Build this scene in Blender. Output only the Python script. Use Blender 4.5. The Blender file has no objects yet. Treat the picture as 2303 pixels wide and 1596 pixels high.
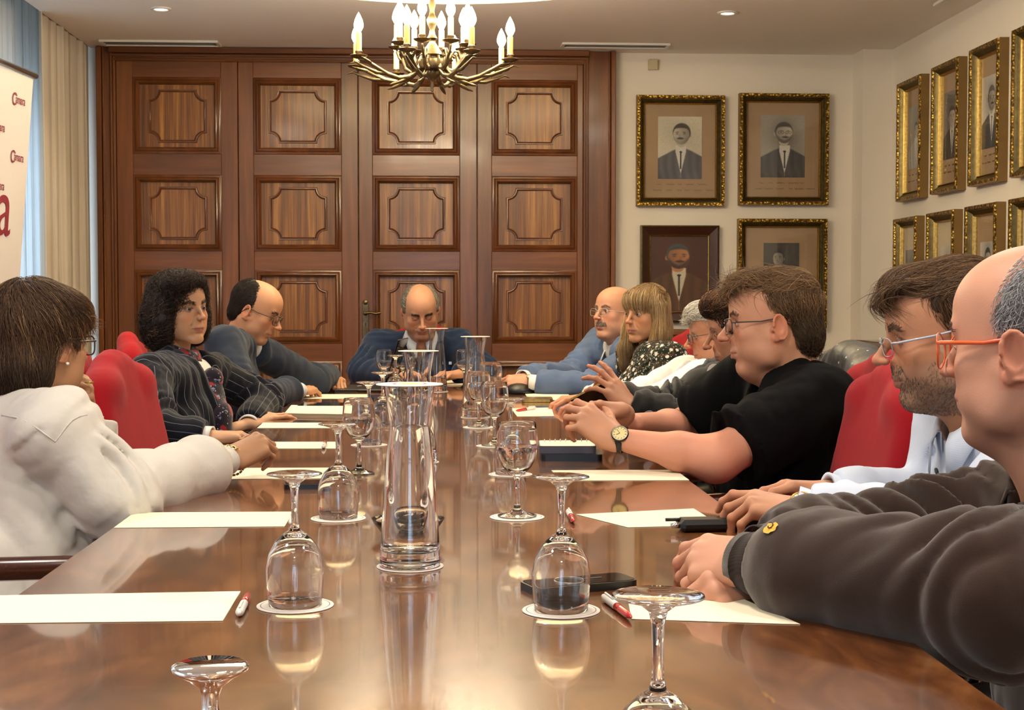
import bpy, math, random
import numpy as np
from mathutils import Vector, Matrix
rng = np.random.RandomState(7)
random.seed(7)
C = bpy.context.scene.collection
S = bpy.context.scene
PI = math.pi
# ------------------------------------------------------------------ camera
F_PX = 3200.0; W_PX = 2303.0; H_PX = 1596.0
CAM = np.array([0.0, 0.0, 1.15])
VX, VY = 985.0, 672.0
yaw = math.atan((W_PX/2 - VX)/F_PX); pitch = math.atan((H_PX/2 - VY)/F_PX)
fw = np.array([math.sin(yaw)*math.cos(pitch), math.cos(yaw)*math.cos(pitch), -math.sin(pitch)])
rt = np.array([math.cos(yaw), -math.sin(yaw), 0.0])
up = np.cross(rt, fw)
cd = bpy.data.cameras.new('camera'); cam = bpy.data.objects.new('camera', cd); C.objects.link(cam)
cd.sensor_width = 36; cd.lens = F_PX/W_PX*36; cd.clip_start = 0.05; cd.clip_end = 200
M = Matrix(((rt[0], up[0], -fw[0], 0), (rt[1], up[1], -fw[1], 0), (rt[2], up[2], -fw[2], 1.15), (0, 0, 0, 1)))
cam.matrix_world = M
S.camera = cam
def ray(px, py):
    return fw + rt*(px - W_PX/2)/F_PX + up*(H_PX/2 - py)/F_PX
def P(px, py, Y):
    """point seen at a pixel of the photograph, at room depth Y"""
    d = ray(px, py); return CAM + d*(Y/d[1])
def Q(px, py, z=0.75):
    """point on the horizontal plane z"""
    d = ray(px, py); return CAM + d*((z - 1.15)/d[2])
def QX(px, py, x):
    d = ray(px, py); return CAM + d*(x/d[0])
# ------------------------------------------------------------------ render look
S.view_settings.view_transform = 'Standard'; S.view_settings.look = 'None'
S.view_settings.gamma = 1; S.view_settings.use_curve_mapping = False
S.view_settings.exposure = 0.56
try:
    cy = S.cycles
    cy.use_denoising = True; cy.max_bounces = 14; cy.transmission_bounces = 12; cy.glossy_bounces = 6
    cy.diffuse_bounces = 4; cy.transparent_max_bounces = 12
    cy.caustics_reflective = False; cy.caustics_refractive = False; cy.sample_clamp_indirect = 4.0
except Exception: pass
# world: overcast daylight outside the windows
w = bpy.data.worlds.new('sky'); S.world = w; w.use_nodes = True
bg = w.node_tree.nodes['Background']; bg.inputs[0].default_value = (0.55, 0.75, 1.0, 1); bg.inputs[1].default_value = 3.6
# large lights: the room's own ceiling downlights and cove are built further down
def area(name, loc, size, power, col, rot=(0, 0, 0), shape='DISK', sy=None):
    l = bpy.data.lights.new(name, 'AREA'); l.shape = shape; l.size = size; l.energy = power; l.color = col
    if sy: l.shape = 'RECTANGLE'; l.size_y = sy
    o = bpy.data.objects.new(name, l); C.objects.link(o); o.location = loc; o.rotation_euler = rot
    return o
CEIL = 2.58; YB = 8.30; YR = -3.2; XR = 2.61; XL = -2.40
WARM = (1.0, 0.80, 0.56)
for i, (x, y) in enumerate(((-1.25, 4.3), (1.30, 4.3), (-1.25, 1.2), (1.30, 1.2), (0.0, -1.4), (0.0, 2.1))):
    area('unseen_area_light', (x, y, CEIL-0.012), 0.34, 17, (1.0, 0.89, 0.76))  # unseen area lamps below the ceiling, besides the room's own fittings
# ------------------------------------------------------------------ helpers
def tag(o, label=None, cat=None, group=None, kind=None):
    if label: o['label'] = label
    if cat: o['category'] = cat
    if group: o['group'] = group
    if kind: o['kind'] = kind
    return o
def empty(name, loc=(0, 0, 0), rotz=0.0, label=None, cat=None, group=None, kind=None):
    o = bpy.data.objects.new(name, None); C.objects.link(o); o.location = Vector(loc); o.rotation_euler = (0, 0, rotz)
    o.empty_display_size = 0.05
    return tag(o, label, cat, group, kind)
def mkmesh(name, v, f, smooth=False, mats=None, midx=None, auto=None):
    me = bpy.data.meshes.new(name)
    v = np.asarray(v, dtype=np.float32).reshape(-1, 3)
    if isinstance(f, np.ndarray) and f.ndim == 2:
        n, k = f.shape
        me.vertices.add(len(v)); me.vertices.foreach_set('co', v.ravel())
        me.loops.add(n*k); me.loops.foreach_set('vertex_index', f.astype(np.int32).ravel())
        me.polygons.add(n); me.polygons.foreach_set('loop_start', np.arange(0, n*k, k, dtype=np.int32))
        me.polygons.foreach_set('loop_total', np.full(n, k, dtype=np.int32))
        me.update(calc_edges=True)
    else:
        me.from_pydata([tuple(map(float, p)) for p in v], [], [tuple(map(int, p)) for p in f]); me.update()
    for m in (mats or []): me.materials.append(m)
    if midx is not None: me.polygons.foreach_set('material_index', np.asarray(midx, dtype=np.int32))
    if smooth: me.polygons.foreach_set('use_smooth', np.ones(len(me.polygons), dtype=bool))
    if auto is not None:
        me.polygons.foreach_set('use_smooth', np.ones(len(me.polygons), dtype=bool))
        me.set_sharp_from_angle(angle=math.radians(auto))
    return me
def link(name, me, parent=None, loc=None, rot=None):
    o = bpy.data.objects.new(name, me); C.objects.link(o)
    if parent is not None: o.parent = parent
    if loc is not None: o.location = Vector(loc)
    if rot is not None: o.rotation_euler = rot
    return o
def dup(root, loc=None, rotz=None, label=None, group=None):
    r = root.copy(); C.objects.link(r)
    if loc is not None: r.location = Vector(loc)
    if rotz is not None: r.rotation_euler = (0, 0, rotz)
    if label: r['label'] = label
    if group: r['group'] = group
    for ch in list(root.children):
        c = ch.copy(); C.objects.link(c); c.parent = r
        for g in list(ch.children):
            d = g.copy(); C.objects.link(d); d.parent = c
    return r
class MB:
    """collects shapes, builds one mesh object"""
    def __init__(s): s.v = []; s.f = []; s.m = []; s.cm = 0
    def add(s, v, f):
        b = len(s.v); s.v += [tuple(map(float, p)) for p in v]; s.f += [tuple(int(i)+b for i in q) for q in f]; s.m += [s.cm]*len(f); return s
    def box(s, x0, x1, y0, y1, z0, z1, bev=0.0, R=None, c=None):
        if bev <= 0:
            v = [(x, y, z) for z in (z0, z1) for y in (y0, y1) for x in (x0, x1)]
            f = [(0, 2, 3, 1), (4, 5, 7, 6), (0, 1, 5, 4), (2, 6, 7, 3), (0, 4, 6, 2), (1, 3, 7, 5)]
        else:
            b = bev; v = []; f = []
            X = (x0, x1); Y = (y0, y1); Z = (z0, z1); idx = {}
            for i in (0, 1):
                for j in (0, 1):
                    for k in (0, 1):
                        sx = b if i == 0 else -b; sy = b if j == 0 else -b; sz = b if k == 0 else -b
                        idx[i, j, k] = len(v)
                        v += [(X[i], Y[j]+sy, Z[k]+sz), (X[i]+sx, Y[j], Z[k]+sz), (X[i]+sx, Y[j]+sy, Z[k])]
            g = lambda i, j, k, a: idx[i, j, k]+a
            for i in (0, 1): q = [g(i, 0, 0, 0), g(i, 1, 0, 0), g(i, 1, 1, 0), g(i, 0, 1, 0)]; f.append(q if i else q[::-1])
            for j in (0, 1): q = [g(0, j, 0, 1), g(1, j, 0, 1), g(1, j, 1, 1), g(0, j, 1, 1)]; f.append(q if not j else q[::-1])
            for k in (0, 1): q = [g(0, 0, k, 2), g(1, 0, k, 2), g(1, 1, k, 2), g(0, 1, k, 2)]; f.append(q if k else q[::-1])
            for i in (0, 1):
                for j in (0, 1):
                    q = [g(i, j, 0, 0), g(i, j, 0, 1), g(i, j, 1, 1), g(i, j, 1, 0)]; f.append(q if (i ^ j) else q[::-1])
            for i in (0, 1):
                for k in (0, 1):
                    q = [g(i, 0, k, 0), g(i, 0, k, 2), g(i, 1, k, 2), g(i, 1, k, 0)]; f.append(q if not (i ^ k) else q[::-1])
            for j in (0, 1):
                for k in (0, 1):
                    q = [g(0, j, k, 1), g(0, j, k, 2), g(1, j, k, 2), g(1, j, k, 1)]; f.append(q if (j ^ k) else q[::-1])
            for i in (0, 1):
                for j in (0, 1):
                    for k in (0, 1):
                        q = [g(i, j, k, 0), g(i, j, k, 1), g(i, j, k, 2)]; f.append(q if (i ^ j ^ k) else q[::-1])
        if R is not None:
            c = np.array(c if c is not None else (0, 0, 0)); v = [tuple(np.array(R) @ np.array(p) + c) for p in v]
        elif c is not None: v = [tuple(np.array(p)+np.array(c)) for p in v]
        return s.add(v, f)
    def lathe(s, prof, seg=32, c=(0, 0, 0), R=None, cap=True):
        v = []; f = []; n = len(prof)
        for (r, z) in prof:
            for k in range(seg):
                a = 2*PI*k/seg; v.append((r*math.cos(a), r*math.sin(a), z))
        for i in range(n-1):
            for k in range(seg):
                k2 = (k+1) % seg; f.append((i*seg+k, i*seg+k2, (i+1)*seg+k2, (i+1)*seg+k))
        if cap:
            if prof[0][0] > 1e-5: f.append(tuple(range(seg))[::-1])
            if prof[-1][0] > 1e-5: f.append(tuple(range((n-1)*seg, n*seg)))
        c = np.array(c, dtype=float)
        v = np.array(v)
        if R is not None: v = v @ np.array(R).T
        return s.add(v+c, f)
    def tube(s, pts, rad, sides=8, closed=False, cap=True, flat=None):
        pts = np.array(pts, dtype=float); n = len(pts)
        rad = np.full(n, rad) if np.isscalar(rad) else np.array(rad, dtype=float)
        T = np.zeros_like(pts)
        for i in range(n):
            a = pts[(i-1) % n] if (closed or i > 0) else pts[i]; b = pts[(i+1) % n] if (closed or i < n-1) else pts[i]
            T[i] = (b-a)/(np.linalg.norm(b-a)+1e-12)
        ref = np.array([0, 0, 1.0]) if abs(T[0][2]) < .9 else np.array([1.0, 0, 0])
        N = ref-T[0]*ref.dot(T[0]); N /= np.linalg.norm(N); v = []; f = []
        for i in range(n):
            N = N-T[i]*N.dot(T[i]); N /= (np.linalg.norm(N)+1e-12); B = np.cross(T[i], N)
            for k in range(sides):
                a = 2*PI*k/sides; fl = flat if flat else 1.0
                v.append(pts[i]+rad[i]*(math.cos(a)*N+math.sin(a)*B*fl))
        m = n if closed else n-1
        for i in range(m):
            for k in range(sides):
                k2 = (k+1) % sides; j = (i+1) % n; f.append((i*sides+k, i*sides+k2, j*sides+k2, j*sides+k))
        if cap and not closed: f.append(tuple(range(sides))[::-1]); f.append(tuple(range((n-1)*sides, n*sides)))
        return s.add(v, f)
    def prism(s, poly, z0, z1):
        """poly in xy, extruded in z"""
        n = len(poly); v = [(x, y, z0) for x, y in poly]+[(x, y, z1) for x, y in poly]
        f = [tuple(range(n))[::-1], tuple(range(n, 2*n))]+[(i, (i+1) % n, n+(i+1) % n, n+i) for i in range(n)]
        return s.add(v, f)
    def sweep(s, path, prof, closed=True):
        """path: points in the XZ plane (x,z), prof: (outward offset, -y height); mitred"""
        n = len(path); k = len(prof); v = []; f = []
        A = sum(path[i][0]*path[(i+1) % n][1]-path[(i+1) % n][0]*path[i][1] for i in range(n)); sg = 1 if A > 0 else -1
        for i in range(n):
            p = np.array(path[i]); a = p-np.array(path[i-1]); b = np.array(path[(i+1) % n])-p
            a = a/np.linalg.norm(a); b = b/np.linalg.norm(b)
            na = np.array([a[1], -a[0]])*sg; nb = np.array([b[1], -b[0]])*sg
            m = (na+nb); m = m/max(m.dot(m), 1e-6)*2
            for (o, h) in prof: q = p+m*o; v.append((q[0], -h, q[1]))
        for i in range(n if closed else n-1):
            j = (i+1) % n
            for t in range(k-1):
                q = (i*k+t, j*k+t, j*k+t+1, i*k+t+1); f.append(q if sg > 0 else q[::-1])
        return s.add(v, f)
    def xf(s, Mx):
        v = np.array(s.v); Mx = np.array(Mx); s.v = [tuple(p) for p in (v @ Mx[:3, :3].T+Mx[:3, 3])]; return s
    def mesh(s, name, mats, smooth=False, auto=None):
        if not isinstance(mats, (list, tuple)): mats = [mats]
        return mkmesh(name, s.v, s.f, smooth, mats, s.m, auto)
    def build(s, name, mats, parent=None, smooth=False, auto=None, loc=None, rot=None):
        return link(name, s.mesh(name, mats, smooth, auto), parent, loc, rot)
# ------------------------------------------------------------------ materials
def newmat(name):
    m = bpy.data.materials.new(name); m.use_nodes = True; nt = m.node_tree; return m, nt, nt.nodes['Principled BSDF']
def srgb(r, g, b):
    f = lambda c: (c/255/12.92) if c/255 <= .04045 else ((c/255+.055)/1.055)**2.4
    return (f(r), f(g), f(b), 1)
def pmat(name, col, rough=.5, metal=0., bump=0., bscale=200., var=0., vscale=8., coat=0., sheen=0., spec=.5, sss=0., emit=None, es=0.):
    m, nt, p = newmat(name)
    p.inputs['Base Color'].default_value = col; p.inputs['Roughness'].default_value = rough; p.inputs['Metallic'].default_value = metal
    p.inputs['Coat Weight'].default_value = coat; p.inputs['Specular IOR Level'].default_value = spec
    if sheen: p.inputs['Sheen Weight'].default_value = sheen; p.inputs['Sheen Roughness'].default_value = .5
    if sss: p.inputs['Subsurface Weight'].default_value = sss; p.inputs['Subsurface Radius'].default_value = (.012, .005, .003); p.inputs['Subsurface Scale'].default_value = 1.0
    if emit: p.inputs['Emission Color'].default_value = emit; p.inputs['Emission Strength'].default_value = es
    N = nt.nodes; L = nt.links
    g = N.new('ShaderNodeNewGeometry')
    if var:
        n = N.new('ShaderNodeTexNoise'); n.inputs['Scale'].default_value = vscale; n.inputs['Detail'].default_value = 6; L.new(g.outputs['Position'], n.inputs['Vector'])
        mx = N.new('ShaderNodeMix'); mx.data_type = 'RGBA'; mx.blend_type = 'MULTIPLY'; mx.inputs[0].default_value = 1
        r = N.new('ShaderNodeMapRange'); r.inputs[1].default_value = .3; r.inputs[2].default_value = .7; r.inputs[3].default_value = 1-var; r.inputs[4].default_value = 1+var
        L.new(n.outputs['Fac'], r.inputs[0]); cb = N.new('ShaderNodeCombineColor')
        for i in range(3): L.new(r.outputs[0], cb.inputs[i])
        mx.inputs[6].default_value = col; L.new(cb.outputs[0], mx.inputs[7]); L.new(mx.outputs[2], p.inputs['Base Color'])
    if bump:
        n = N.new('ShaderNodeTexNoise'); n.inputs['Scale'].default_value = bscale; n.inputs['Detail'].default_value = 4; L.new(g.outputs['Position'], n.inputs['Vector'])
        b = N.new('ShaderNodeBump'); b.inputs['Strength'].default_value = bump; b.inputs['Distance'].default_value = .002; L.new(n.outputs['Fac'], b.inputs['Height']); L.new(b.outputs[0], p.inputs['Normal'])
    return m
def wood(name, c0, c1, c2, axis='z', scale=14., stretch=14., rough=.35, coat=.3, contrast=1., coord='Position', bands=0.0, cr=.12, detail=7, dist=.6):
    m, nt, p = newmat(name); N = nt.nodes; L = nt.links
    g = N.new('ShaderNodeNewGeometry'); mp = N.new('ShaderNodeMapping'); L.new(g.outputs[coord], mp.inputs['Vector'])
    sc = {'x': (scale/stretch, scale, scale), 'y': (scale, scale/stretch, scale), 'z': (scale, scale, scale/stretch)}[axis]
    mp.inputs['Scale'].default_value = sc
    n = N.new('ShaderNodeTexNoise'); n.inputs['Scale'].default_value = 1; n.inputs['Detail'].default_value = detail; n.inputs['Distortion'].default_value = dist; n.inputs['Roughness'].default_value = .6
    L.new(mp.outputs[0], n.inputs['Vector'])
    cr_ = N.new('ShaderNodeValToRGB'); L.new(n.outputs['Fac'], cr_.inputs[0]); e = cr_.color_ramp.elements
    e[0].position = .5-.22*contrast; e[0].color = c0; e[1].position = .5+.22*contrast; e[1].color = c2; k = e.new(.5); k.color = c1
    out = cr_.outputs[0]
    if bands:
        mp2 = N.new('ShaderNodeMapping'); L.new(g.outputs[coord], mp2.inputs['Vector']); s2 = tuple(4.2*x for x in sc); mp2.inputs['Scale'].default_value = s2
        n2 = N.new('ShaderNodeTexNoise'); n2.inputs['Scale'].default_value = 1; n2.inputs['Detail'].default_value = 3; L.new(mp2.outputs[0], n2.inputs['Vector'])
        mr = N.new('ShaderNodeMapRange'); mr.inputs[1].default_value = .38; mr.inputs[2].default_value = .62; mr.inputs[3].default_value = 1-bands; mr.inputs[4].default_value = 1+bands; L.new(n2.outputs['Fac'], mr.inputs[0])
        mx = N.new('ShaderNodeMix'); mx.data_type = 'RGBA'; mx.blend_type = 'MULTIPLY'; mx.inputs[0].default_value = 1
        cb = N.new('ShaderNodeCombineColor'); [L.new(mr.outputs[0], cb.inputs[i]) for i in range(3)]
        L.new(out, mx.inputs[6]); L.new(cb.outputs[0], mx.inputs[7]); out = mx.outputs[2]
    L.new(out, p.inputs['Base Color']); p.inputs['Roughness'].default_value = rough
    p.inputs['Coat Weight'].default_value = coat; p.inputs['Coat Roughness'].default_value = cr
    b = N.new('ShaderNodeBump'); b.inputs['Strength'].default_value = .08; b.inputs['Distance'].default_value = .001; L.new(n.outputs['Fac'], b.inputs['Height']); L.new(b.outputs[0], p.inputs['Normal'])
    return m
def glassmat(name, ior=1.5, col=(1, 1, 1, 1), rough=0.):
    m, nt, p = newmat(name); p.inputs['Transmission Weight'].default_value = 1; p.inputs['IOR'].default_value = ior
    p.inputs['Roughness'].default_value = rough; p.inputs['Base Color'].default_value = col
    N = nt.nodes; L = nt.links; out = N['Material Output']
    # tints stay physical; shadows of clear glass are let through softly
    lp = N.new('ShaderNodeBsdfTransparent')
    return m
MT = {}
MT['wall'] = pmat('cream_wall_plaster', srgb(234, 226, 212), .9, bump=.12, bscale=120, var=.015, vscale=3)
MT['ceil'] = pmat('ceiling_paint', srgb(238, 231, 223), .95, bump=.05, bscale=90)
MT['cove'] = pmat('cove_paint', srgb(245, 236, 208), .9)
MT['floor'] = pmat('floor_carpet', srgb(160, 138, 112), .95, bump=.3, bscale=500, var=.15, vscale=30)
MT['stile'] = wood('mahogany_upright', srgb(78, 42, 18), srgb(108, 62, 28), srgb(132, 80, 40), 'z', 9, 14, .33, .18, 1.1, bands=.10)
MT['rail'] = wood('mahogany_level', srgb(80, 43, 18), srgb(112, 64, 28), srgb(136, 84, 42), 'x', 9, 14, .33, .18, 1.1, bands=.10)
MT['panel'] = wood('striped_veneer', srgb(78, 44, 18), srgb(128, 80, 34), srgb(170, 118, 58), 'z', 34, 40, .38, .2, 1.0, bands=.22, dist=.25)
MT['mould'] = wood('moulding_wood', srgb(72, 38, 16), srgb(98, 54, 24), srgb(118, 68, 33), 'z', 9, 10, .3, .35, 1.0)
MT['table'] = wood('polished_table', srgb(64, 34, 15), srgb(104, 60, 29), srgb(146, 94, 50), 'y', 7.5, 2.6, .24, 1.0, 1.1, bands=.12, cr=.045, dist=1.6, detail=9)
MT['edge'] = wood('table_edge', srgb(60, 30, 14), srgb(90, 48, 24), srgb(110, 62, 32), 'y', 9, 8, .25, .8, 1.0)
MT['dark_wood'] = wood('dark_chair_wood', srgb(40, 16, 10), srgb(62, 26, 15), srgb(84, 38, 22), 'x', 10, 8, .25, .6, 1.0)
MT['brass'] = pmat('aged_brass', srgb(108, 94, 70), .32, 1., var=.25, vscale=60)
MT['gold'] = pmat('gilt', srgb(178, 146, 80), .3, 1., var=.3, vscale=90)
MT['paper'] = pmat('writing_paper', srgb(240, 232, 205), .75)
MT['white'] = pmat('white_plastic', srgb(232, 230, 224), .4)
MT['glass'] = glassmat('clear_glass', 1.5)
MT['water'] = glassmat('clear_water', 1.33)
MT['black'] = pmat('black_plastic', srgb(16, 16, 18), .35)
MT['blackgloss'] = pmat('black_screen', srgb(8, 8, 10), .06)
MT['red'] = pmat('red_plastic', srgb(190, 24, 28), .25, coat=.5)
MT['silver'] = pmat('polished_steel', srgb(200, 200, 200), .2, 1.)
def thinmat(name, rough=.0, tint=(1, 1, 1, 1)):
    m, nt, p = newmat(name); N = nt.nodes; L = nt.links; t = N.new('ShaderNodeBsdfTransparent'); t.inputs[0].default_value = tint; g = N.new('ShaderNodeBsdfGlossy'); g.inputs['Roughness'].default_value = rough
    lw = N.new('ShaderNodeLayerWeight'); lw.inputs[0].default_value = .5; fr = N.new('ShaderNodeMath'); fr.operation = 'POWER'; fr.inputs[1].default_value = 4; L.new(lw.outputs['Facing'], fr.inputs[0]); fs = N.new('ShaderNodeMath'); fs.operation = 'MULTIPLY_ADD'; fs.inputs[1].default_value = .6; fs.inputs[2].default_value = .05; L.new(fr.outputs[0], fs.inputs[0]); fr = fs
    mx = N.new('ShaderNodeMixShader'); L.new(fr.outputs[0], mx.inputs[0]); L.new(t.outputs[0], mx.inputs[1]); L.new(g.outputs[0], mx.inputs[2]); L.new(mx.outputs[0], N['Material Output'].inputs['Surface']); return m
# ================================================================== the room
def struct(o, label, cat): return tag(o, label, cat, kind='structure')
# floor
struct(MB().box(XL-.3, XR+.3, YR-.3, YB+.3, -.05, 0).build('floor', MT['floor']), 'beige carpeted floor under the table', 'floor')
# ceiling: slab with a round opening, then the raised cove above it
DC = (0.03, 5.80); DR = 1.18
def holed(cx, cy, r, x0, x1, y0, y1, z, n=64):
    v = []; f = []
    for k in range(n):
        a = 2*PI*k/n; c, s_ = math.cos(a), math.sin(a); v.append((cx+r*c, cy+r*s_, z))
        t = min(((x1-cx)/c if c > 1e-9 else 1e9), ((x0-cx)/c if c < -1e-9 else 1e9), ((y1-cy)/s_ if s_ > 1e-9 else 1e9), ((y0-cy)/s_ if s_ < -1e-9 else 1e9))
        v.append((cx+t*c, cy+t*s_, z))
    for k in range(n):
        j = (k+1) % n; f.append((2*k, 2*k+1, 2*j+1, 2*j))
    # corners
    for (x, y) in ((x0, y0), (x1, y0), (x1, y1), (x0, y1)):
        a = math.atan2(y-cy, x-cx) % (2*PI); k = int(a/(2*PI)*n); j = (k+1) % n; v.append((x, y, z)); f.append((2*k+1, len(v)-1, 2*j+1))
    return v, f
m = MB(); v, f = holed(DC[0], DC[1], DR, -1.945, XR+.3, YR-.3, YB+.2, CEIL); m.add(v, [q[::-1] for q in f])
v, f = holed(DC[0], DC[1], DR, -1.945, XR+.3, YR-.3, YB+.2, CEIL+.03); m.add(v, f)
n = 64; v = [(DC[0]+DR*math.cos(2*PI*k/n), DC[1]+DR*math.sin(2*PI*k/n), z) for z in (CEIL, CEIL+.03) for k in range(n)]
m.add(v, [(k, k+n, (k+1) % n+n, (k+1) % n) for k in range(n)])
m.box(-1.975, -1.945, YR-.3, YB+.2, CEIL, CEIL+.25)
m.box(XL-.3, -1.975, YR-.3, YB+.2, CEIL+.20, CEIL+.25)
struct(m.build('ceiling', MT['ceil']), 'white ceiling with a round lit opening and a curtain recess', 'ceiling')
m = MB(); m.lathe([(DR+.0, CEIL+.031), (DR+.22, CEIL+.031), (DR+.22, CEIL+.20), (DR+.10, CEIL+.28), (.6, CEIL+.34), (0.0001, CEIL+.36)], 64, (DC[0], DC[1], 0), cap=False)
m.f = [q[::-1] for q in m.f]
struct(m.build('trim_1', MT['cove'], smooth=True), 'round cream cove raised above the ceiling opening', 'trim')
# the hidden light tube in the cove
ml, nt, p = newmat('cove_tube_glow'); p.inputs['Emission Color'].default_value = (1, .86, .58, 1); p.inputs['Emission Strength'].default_value = 45
m = MB(); m.tube([(DC[0]+(DR+.12)*math.cos(2*PI*k/48), DC[1]+(DR+.12)*math.sin(2*PI*k/48), CEIL+.075) for k in range(48)], .012, 6, closed=True)
tag(m.build('cove_light', ml), 'warm light tube hidden round the ceiling cove', 'light')
# walls
WBZ = CEIL
m = MB(); m.box(-2.7, XR+.3, YB, YB+.15, 0, CEIL+.25)
struct(m.build('wall_back', MT['wall']), 'cream plaster end wall behind the wooden doors and portraits', 'wall')
px0 = P(1935, 400, 8.13)[0]
m = MB(); m.box(px0, XR+.05, 8.10, YB+.02, 0, CEIL)
struct(m.build('trim_2', MT['wall']), 'cream plaster pilaster in the corner right of the portraits', 'trim')
struct(MB().box(XR, XR+.15, YR-.3, YB+.15, 0, CEIL).build('wall_right', MT['wall']), 'cream plaster wall carrying two rows of gilt frames', 'wall')
# left wall with three windows, rear wall with one
def wall_with_openings(name, fixed, a0, a1, z0, z1, opens, th, axis, label):
    m = MB(); opens = sorted(opens); prev = a0
    def put(u0, u1, w0, w1):
        if axis == 'y': m.box(fixed-th, fixed, u0, u1, w0, w1)
        else: m.box(u0, u1, fixed-th, fixed, w0, w1)
    for (o0, o1, b, t) in opens:
        put(prev, o0, z0, z1); put(o0, o1, z0, b); put(o0, o1, t, z1); prev = o1
    put(prev, a1, z0, z1); struct(m.build(name, MT['wall']), label, 'wall')
LW = [(0.2, 2.0, .45, 2.2), (3.4, 5.2, .45, 2.2), (6.5, 8.12, .35, 2.2)]
wall_with_openings('wall_left', XL, YR-.3, YB+.15, 0, CEIL+.25, LW, .15, 'y', 'window wall behind the curtains on the left')
RW = [(-.62, .58, .5, 2.25)]
wall_with_openings('wall_rear', YR, XL-.15, XR+.15, 0, CEIL+.25, RW, .15, 'x', 'wall behind the photographer with one tall window')
MT['winframe'] = pmat('window_frame_paint', srgb(70, 66, 62), .5)
MT['pane'] = thinmat('window_pane')
def window(n, axis, fixed, a0, a1, z0, z1, nb, label):
    w_ = empty('window_%d' % n); struct(w_, label, 'window'); t = .05
    def bx(u0, u1, w0, w1, d0=-.10, d1=-.05):
        m = MB()
        if axis == 'y': m.box(fixed+d0, fixed+d1, u0, u1, w0, w1)
        else: m.box(u0, u1, fixed+d0, fixed+d1, w0, w1)
        return m
    m = bx(a0, a1, z0, z0+t); m2 = bx(a0, a1, z1-t, z1); m.add(m2.v, m2.f); m2 = bx(a0, a0+t, z0+t, z1-t); m.add(m2.v, m2.f); m2 = bx(a1-t, a1, z0+t, z1-t); m.add(m2.v, m2.f)
    m.build('window_frame', MT['winframe'], w_)
    for i in range(1, nb): u = a0+(a1-a0)*i/nb; bx(u-t/2, u+t/2, z0+t, z1-t).build('mullion', MT['winframe'], w_)
    bx(a0+t, a1-t, z0+(z1-z0)*.45-.015, z0+(z1-z0)*.45+.015).build('transom', MT['winframe'], w_)
    return w_
for i, (a, b, c, d) in enumerate(LW):
    window(i+1, 'y', XL, a, b, c, d, 2, ('near', 'middle', 'far')[i]+' window of the curtained wall, daylight behind it')
window(4, 'x', YR, RW[0][0], RW[0][1], RW[0][2], RW[0][3], 2, 'tall window in the wall behind the photographer')
# curtains
def curtain(name, y0, y1, x, z0, z1, amp, nf, mat, seed, label, group=None, th=.004, taper=0):
    r_ = np.random.RandomState(seed); ny = int(nf*14); nz = 26
    U = np.linspace(0, 1, ny); ph = np.cumsum(r_.uniform(.5, 1.5, ny)); ph = ph/ph[-1]*nf*2*PI
    am = amp*(.6+.4*np.sin(ph/3+1.3)+.15*r_.randn(ny)*0)
    v = []
    for j in range(nz):
        t = j/(nz-1); z = z0+(z1-z0)*t
        for i in range(ny):
            y = y0+(y1-y0)*U[i]+taper*(1-t)*(U[i]-.5)
            v.append((x+am[i]*np.sin(ph[i]+.35*math.sin(3*t+i*.02))*(.55+.45*(1-t)), y+.01*math.sin(ph[i]*1.7+2*t), z))
    f = [(j*ny+i, j*ny+i+1, (j+1)*ny+i+1, (j+1)*ny+i) for j in range(nz-1) for i in range(ny-1)]
    o = MB().add(v, f).build(name, mat, smooth=True)
    sm = o.modifiers.new('thick', 'SOLIDIFY'); sm.thickness = th
    return tag(o, label, 'curtain', group)
def clothmat(name, col, transl=.4, transp=0., stripe=0.):
    m, nt, p = newmat(name); N = nt.nodes; L = nt.links; out = N['Material Output']
    p.inputs['Base Color'].default_value = col; p.inputs['Roughness'].default_value = .9
    t = N.new('ShaderNodeBsdfTranslucent'); t.inputs[0].default_value = col
    mx = N.new('ShaderNodeMixShader'); mx.inputs[0].default_value = transl; L.new(p.outputs[0], mx.inputs[1]); L.new(t.outputs[0], mx.inputs[2]); o = mx.outputs[0]
    if stripe:
        g = N.new('ShaderNodeNewGeometry'); wv = N.new('ShaderNodeTexWave'); wv.bands_direction = 'Y'; wv.inputs['Scale'].default_value = 22; L.new(g.outputs['Position'], wv.inputs[0])
        rp = N.new('ShaderNodeValToRGB'); rp.color_ramp.elements[0].color = tuple(c*(1-stripe) for c in col[:3])+(1,); rp.color_ramp.elements[1].color = col; L.new(wv.outputs['Fac'], rp.inputs[0]); L.new(rp.outputs[0], p.inputs['Base Color'])
    if transp:
        tr = N.new('ShaderNodeBsdfTransparent'); m2 = N.new('ShaderNodeMixShader'); m2.inputs[0].default_value = transp; L.new(o, m2.inputs[1]); L.new(tr.outputs[0], m2.inputs[2]); o = m2.outputs[0]
    L.new(o, out.inputs['Surface']); return m
MT['drape'] = clothmat('beige_drape', srgb(214, 202, 184), .15, 0, .12)
MT['sheer'] = clothmat('white_sheer', srgb(225, 225, 222), .5, .22)
curtain('drape', 7.25, 8.285, -1.985, .02, CEIL+.17, .035, 8, MT['drape'], 3, 'beige striped drape gathered beside the wooden doors')
curtain('sheer_curtain', 5.9, 8.10, -2.13, .02, CEIL+.17, .018, 22, MT['sheer'], 5, 'white sheer curtain glowing blue beside the beige drape')
curtain('sheer_curtain', -.1, 5.6, -2.20, .02, CEIL+.17, .018, 50, MT['sheer'], 6, 'long white sheer curtain nearer than the banner, outside the picture')
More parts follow.
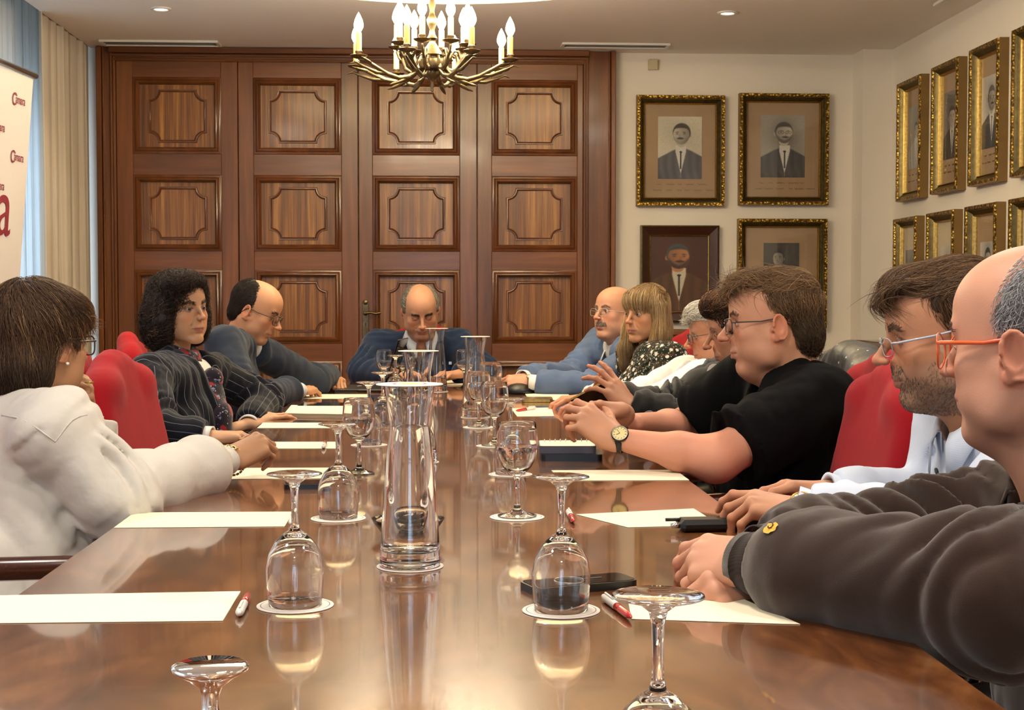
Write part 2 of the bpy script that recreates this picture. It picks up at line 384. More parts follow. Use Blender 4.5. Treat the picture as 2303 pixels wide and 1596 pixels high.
# ------------------------------------------------------------------ the panelled doors
YD = YB-.05                      # front face of stiles
def wx(px, y=YD): return P(px, 400, y)[0]
def wz(py, px=800, y=YD): return P(px, py, y)[2]
leafx = [(262, 536), (536, 806), (806, 1073), (1073, 1312)]
panx = [(300, 498), (571, 768), (838, 1034), (1106, 1298)]
rows = [(177, 348), (395, 565), (607, 772), (812, 975)]
zr = [(wz(b), wz(a)) for a, b in rows]
ztop = wz(141); PD = .022        # recess
frame_prof = [(0.0, -.022), (.004, .012), (.012, .020), (.022, .016), (.028, .006), (.036, .004), (.042, -.000)]
def notched(w_, h_, r, n=5):
    pts = []
    for (sx, sz, a0) in ((1, 1, 180), (-1, 1, 270), (-1, -1, 0), (1, -1, 90)):
        cx, cz = sx*w_/2, sz*h_/2
        a = [math.radians(a0+90-90*i/n) for i in range(n+1)]
        pts += [(cx+r*math.cos(t), cz+r*math.sin(t)) for t in a]
    return pts
PW = abs(wx(498)-wx(300)); PH = zr[0][1]-zr[0][0]
def panel_meshes(pw, ph):
    m = MB(); m.box(-pw/2, pw/2, 0, .02, -ph/2, ph/2); board = m.mesh('panel', MT['panel'])
    m = MB(); hw, hh = pw/2-.040, ph/2-.040; m.sweep([(-hw, -hh), (hw, -hh), (hw, hh), (-hw, hh)], [(o, h) for o, h in frame_prof]); fr = m.mesh('panel_moulding', MT['mould'], auto=40)
    m = MB(); m.sweep(notched(pw*.63, ph*.66, .055), [(-.008, -.001), (-.007, .006), (-.002, .010), (.003, .007), (.007, .008), (.009, -.001)]); inn = m.mesh('inlay_moulding', MT['mould'], auto=50)
    return board, fr, inn
pmesh = panel_meshes(PW, PH)
doorlabels = ['first leaf from the left of the carved wooden folding doors', 'second leaf from the left of the carved wooden folding doors', 'third wooden door leaf, the one with the brass handle', 'rightmost leaf of the carved wooden doors, beside the white wall']
for i in range(4):
    x0, x1 = wx(leafx[i][0])+.002, wx(leafx[i][1])-.002; d = empty('door_%d' % (i+1), ((x0+x1)/2, YD, 0)); struct(d, doorlabels[i], 'door'); cx = (x0+x1)/2
    a0, a1 = wx(panx[i][0]), wx(panx[i][1])
    for (u0, u1) in ((x0, a0), (a1, x1)):
        MB().box(u0-cx, u1-cx, 0, .045, .01, ztop, .003).build('stile', MT['stile'], d)
    zz = [0.01]+[z for pr in sorted(zr) for z in pr]+[ztop]
    for k in range(0, len(zz), 2): MB().box(a0-cx, a1-cx, .001, .045, zz[k], zz[k+1], .002).build('rail', MT['rail'], d)
    for (z0, z1) in zr:
        p_ = link('panel', pmesh[0], d, ((a0+a1)/2-cx, .022, (z0+z1)/2)); p_.scale = ((a1-a0)/PW, 1, (z1-z0)/PH)
        q = link('panel_moulding', pmesh[1], p_); q.location = (0, -.022, 0); link('inlay_moulding', pmesh[2], p_)
    if i == 2:   # brass handle on its long plate
        hx = wx(821)-cx; zt, zb, zl = wz(672), wz(772), wz(704)
        m = MB(); m.box(hx-.019, hx+.019, -.006, .001, zb+.02, zt-.02, .002); m.lathe([(0.0001, -.004), (.017, -.004), (.017, .0), (.012, .004), (0.0001, .006)], 20, (hx, -.004, zt-.02), [[1, 0, 0], [0, 0, -1], [0, 1, 0]]); m.lathe([(0.0001, -.004), (.017, -.004), (.017, .0), (.012, .004), (0.0001, .006)], 20, (hx, -.004, zb+.02), [[1, 0, 0], [0, 0, -1], [0, 1, 0]])
        pl = m.build('handle_plate', MT['brass'], d, auto=40); pl['label'] = 'long aged brass handle plate'
        m = MB(); m.lathe([(0.0001, 0), (.014, 0), (.012, .01), (.008, .02), (.008, .045), (.0001, .047)], 16, (hx, -.006, zl), [[1, 0, 0], [0, 0, -1], [0, 1, 0]]); m.tube([(hx, -.046, zl), (hx+.03, -.05, zl+.004), (hx+.06, -.05, zl-.003), (hx+.088, -.048, zl+.003)], [.0085, .008, .007, .009], 10)
        m.build('lever', MT['brass'], pl, auto=50)
        MB().box(hx-.003, hx+.003, -.008, -.005, zl-.075, zl-.055).build('keyhole', MT['black'], pl)
# casing round the doors
zt0 = CEIL-.004
for nme, (a, b), lab in (('trim_3', (222, 262), 'left upright casing of the wooden doors'), ('trim_4', (1312, 1383), 'right upright casing of the wooden doors')):
    x0, x1 = wx(a), wx(b); m = MB(); m.box(x0, x1, YD-.005, YB, 0, zt0, .002)
    n_ = 3; wd = (x1-x0); outer = x0 if nme == 'trim_3' else x1; sg = 1 if nme == 'trim_3' else -1
    for (o0, o1, hh) in ((0, .028, .045), (.030, .040, .030), (wd-.028, wd-.018, .022), (wd-.014, wd-.004, .014)):
        xa, xb = sorted((outer+sg*o0, outer+sg*o1)); m.box(xa, xb, YD-hh, YD, 0, zt0, .004)
    struct(m.build(nme, MT['stile']), lab, 'trim')
m = MB(); x0, x1 = wx(262), wx(1312); m.box(x0, x1, YD-.005, YB, ztop, zt0, .002)
for (z0, z1, hh) in ((zt0-.032, zt0, .045), (zt0-.05, zt0-.036, .028), (ztop+.004, ztop+.014, .02)): m.box(x0-.03, x1+.03, YD-hh, YD, z0, z1, .004)
struct(m.build('trim_5', MT['rail']), 'wooden head casing above the doors under the ceiling', 'trim')
# ------------------------------------------------------------------ ceiling fittings
MT['grille'] = pmat('vent_grey', srgb(120, 116, 108), .5, .3); MT['dark'] = pmat('dark_slot', srgb(30, 28, 26), .8)
for (a, b, c, d, lab) in ((235, 490, 91, 99, 'long slot air vent in the ceiling left of the chandelier'), (1260, 1508, 97, 104, 'long slot air vent in the ceiling right of the chandelier'), (2098, 2180, -30, 9, 'air vent in the ceiling at the upper right edge of the photo')):
    p0, p1 = Q(a, d, CEIL), Q(b, c, CEIL); x0, x1 = sorted((p0[0], p1[0])); y0, y1 = sorted((p0[1], p1[1])); y1 = max(y1, y0+.10)
    r = empty('ceiling_vent', ((x0+x1)/2, (y0+y1)/2, CEIL), label=lab, cat='vent'); w2, h2 = (x1-x0)/2, (y1-y0)/2
    m = MB(); m.box(-w2, w2, -h2, -h2+.018, -.012, 0, .002); m.box(-w2, w2, h2-.018, h2, -.012, 0, .002); m.box(-w2, -w2+.018, -h2+.018, h2-.018, -.012, 0); m.box(w2-.018, w2, -h2+.018, h2-.018, -.012, 0); m.build('vent_frame', MT['white'], r)
    MB().box(-w2+.018, w2-.018, -h2+.018, h2-.018, -.002, 0).build('slot', MT['dark'], r)
    for k in (-1, 1): MB().box(-w2+.018, w2-.018, k*h2*.33-.004, k*h2*.33+.004, -.010, -.003).build('slat', MT['grille'], r)
mg, nt, p = newmat('downlight_glow'); p.inputs['Emission Color'].default_value = (1, .93, .8, 1); p.inputs['Emission Strength'].default_value = 3
for (a, b, lab) in ((362, 19, 'small round ceiling downlight near the curtains'), (1636, 28, 'small round ceiling downlight above the portraits')):
    c = Q(a, b, CEIL); r = empty('downlight', (c[0], c[1], CEIL), label=lab, cat='light', group=None)
    m = MB(); m.lathe([(.034, 0), (.052, 0), (.050, -.006), (.036, -.008), (.034, 0)], 32, cap=False); m.f = [q[::-1] for q in m.f]; m.build('bezel', MT['white'], r, smooth=True)
    MB().lathe([(.0001, -.003), (.034, -.003)], 24, cap=False).build('bulb', mg, r)
    l = bpy.data.lights.new('downlight_lamp', 'SPOT'); l.energy = 22; l.color = WARM; l.spot_size = 2.0; l.spot_blend = .8; l.shadow_soft_size = .04
    lo = bpy.data.objects.new('downlight_lamp', l); C.objects.link(lo); lo.parent = r; lo.location = (0, 0, -.012)
# wall box
c = P(1469, 145, YB-.02); m = MB(); m.box(-.028, .028, -.03, .0, -.03, .03, .004); tag(m.build('wall_sensor', pmat('sensor_plastic', srgb(196, 184, 150), .5), loc=(c[0], YB, c[2])), 'small beige sensor box high on the wall above the portraits', 'sensor')
# ------------------------------------------------------------------ portraits
def portrait_colors(kind, nx, nz, seed):
    """flat print: colours of a bust portrait on a grid (u 0..1, v 0..1)"""
    U, V = np.meshgrid(np.linspace(0, 1, nx), np.linspace(0, 1, nz)); r_ = np.random.RandomState(seed)
    k = kind; bgc = np.array(k['bg'])/255.; im = np.ones((nz, nx, 3))*bgc
    n = .5+.5*np.sin(U*5+V*3+seed)*np.cos(V*4-U*2); im *= (.93+.1*n)[..., None]
    d0 = np.hypot((U-k['hx'])*1.0, (V-k['hy'])*1.0); im *= (1-k.get('halo', .25)*np.exp(-(d0/.28)**2))[..., None]
    def blend(mask, c): im[:] = im*(1-mask[..., None])+np.array(c)/255.*mask[..., None]
    def ell(cx, cy_, rx, ry, soft=.06, rot=0.):
        x = (U-cx)*math.cos(rot)+(V-cy_)*math.sin(rot); y = -(U-cx)*math.sin(rot)+(V-cy_)*math.cos(rot)
        d = np.sqrt((x/rx)**2+(y/ry)**2); return np.clip((1-d)/soft+.5, 0, 1)
    hx, hy, hw, hh = k['hx'], k['hy'], k['hw'], k['hh']; ms = k.get('turn', 1)
    sh = k['shoulder']; top = sh-.11*np.clip(1-np.abs(U-hx)/.2, 0, 1)-0.0
    S_ = 1-k['shoulder']; bt = S_+.07*np.exp(-((U-hx)/.20)**2)-.42*np.clip(np.abs(U-hx)-.22, 0, 1)**1.25
    blend(np.clip((bt-V)/.02+.5, 0, 1), k['suit'])
    fold = .5+.5*np.sin(U*34+V*6+np.sin(V*9)); mk = np.clip((bt-V)/.02, 0, 1)*(.16*fold); im[:] = im*(1-mk[..., None])
    # shirt wedge
    wdt = np.clip((V-(bt.max()-.42))*.34, 0, .12); blend(np.clip((wdt-np.abs(U-hx-.02*ms))/.02+.5, 0, 1)*(V < bt.max()+.03)*(V > .02), k['shirt'])
    blend(ell(hx, hy-hh*.85, hw*.55, hh*.45), k['skin'])
    blend(ell(hx+.02*ms, bt.max()-.07, .035, .016), k['tie'])
    blend(np.clip((.016-np.abs(U-hx-.02*ms))/.01+.5, 0, 1)*(V < bt.max()-.07)*(V > bt.max()-.34), k['tie'])
    sk = np.array(k['skin'], float); dk = np.array(k['dark'], float); fx = hx+.012*ms
    blend(ell(hx-hw*.97*ms, hy-.02, hw*.15, hh*.20), sk*.9)
    blend(ell(hx, hy+hh*.14, hw*1.02, hh*.92, .08), k['hair']); fm = ell(fx, hy-hh*.10, hw*.93, hh*.92, .10); hl_ = hy+hh*.60-.10*hh*((U-fx)/hw)**2*2
    blend(fm*np.clip((hl_-V)/.02+.5, 0, 1), sk)
    im[:] = im*(1-(.22*fm*np.clip(.5-(U-fx)*ms/hw*.8, 0, 1))[..., None])
    if k.get('beard', 0): blend(min(1, k['beard'])*.8*fm*np.clip((hy-hh*.62+.62*hh*(np.abs(U-fx)/hw)**1.6-V)/.05+.3, 0, 1), dk*1.2)
    for e in (-1, 1):
        blend(.7*ell(fx+.01*ms+e*hw*.42, hy+hh*.16, hw*.21, hh*.045, .6, -.12*e), dk*1.1); blend(.65*ell(fx+.01*ms+e*hw*.41, hy+hh*.02, hw*.14, hh*.05, .7), dk*1.1)
        blend(.3*ell(fx+.01*ms+e*hw*.41, hy-hh*.05, hw*.2, hh*.07, .9), sk*.7)
    blend(.40*ell(fx+.035*ms, hy-hh*.20, hw*.10, hh*.20, .8), sk*.66); blend(.4*ell(fx+.02*ms, hy-hh*.33, hw*.2, hh*.05, .8), sk*.5)
    blend(.5*ell(fx+.02*ms, hy-hh*.53, hw*.24, hh*.03, .7), sk*.45)
    if k.get('mous', 0): blend(.9*ell(fx+.02*ms, hy-hh*.42, hw*.40, hh*.085, .5), dk*1.1)
    if k.get('glasses', 0):
        for e in (-1, 1):
            x = (U-(fx+.01*ms+e*hw*.42))/(hw*.32); y = (V-(hy+hh*.02))/(hh*.16); d = np.abs(np.hypot(x, y)-1); blend(np.clip((.16-d)/.1, 0, 1)*.7, dk)
    im *= (1+.03*r_.randn(nz, nx, 1)); return np.clip(im, 0, 1)
vc_cache = {}
def vcolmat(name, rough=.6, coat=0., spec=.5, sss=0., bump=0., bscale=300, sheen=0.):
    if name in vc_cache: return vc_cache[name]
    m, nt, p = newmat(name); a = nt.nodes.new('ShaderNodeAttribute'); a.attribute_name = 'Col'; nt.links.new(a.outputs['Color'], p.inputs['Base Color'])
    p.inputs['Roughness'].default_value = rough; p.inputs['Coat Weight'].default_value = coat; p.inputs['Specular IOR Level'].default_value = spec
    if sss: p.inputs['Subsurface Weight'].default_value = sss; p.inputs['Subsurface Radius'].default_value = (.010, .004, .002); p.inputs['Subsurface Scale'].default_value = 1
    if sheen: p.inputs['Sheen Weight'].default_value = sheen
    if bump:
        g = nt.nodes.new('ShaderNodeNewGeometry'); n = nt.nodes.new('ShaderNodeTexNoise'); n.inputs['Scale'].default_value = bscale; n.inputs['Detail'].default_value = 5; nt.links.new(g.outputs['Position'], n.inputs['Vector'])
        b = nt.nodes.new('ShaderNodeBump'); b.inputs['Strength'].default_value = bump; b.inputs['Distance'].default_value = .001; nt.links.new(n.outputs['Fac'], b.inputs['Height']); nt.links.new(b.outputs[0], p.inputs['Normal'])
    vc_cache[name] = m; return m
def lin(c):
    c = np.asarray(c, dtype=float); return np.where(c <= .04045, c/12.92, ((c+.055)/1.055)**2.4)
def setcol(me, col, name='Col', linear=False):
    col = np.asarray(col, dtype=np.float32).reshape(-1, 3)
    if not linear: col = lin(col).astype(np.float32)
    a = me.color_attributes.new(name, 'FLOAT_COLOR', 'POINT'); a.data.foreach_set('color', np.hstack([col, np.ones((len(col), 1), np.float32)]).astype(np.float32).ravel())
def gridmesh(name, w_, h_, nx, nz, cols, mat):
    U, V = np.meshgrid(np.linspace(-w_/2, w_/2, nx), np.linspace(-h_/2, h_/2, nz)); v = np.stack([U, 0*U, V], -1).reshape(-1, 3)
    i, j = np.meshgrid(np.arange(nx-1), np.arange(nz-1)); a = (j*nx+i).ravel(); f = np.stack([a, a+1, a+nx+1, a+nx], 1)
    me = mkmesh(name, v, f, mats=[mat]); setcol(me, cols.reshape(-1, 3)); return me
printmat = vcolmat('old_print', .7); oilmat = vcolmat('oil_paint', .45, bump=.4, bscale=120)
MT['mat_board'] = pmat('tan_mount', srgb(160, 134, 104), .8, var=.06, vscale=6); MT['mat_pale'] = pmat('pale_mount', srgb(205, 192, 165), .8, var=.04, vscale=6)
MT['olive'] = pmat('dark_gilt', srgb(92, 80, 48), .35, .75, var=.3, vscale=40)
MT['giltside'] = pmat('gilt_side', srgb(130, 102, 56), .5, .35, var=.08, vscale=12)
MT['ink'] = pmat('brown_ink', srgb(120, 86, 56), .8)
MT['picglass'] = thinmat('picture_glass')
def gilt_relief():
    m, nt, p = newmat('gilt_relief'); N = nt.nodes; L = nt.links; g = N.new('ShaderNodeNewGeometry'); v = N.new('ShaderNodeTexVoronoi'); v.inputs['Scale'].default_value = 70; L.new(g.outputs['Position'], v.inputs[0])
    r = N.new('ShaderNodeValToRGB'); r.color_ramp.elements[0].color = srgb(236, 196, 90); r.color_ramp.elements[1].color = srgb(110, 80, 26); r.color_ramp.elements[1].position = .6; L.new(v.outputs['Distance'], r.inputs[0]); L.new(r.outputs[0], p.inputs['Base Color'])
    p.inputs['Metallic'].default_value = .9; p.inputs['Roughness'].default_value = .28
    b = N.new('ShaderNodeBump'); b.inputs['Strength'].default_value = .8; b.inputs['Distance'].default_value = .004; L.new(v.outputs['Distance'], b.inputs['Height']); L.new(b.outputs[0], p.inputs['Normal']); return m
MT['relief'] = gilt_relief()
GREY = dict(bg=(196, 190, 170), suit=(88, 90, 96), shirt=(206, 204, 196), skin=(182, 174, 160), hair=(62, 60, 60), dark=(46, 44, 46), tie=(52, 52, 56), hx=.5, hy=.70, hw=.19, hh=.19, shoulder=.56)
GL = []
def writing(parent, w_, z0, seed, y=-.004):
    """thin brown handwriting strokes under the print"""
    r_ = np.random.RandomState(seed); m = MB()
    for row, ww in ((0, .62), (1, .72)):
        x = -w_*ww/2; z = z0-row*.034
        while x < w_*ww/2:
            L_ = r_.uniform(.02, .06); n = max(4, int(L_/.004)); pts = [(x+L_*i/n, y, z+.0045*math.sin(i*2.1+r_.rand())*(1.6 if i == 0 else 1)) for i in range(n+1)]
            m.tube(pts, .0009, 3); x += L_+r_.uniform(.012, .03)
    tag(m.build('handwriting', MT['ink'], parent), kind='stuff')
def framed(cx, zc, w_, h_, label, k, mw, mh, mz=.03, seed=1, style='gilt', loc=None, rotz=0., group='gilt framed portraits', mount='mat_board', hand=True, depth=.045):
    r = empty('framed_portrait', loc, rotz, label, 'picture', group); W2, H2 = w_/2, h_/2
    rect = lambda a, b: [(-a, -b), (a, -b), (a, b), (-a, b)]
    if style == 'gilt':
        t = .052; m = MB(); m.sweep(rect(W2-t, H2-t), [(t, 0), (t, depth), (t-.012, depth+.008), (t-.018, depth+.002)]); m.build('frame_edge', MT['giltside'], r, auto=30)
        m = MB(); m.sweep(rect(W2-t, H2-t), [(t-.020, depth+.002), (t-.024, depth+.001), (t-.028, depth-.008), (.009, depth-.022)]); m.build('frame_hollow', MT['olive'], r, auto=30)
        m = MB(); m.sweep(rect(W2-t, H2-t), [(t-.0, depth-.001), (t-.003, depth+.010), (t-.018, depth+.009), (t-.022, depth+.001)]); m.build('ornament_band', MT['relief'], r, auto=30)
        m = MB(); m.sweep(rect(W2-t, H2-t), [(.009, depth-.022), (.007, depth-.016), (.002, depth-.024), (0, .004)]); m.build('inner_slip', MT['gold'], r, auto=30)
        MB().box(-W2+t-.004, W2-t+.004, -.006, 0, -H2+t-.004, H2-t+.004).build('mount', MT[mount], r)
    else:
        t = .062; m = MB(); m.sweep(rect(W2-t, H2-t), [(t, 0), (t, depth), (t-.008, depth+.004), (t-.010, depth)]); m.build('frame_edge', MT['olive'], r, auto=30)
        m = MB(); m.sweep(rect(W2-t, H2-t), [(t-.010, depth), (t-.02, depth-.006), (.008, depth-.028)]); m.build('frame_hollow', pmat('dark_walnut', srgb(56, 24, 14), .35, coat=.3), r, auto=30)
        m = MB(); m.sweep(rect(W2-t, H2-t), [(.008, depth-.028), (.005, depth-.022), (0, depth-.026), (0, .002)]); m.build('inner_slip', MT['gold'], r, auto=30)
    nx, nz = 84, 118
    kk = dict(GREY); kk.update(k); pm = gridmesh('print', mw, mh, nx, nz, portrait_colors(kk, nx, nz, seed), oilmat if style != 'gilt' else printmat)
    link('canvas' if style != 'gilt' else 'print', pm, r, (0, -.009, mz))
    if hand and style == 'gilt': writing(r, w_*.85, mz-mh/2-.032, seed, -.0085)
    if style == 'gilt':
        g_ = MB(); g_.add([(-W2+t, -.014, -H2+t), (W2-t, -.014, -H2+t), (W2-t, -.014, H2-t), (-W2+t, -.014, H2-t)], [(0, 1, 2, 3)]); g_.build('glazing', MT['picglass'], r)
    return r
def onback(a, b, c, d): p0, p1 = P(a, d, YB-.03), P(b, c, YB-.03); return (p0[0]+p1[0])/2, (p0[2]+p1[2])/2, p1[0]-p0[0], p1[2]-p0[2]
x, z, w_, h_ = onback(1431, 1630, 215, 463)
framed(0, 0, w_, h_, 'gilt framed portrait of a man in a bow tie, upper left on the end wall', dict(bg=(206, 200, 180), suit=(92, 94, 102), hx=.54, hy=.72, hw=.20, hh=.165, mous=1, beard=.3, turn=-1, halo=.12, shoulder=.57), .258, .362, .0+.02, 11, loc=(x, YB, z))
x, z, w_, h_ = onback(1661, 1864, 211, 461)
framed(0, 0, w_, h_, 'gilt framed portrait of a bearded man with glasses, upper right on the end wall', dict(bg=(160, 156, 146), suit=(78, 78, 82), hx=.52, hy=.72, hw=.20, hh=.165, mous=1, beard=.8, glasses=1, halo=.35, shoulder=.58), .262, .362, .02, 12, loc=(x, YB, z))
x, z, w_, h_ = onback(1440, 1617, 507, 724)
framed(0, 0, w_, h_, 'dark framed oil painting of a bearded man in a brown coat', dict(bg=(66, 34, 22), suit=(84, 54, 30), shirt=(186, 180, 160), skin=(166, 112, 76), hair=(58, 66, 66), dark=(24, 22, 26), tie=(40, 34, 30), hx=.48, hy=.73, hw=.20, hh=.16, mous=1, beard=1.15, turn=1, halo=0, shoulder=.52), w_-.12, h_-.12, 0, 13, 'dark', loc=(x, YB, z), group=None)
x, z, w_, h_ = onback(1658, 1860, 492, 738)
framed(0, 0, w_, h_, 'gilt framed portrait with a small dark print, lower right on the end wall', dict(bg=(74, 74, 72), suit=(60, 60, 60), skin=(150, 146, 138), hx=.42, hy=.70, hw=.15, hh=.17, halo=.1, shoulder=.6, turn=-1), .212, .29, .035, 14, loc=(x, YB, z), mount='mat_board')
# right wall: two rows
specs_u = [(dict(bg=(150, 148, 144), suit=(176, 172, 166), skin=(190, 184, 176), hx=.55, hy=.62, hw=.12, hh=.11, halo=.1, shoulder=.62, tie=(170, 168, 164)), 'mat_board', 'gilt framed pale portrait nearest the corner, upper row of the side wall'),
           (dict(bg=(120, 118, 116), suit=(56, 56, 60), hx=.5, hy=.62, hw=.19, hh=.16, shoulder=.6), 'mat_board', 'second gilt framed portrait from the corner, upper row of the side wall'),
           (dict(bg=(196, 194, 186), suit=(58, 60, 66), skin=(168, 160, 150), hx=.5, hy=.68, hw=.18, hh=.17, mous=1, beard=.5, shoulder=.58), 'mat_board', 'third gilt framed portrait from the corner, upper row, dark bearded man'),
           (dict(bg=(180, 174, 160)), 'mat_board', 'gilt framed portrait cut by the right edge of the photo, upper row')]
specs_l = [(dict(bg=(140, 138, 134), suit=(120, 120, 120), hx=.5, hy=.6, hw=.14, hh=.14), 'mat_pale', 'gilt framed portrait nearest the corner, lower row of the side wall'),
           (dict(bg=(202, 198, 186), suit=(80, 80, 84), hx=.5, hy=.62, hw=.2, hh=.17, beard=.4), 'mat_pale', 'second gilt framed portrait from the corner, lower row, dark haired man'),
           (dict(bg=(190, 186, 176)), 'mat_board', 'third gilt framed portrait from the corner, lower row, behind the heads'),
           (dict(bg=(180, 176, 166)), 'mat_pale', 'gilt framed portrait cut by the right edge of the photo, lower row')]
edges_u = [(2016, 2090), (2093, 2175), (2177, 2268), (2272, 2375)]; edges_l = [(2011, 2083), (2085, 2169), (2171, 2266), (2270, 2372)]
for row, (sp, ed, z0, z1) in enumerate(((specs_u, edges_u, 1.690, 2.345), (specs_l, edges_l, .945, 1.597))):
    for i in range(4):
        xf = XR-.05; ya = QX(ed[i][0], 400, xf)[1]; yb_ = QX(ed[i][1]-2, 400, xf+.05)[1]; w_ = ya-yb_; 
        framed(0, 0, w_, z1-z0, sp[i][2], sp[i][0], .235 if row == 0 else .19, .34 if row == 0 else .27, .015, 21+i+4*row, loc=(XR, (ya+yb_)/2, (z0+z1)/2), rotz=-PI/2, mount=sp[i][1], hand=(row == 0))
# side cabinets
def cabinet(name, x0, x1, y0, y1, h, label, mat, front='y'):
    r = empty(name, ((x0+x1)/2, (y0+y1)/2, 0), label=label, cat='cabinet'); a, b = (x1-x0)/2, (y1-y0)/2
    MB().box(-a+.02, a-.02, -b+.02, b-.02, .05, h-.04, .003).build('body', mat, r)
    MB().box(-a, a, -b, b, h-.03, h, .006).build('top', mat, r)
    MB().box(-a+.008, a-.008, -b+.008, b-.008, h-.045, h-.03, .004).build('cornice', mat, r)
    for sx in (-1, 1):
        for sy in (-1, 1): MB().box(sx*(a-.05)-.025, sx*(a-.05)+.025, sy*(b-.05)-.025, sy*(b-.05)+.025, 0, .05).build('foot', mat, r)
    n = 2
    for k in range(n):
        if front == 'y':
            u0, u1 = -a+.03+(2*a-.06)*k/n, -a+.03+(2*a-.06)*(k+1)/n; d_ = MB().box(u0+.005, u1-.005, -b, -b+.02, .09, h-.08, .004).build('door', mat, r)
            MB().lathe([(.0001, 0), (.008, .004), (.012, .014), (.0001, .02)], 12, ((u1-.03 if k == 0 else u0+.03), -b, h*.55), [[1, 0, 0], [0, 0, -1], [0, 1, 0]]).build('knob', MT['brass'], d_, smooth=True)
        else:
            u0, u1 = -b+.03+(2*b-.06)*k/n, -b+.03+(2*b-.06)*(k+1)/n; d_ = MB().box(-a, -a+.02, u0+.005, u1-.005, .09, h-.08, .004).build('door', mat, r)
            MB().lathe([(.0001, 0), (.008, .004), (.012, .014), (.0001, .02)], 12, (-a, (u1-.03 if k == 0 else u0+.03), h*.55), [[0, 0, -1], [0, 1, 0], [1, 0, 0]]).build('knob', MT['brass'], d_, smooth=True)
    return r
cabinet('sideboard', P(1440, 700, 7.9)[0], P(1668, 700, 7.9)[0], 7.88, YB-.07, .975, 'reddish wooden sideboard under the oil painting', MT['rail'])
cabinet('cabinet', 2.30, XR-.01, 6.1, 7.75, .925, 'dark wooden cabinet against the portrait wall behind the red chair', MT['dark_wood'], 'x')
# ------------------------------------------------------------------ table
TX0, TX1, TY0, TY1, TZ = -.572, .556, .15, 6.95, .75
tb = empty('conference_table', (0, 3.5, 0), label='long polished brown wooden conference table running down the room', cat='table')
m = MB(); m.box(TX0, TX1, TY0-3.5, TY1-3.5, TZ-.035, TZ, .004); m.build('tabletop', MT['table'], tb)
m = MB(); m.box(TX0+.24, TX1-.24, TY0+.3-3.5, TY1-.3-3.5, TZ-.11, TZ-.035, .004); m.build('apron', MT['edge'], tb)
for y in (-2.6, 0, 2.7):
    m = MB(); m.lathe([(.09, .04), (.09, .08), (.05, .12), (.045, .3), (.075, .42), (.05, .55), (.09, .62), (.09, .64)], 20, (0, y, 0)); m.box(-.35, .35, y-.06, y+.06, 0, .06, .01); m.build('pedestal', MT['edge'], tb, auto=40)
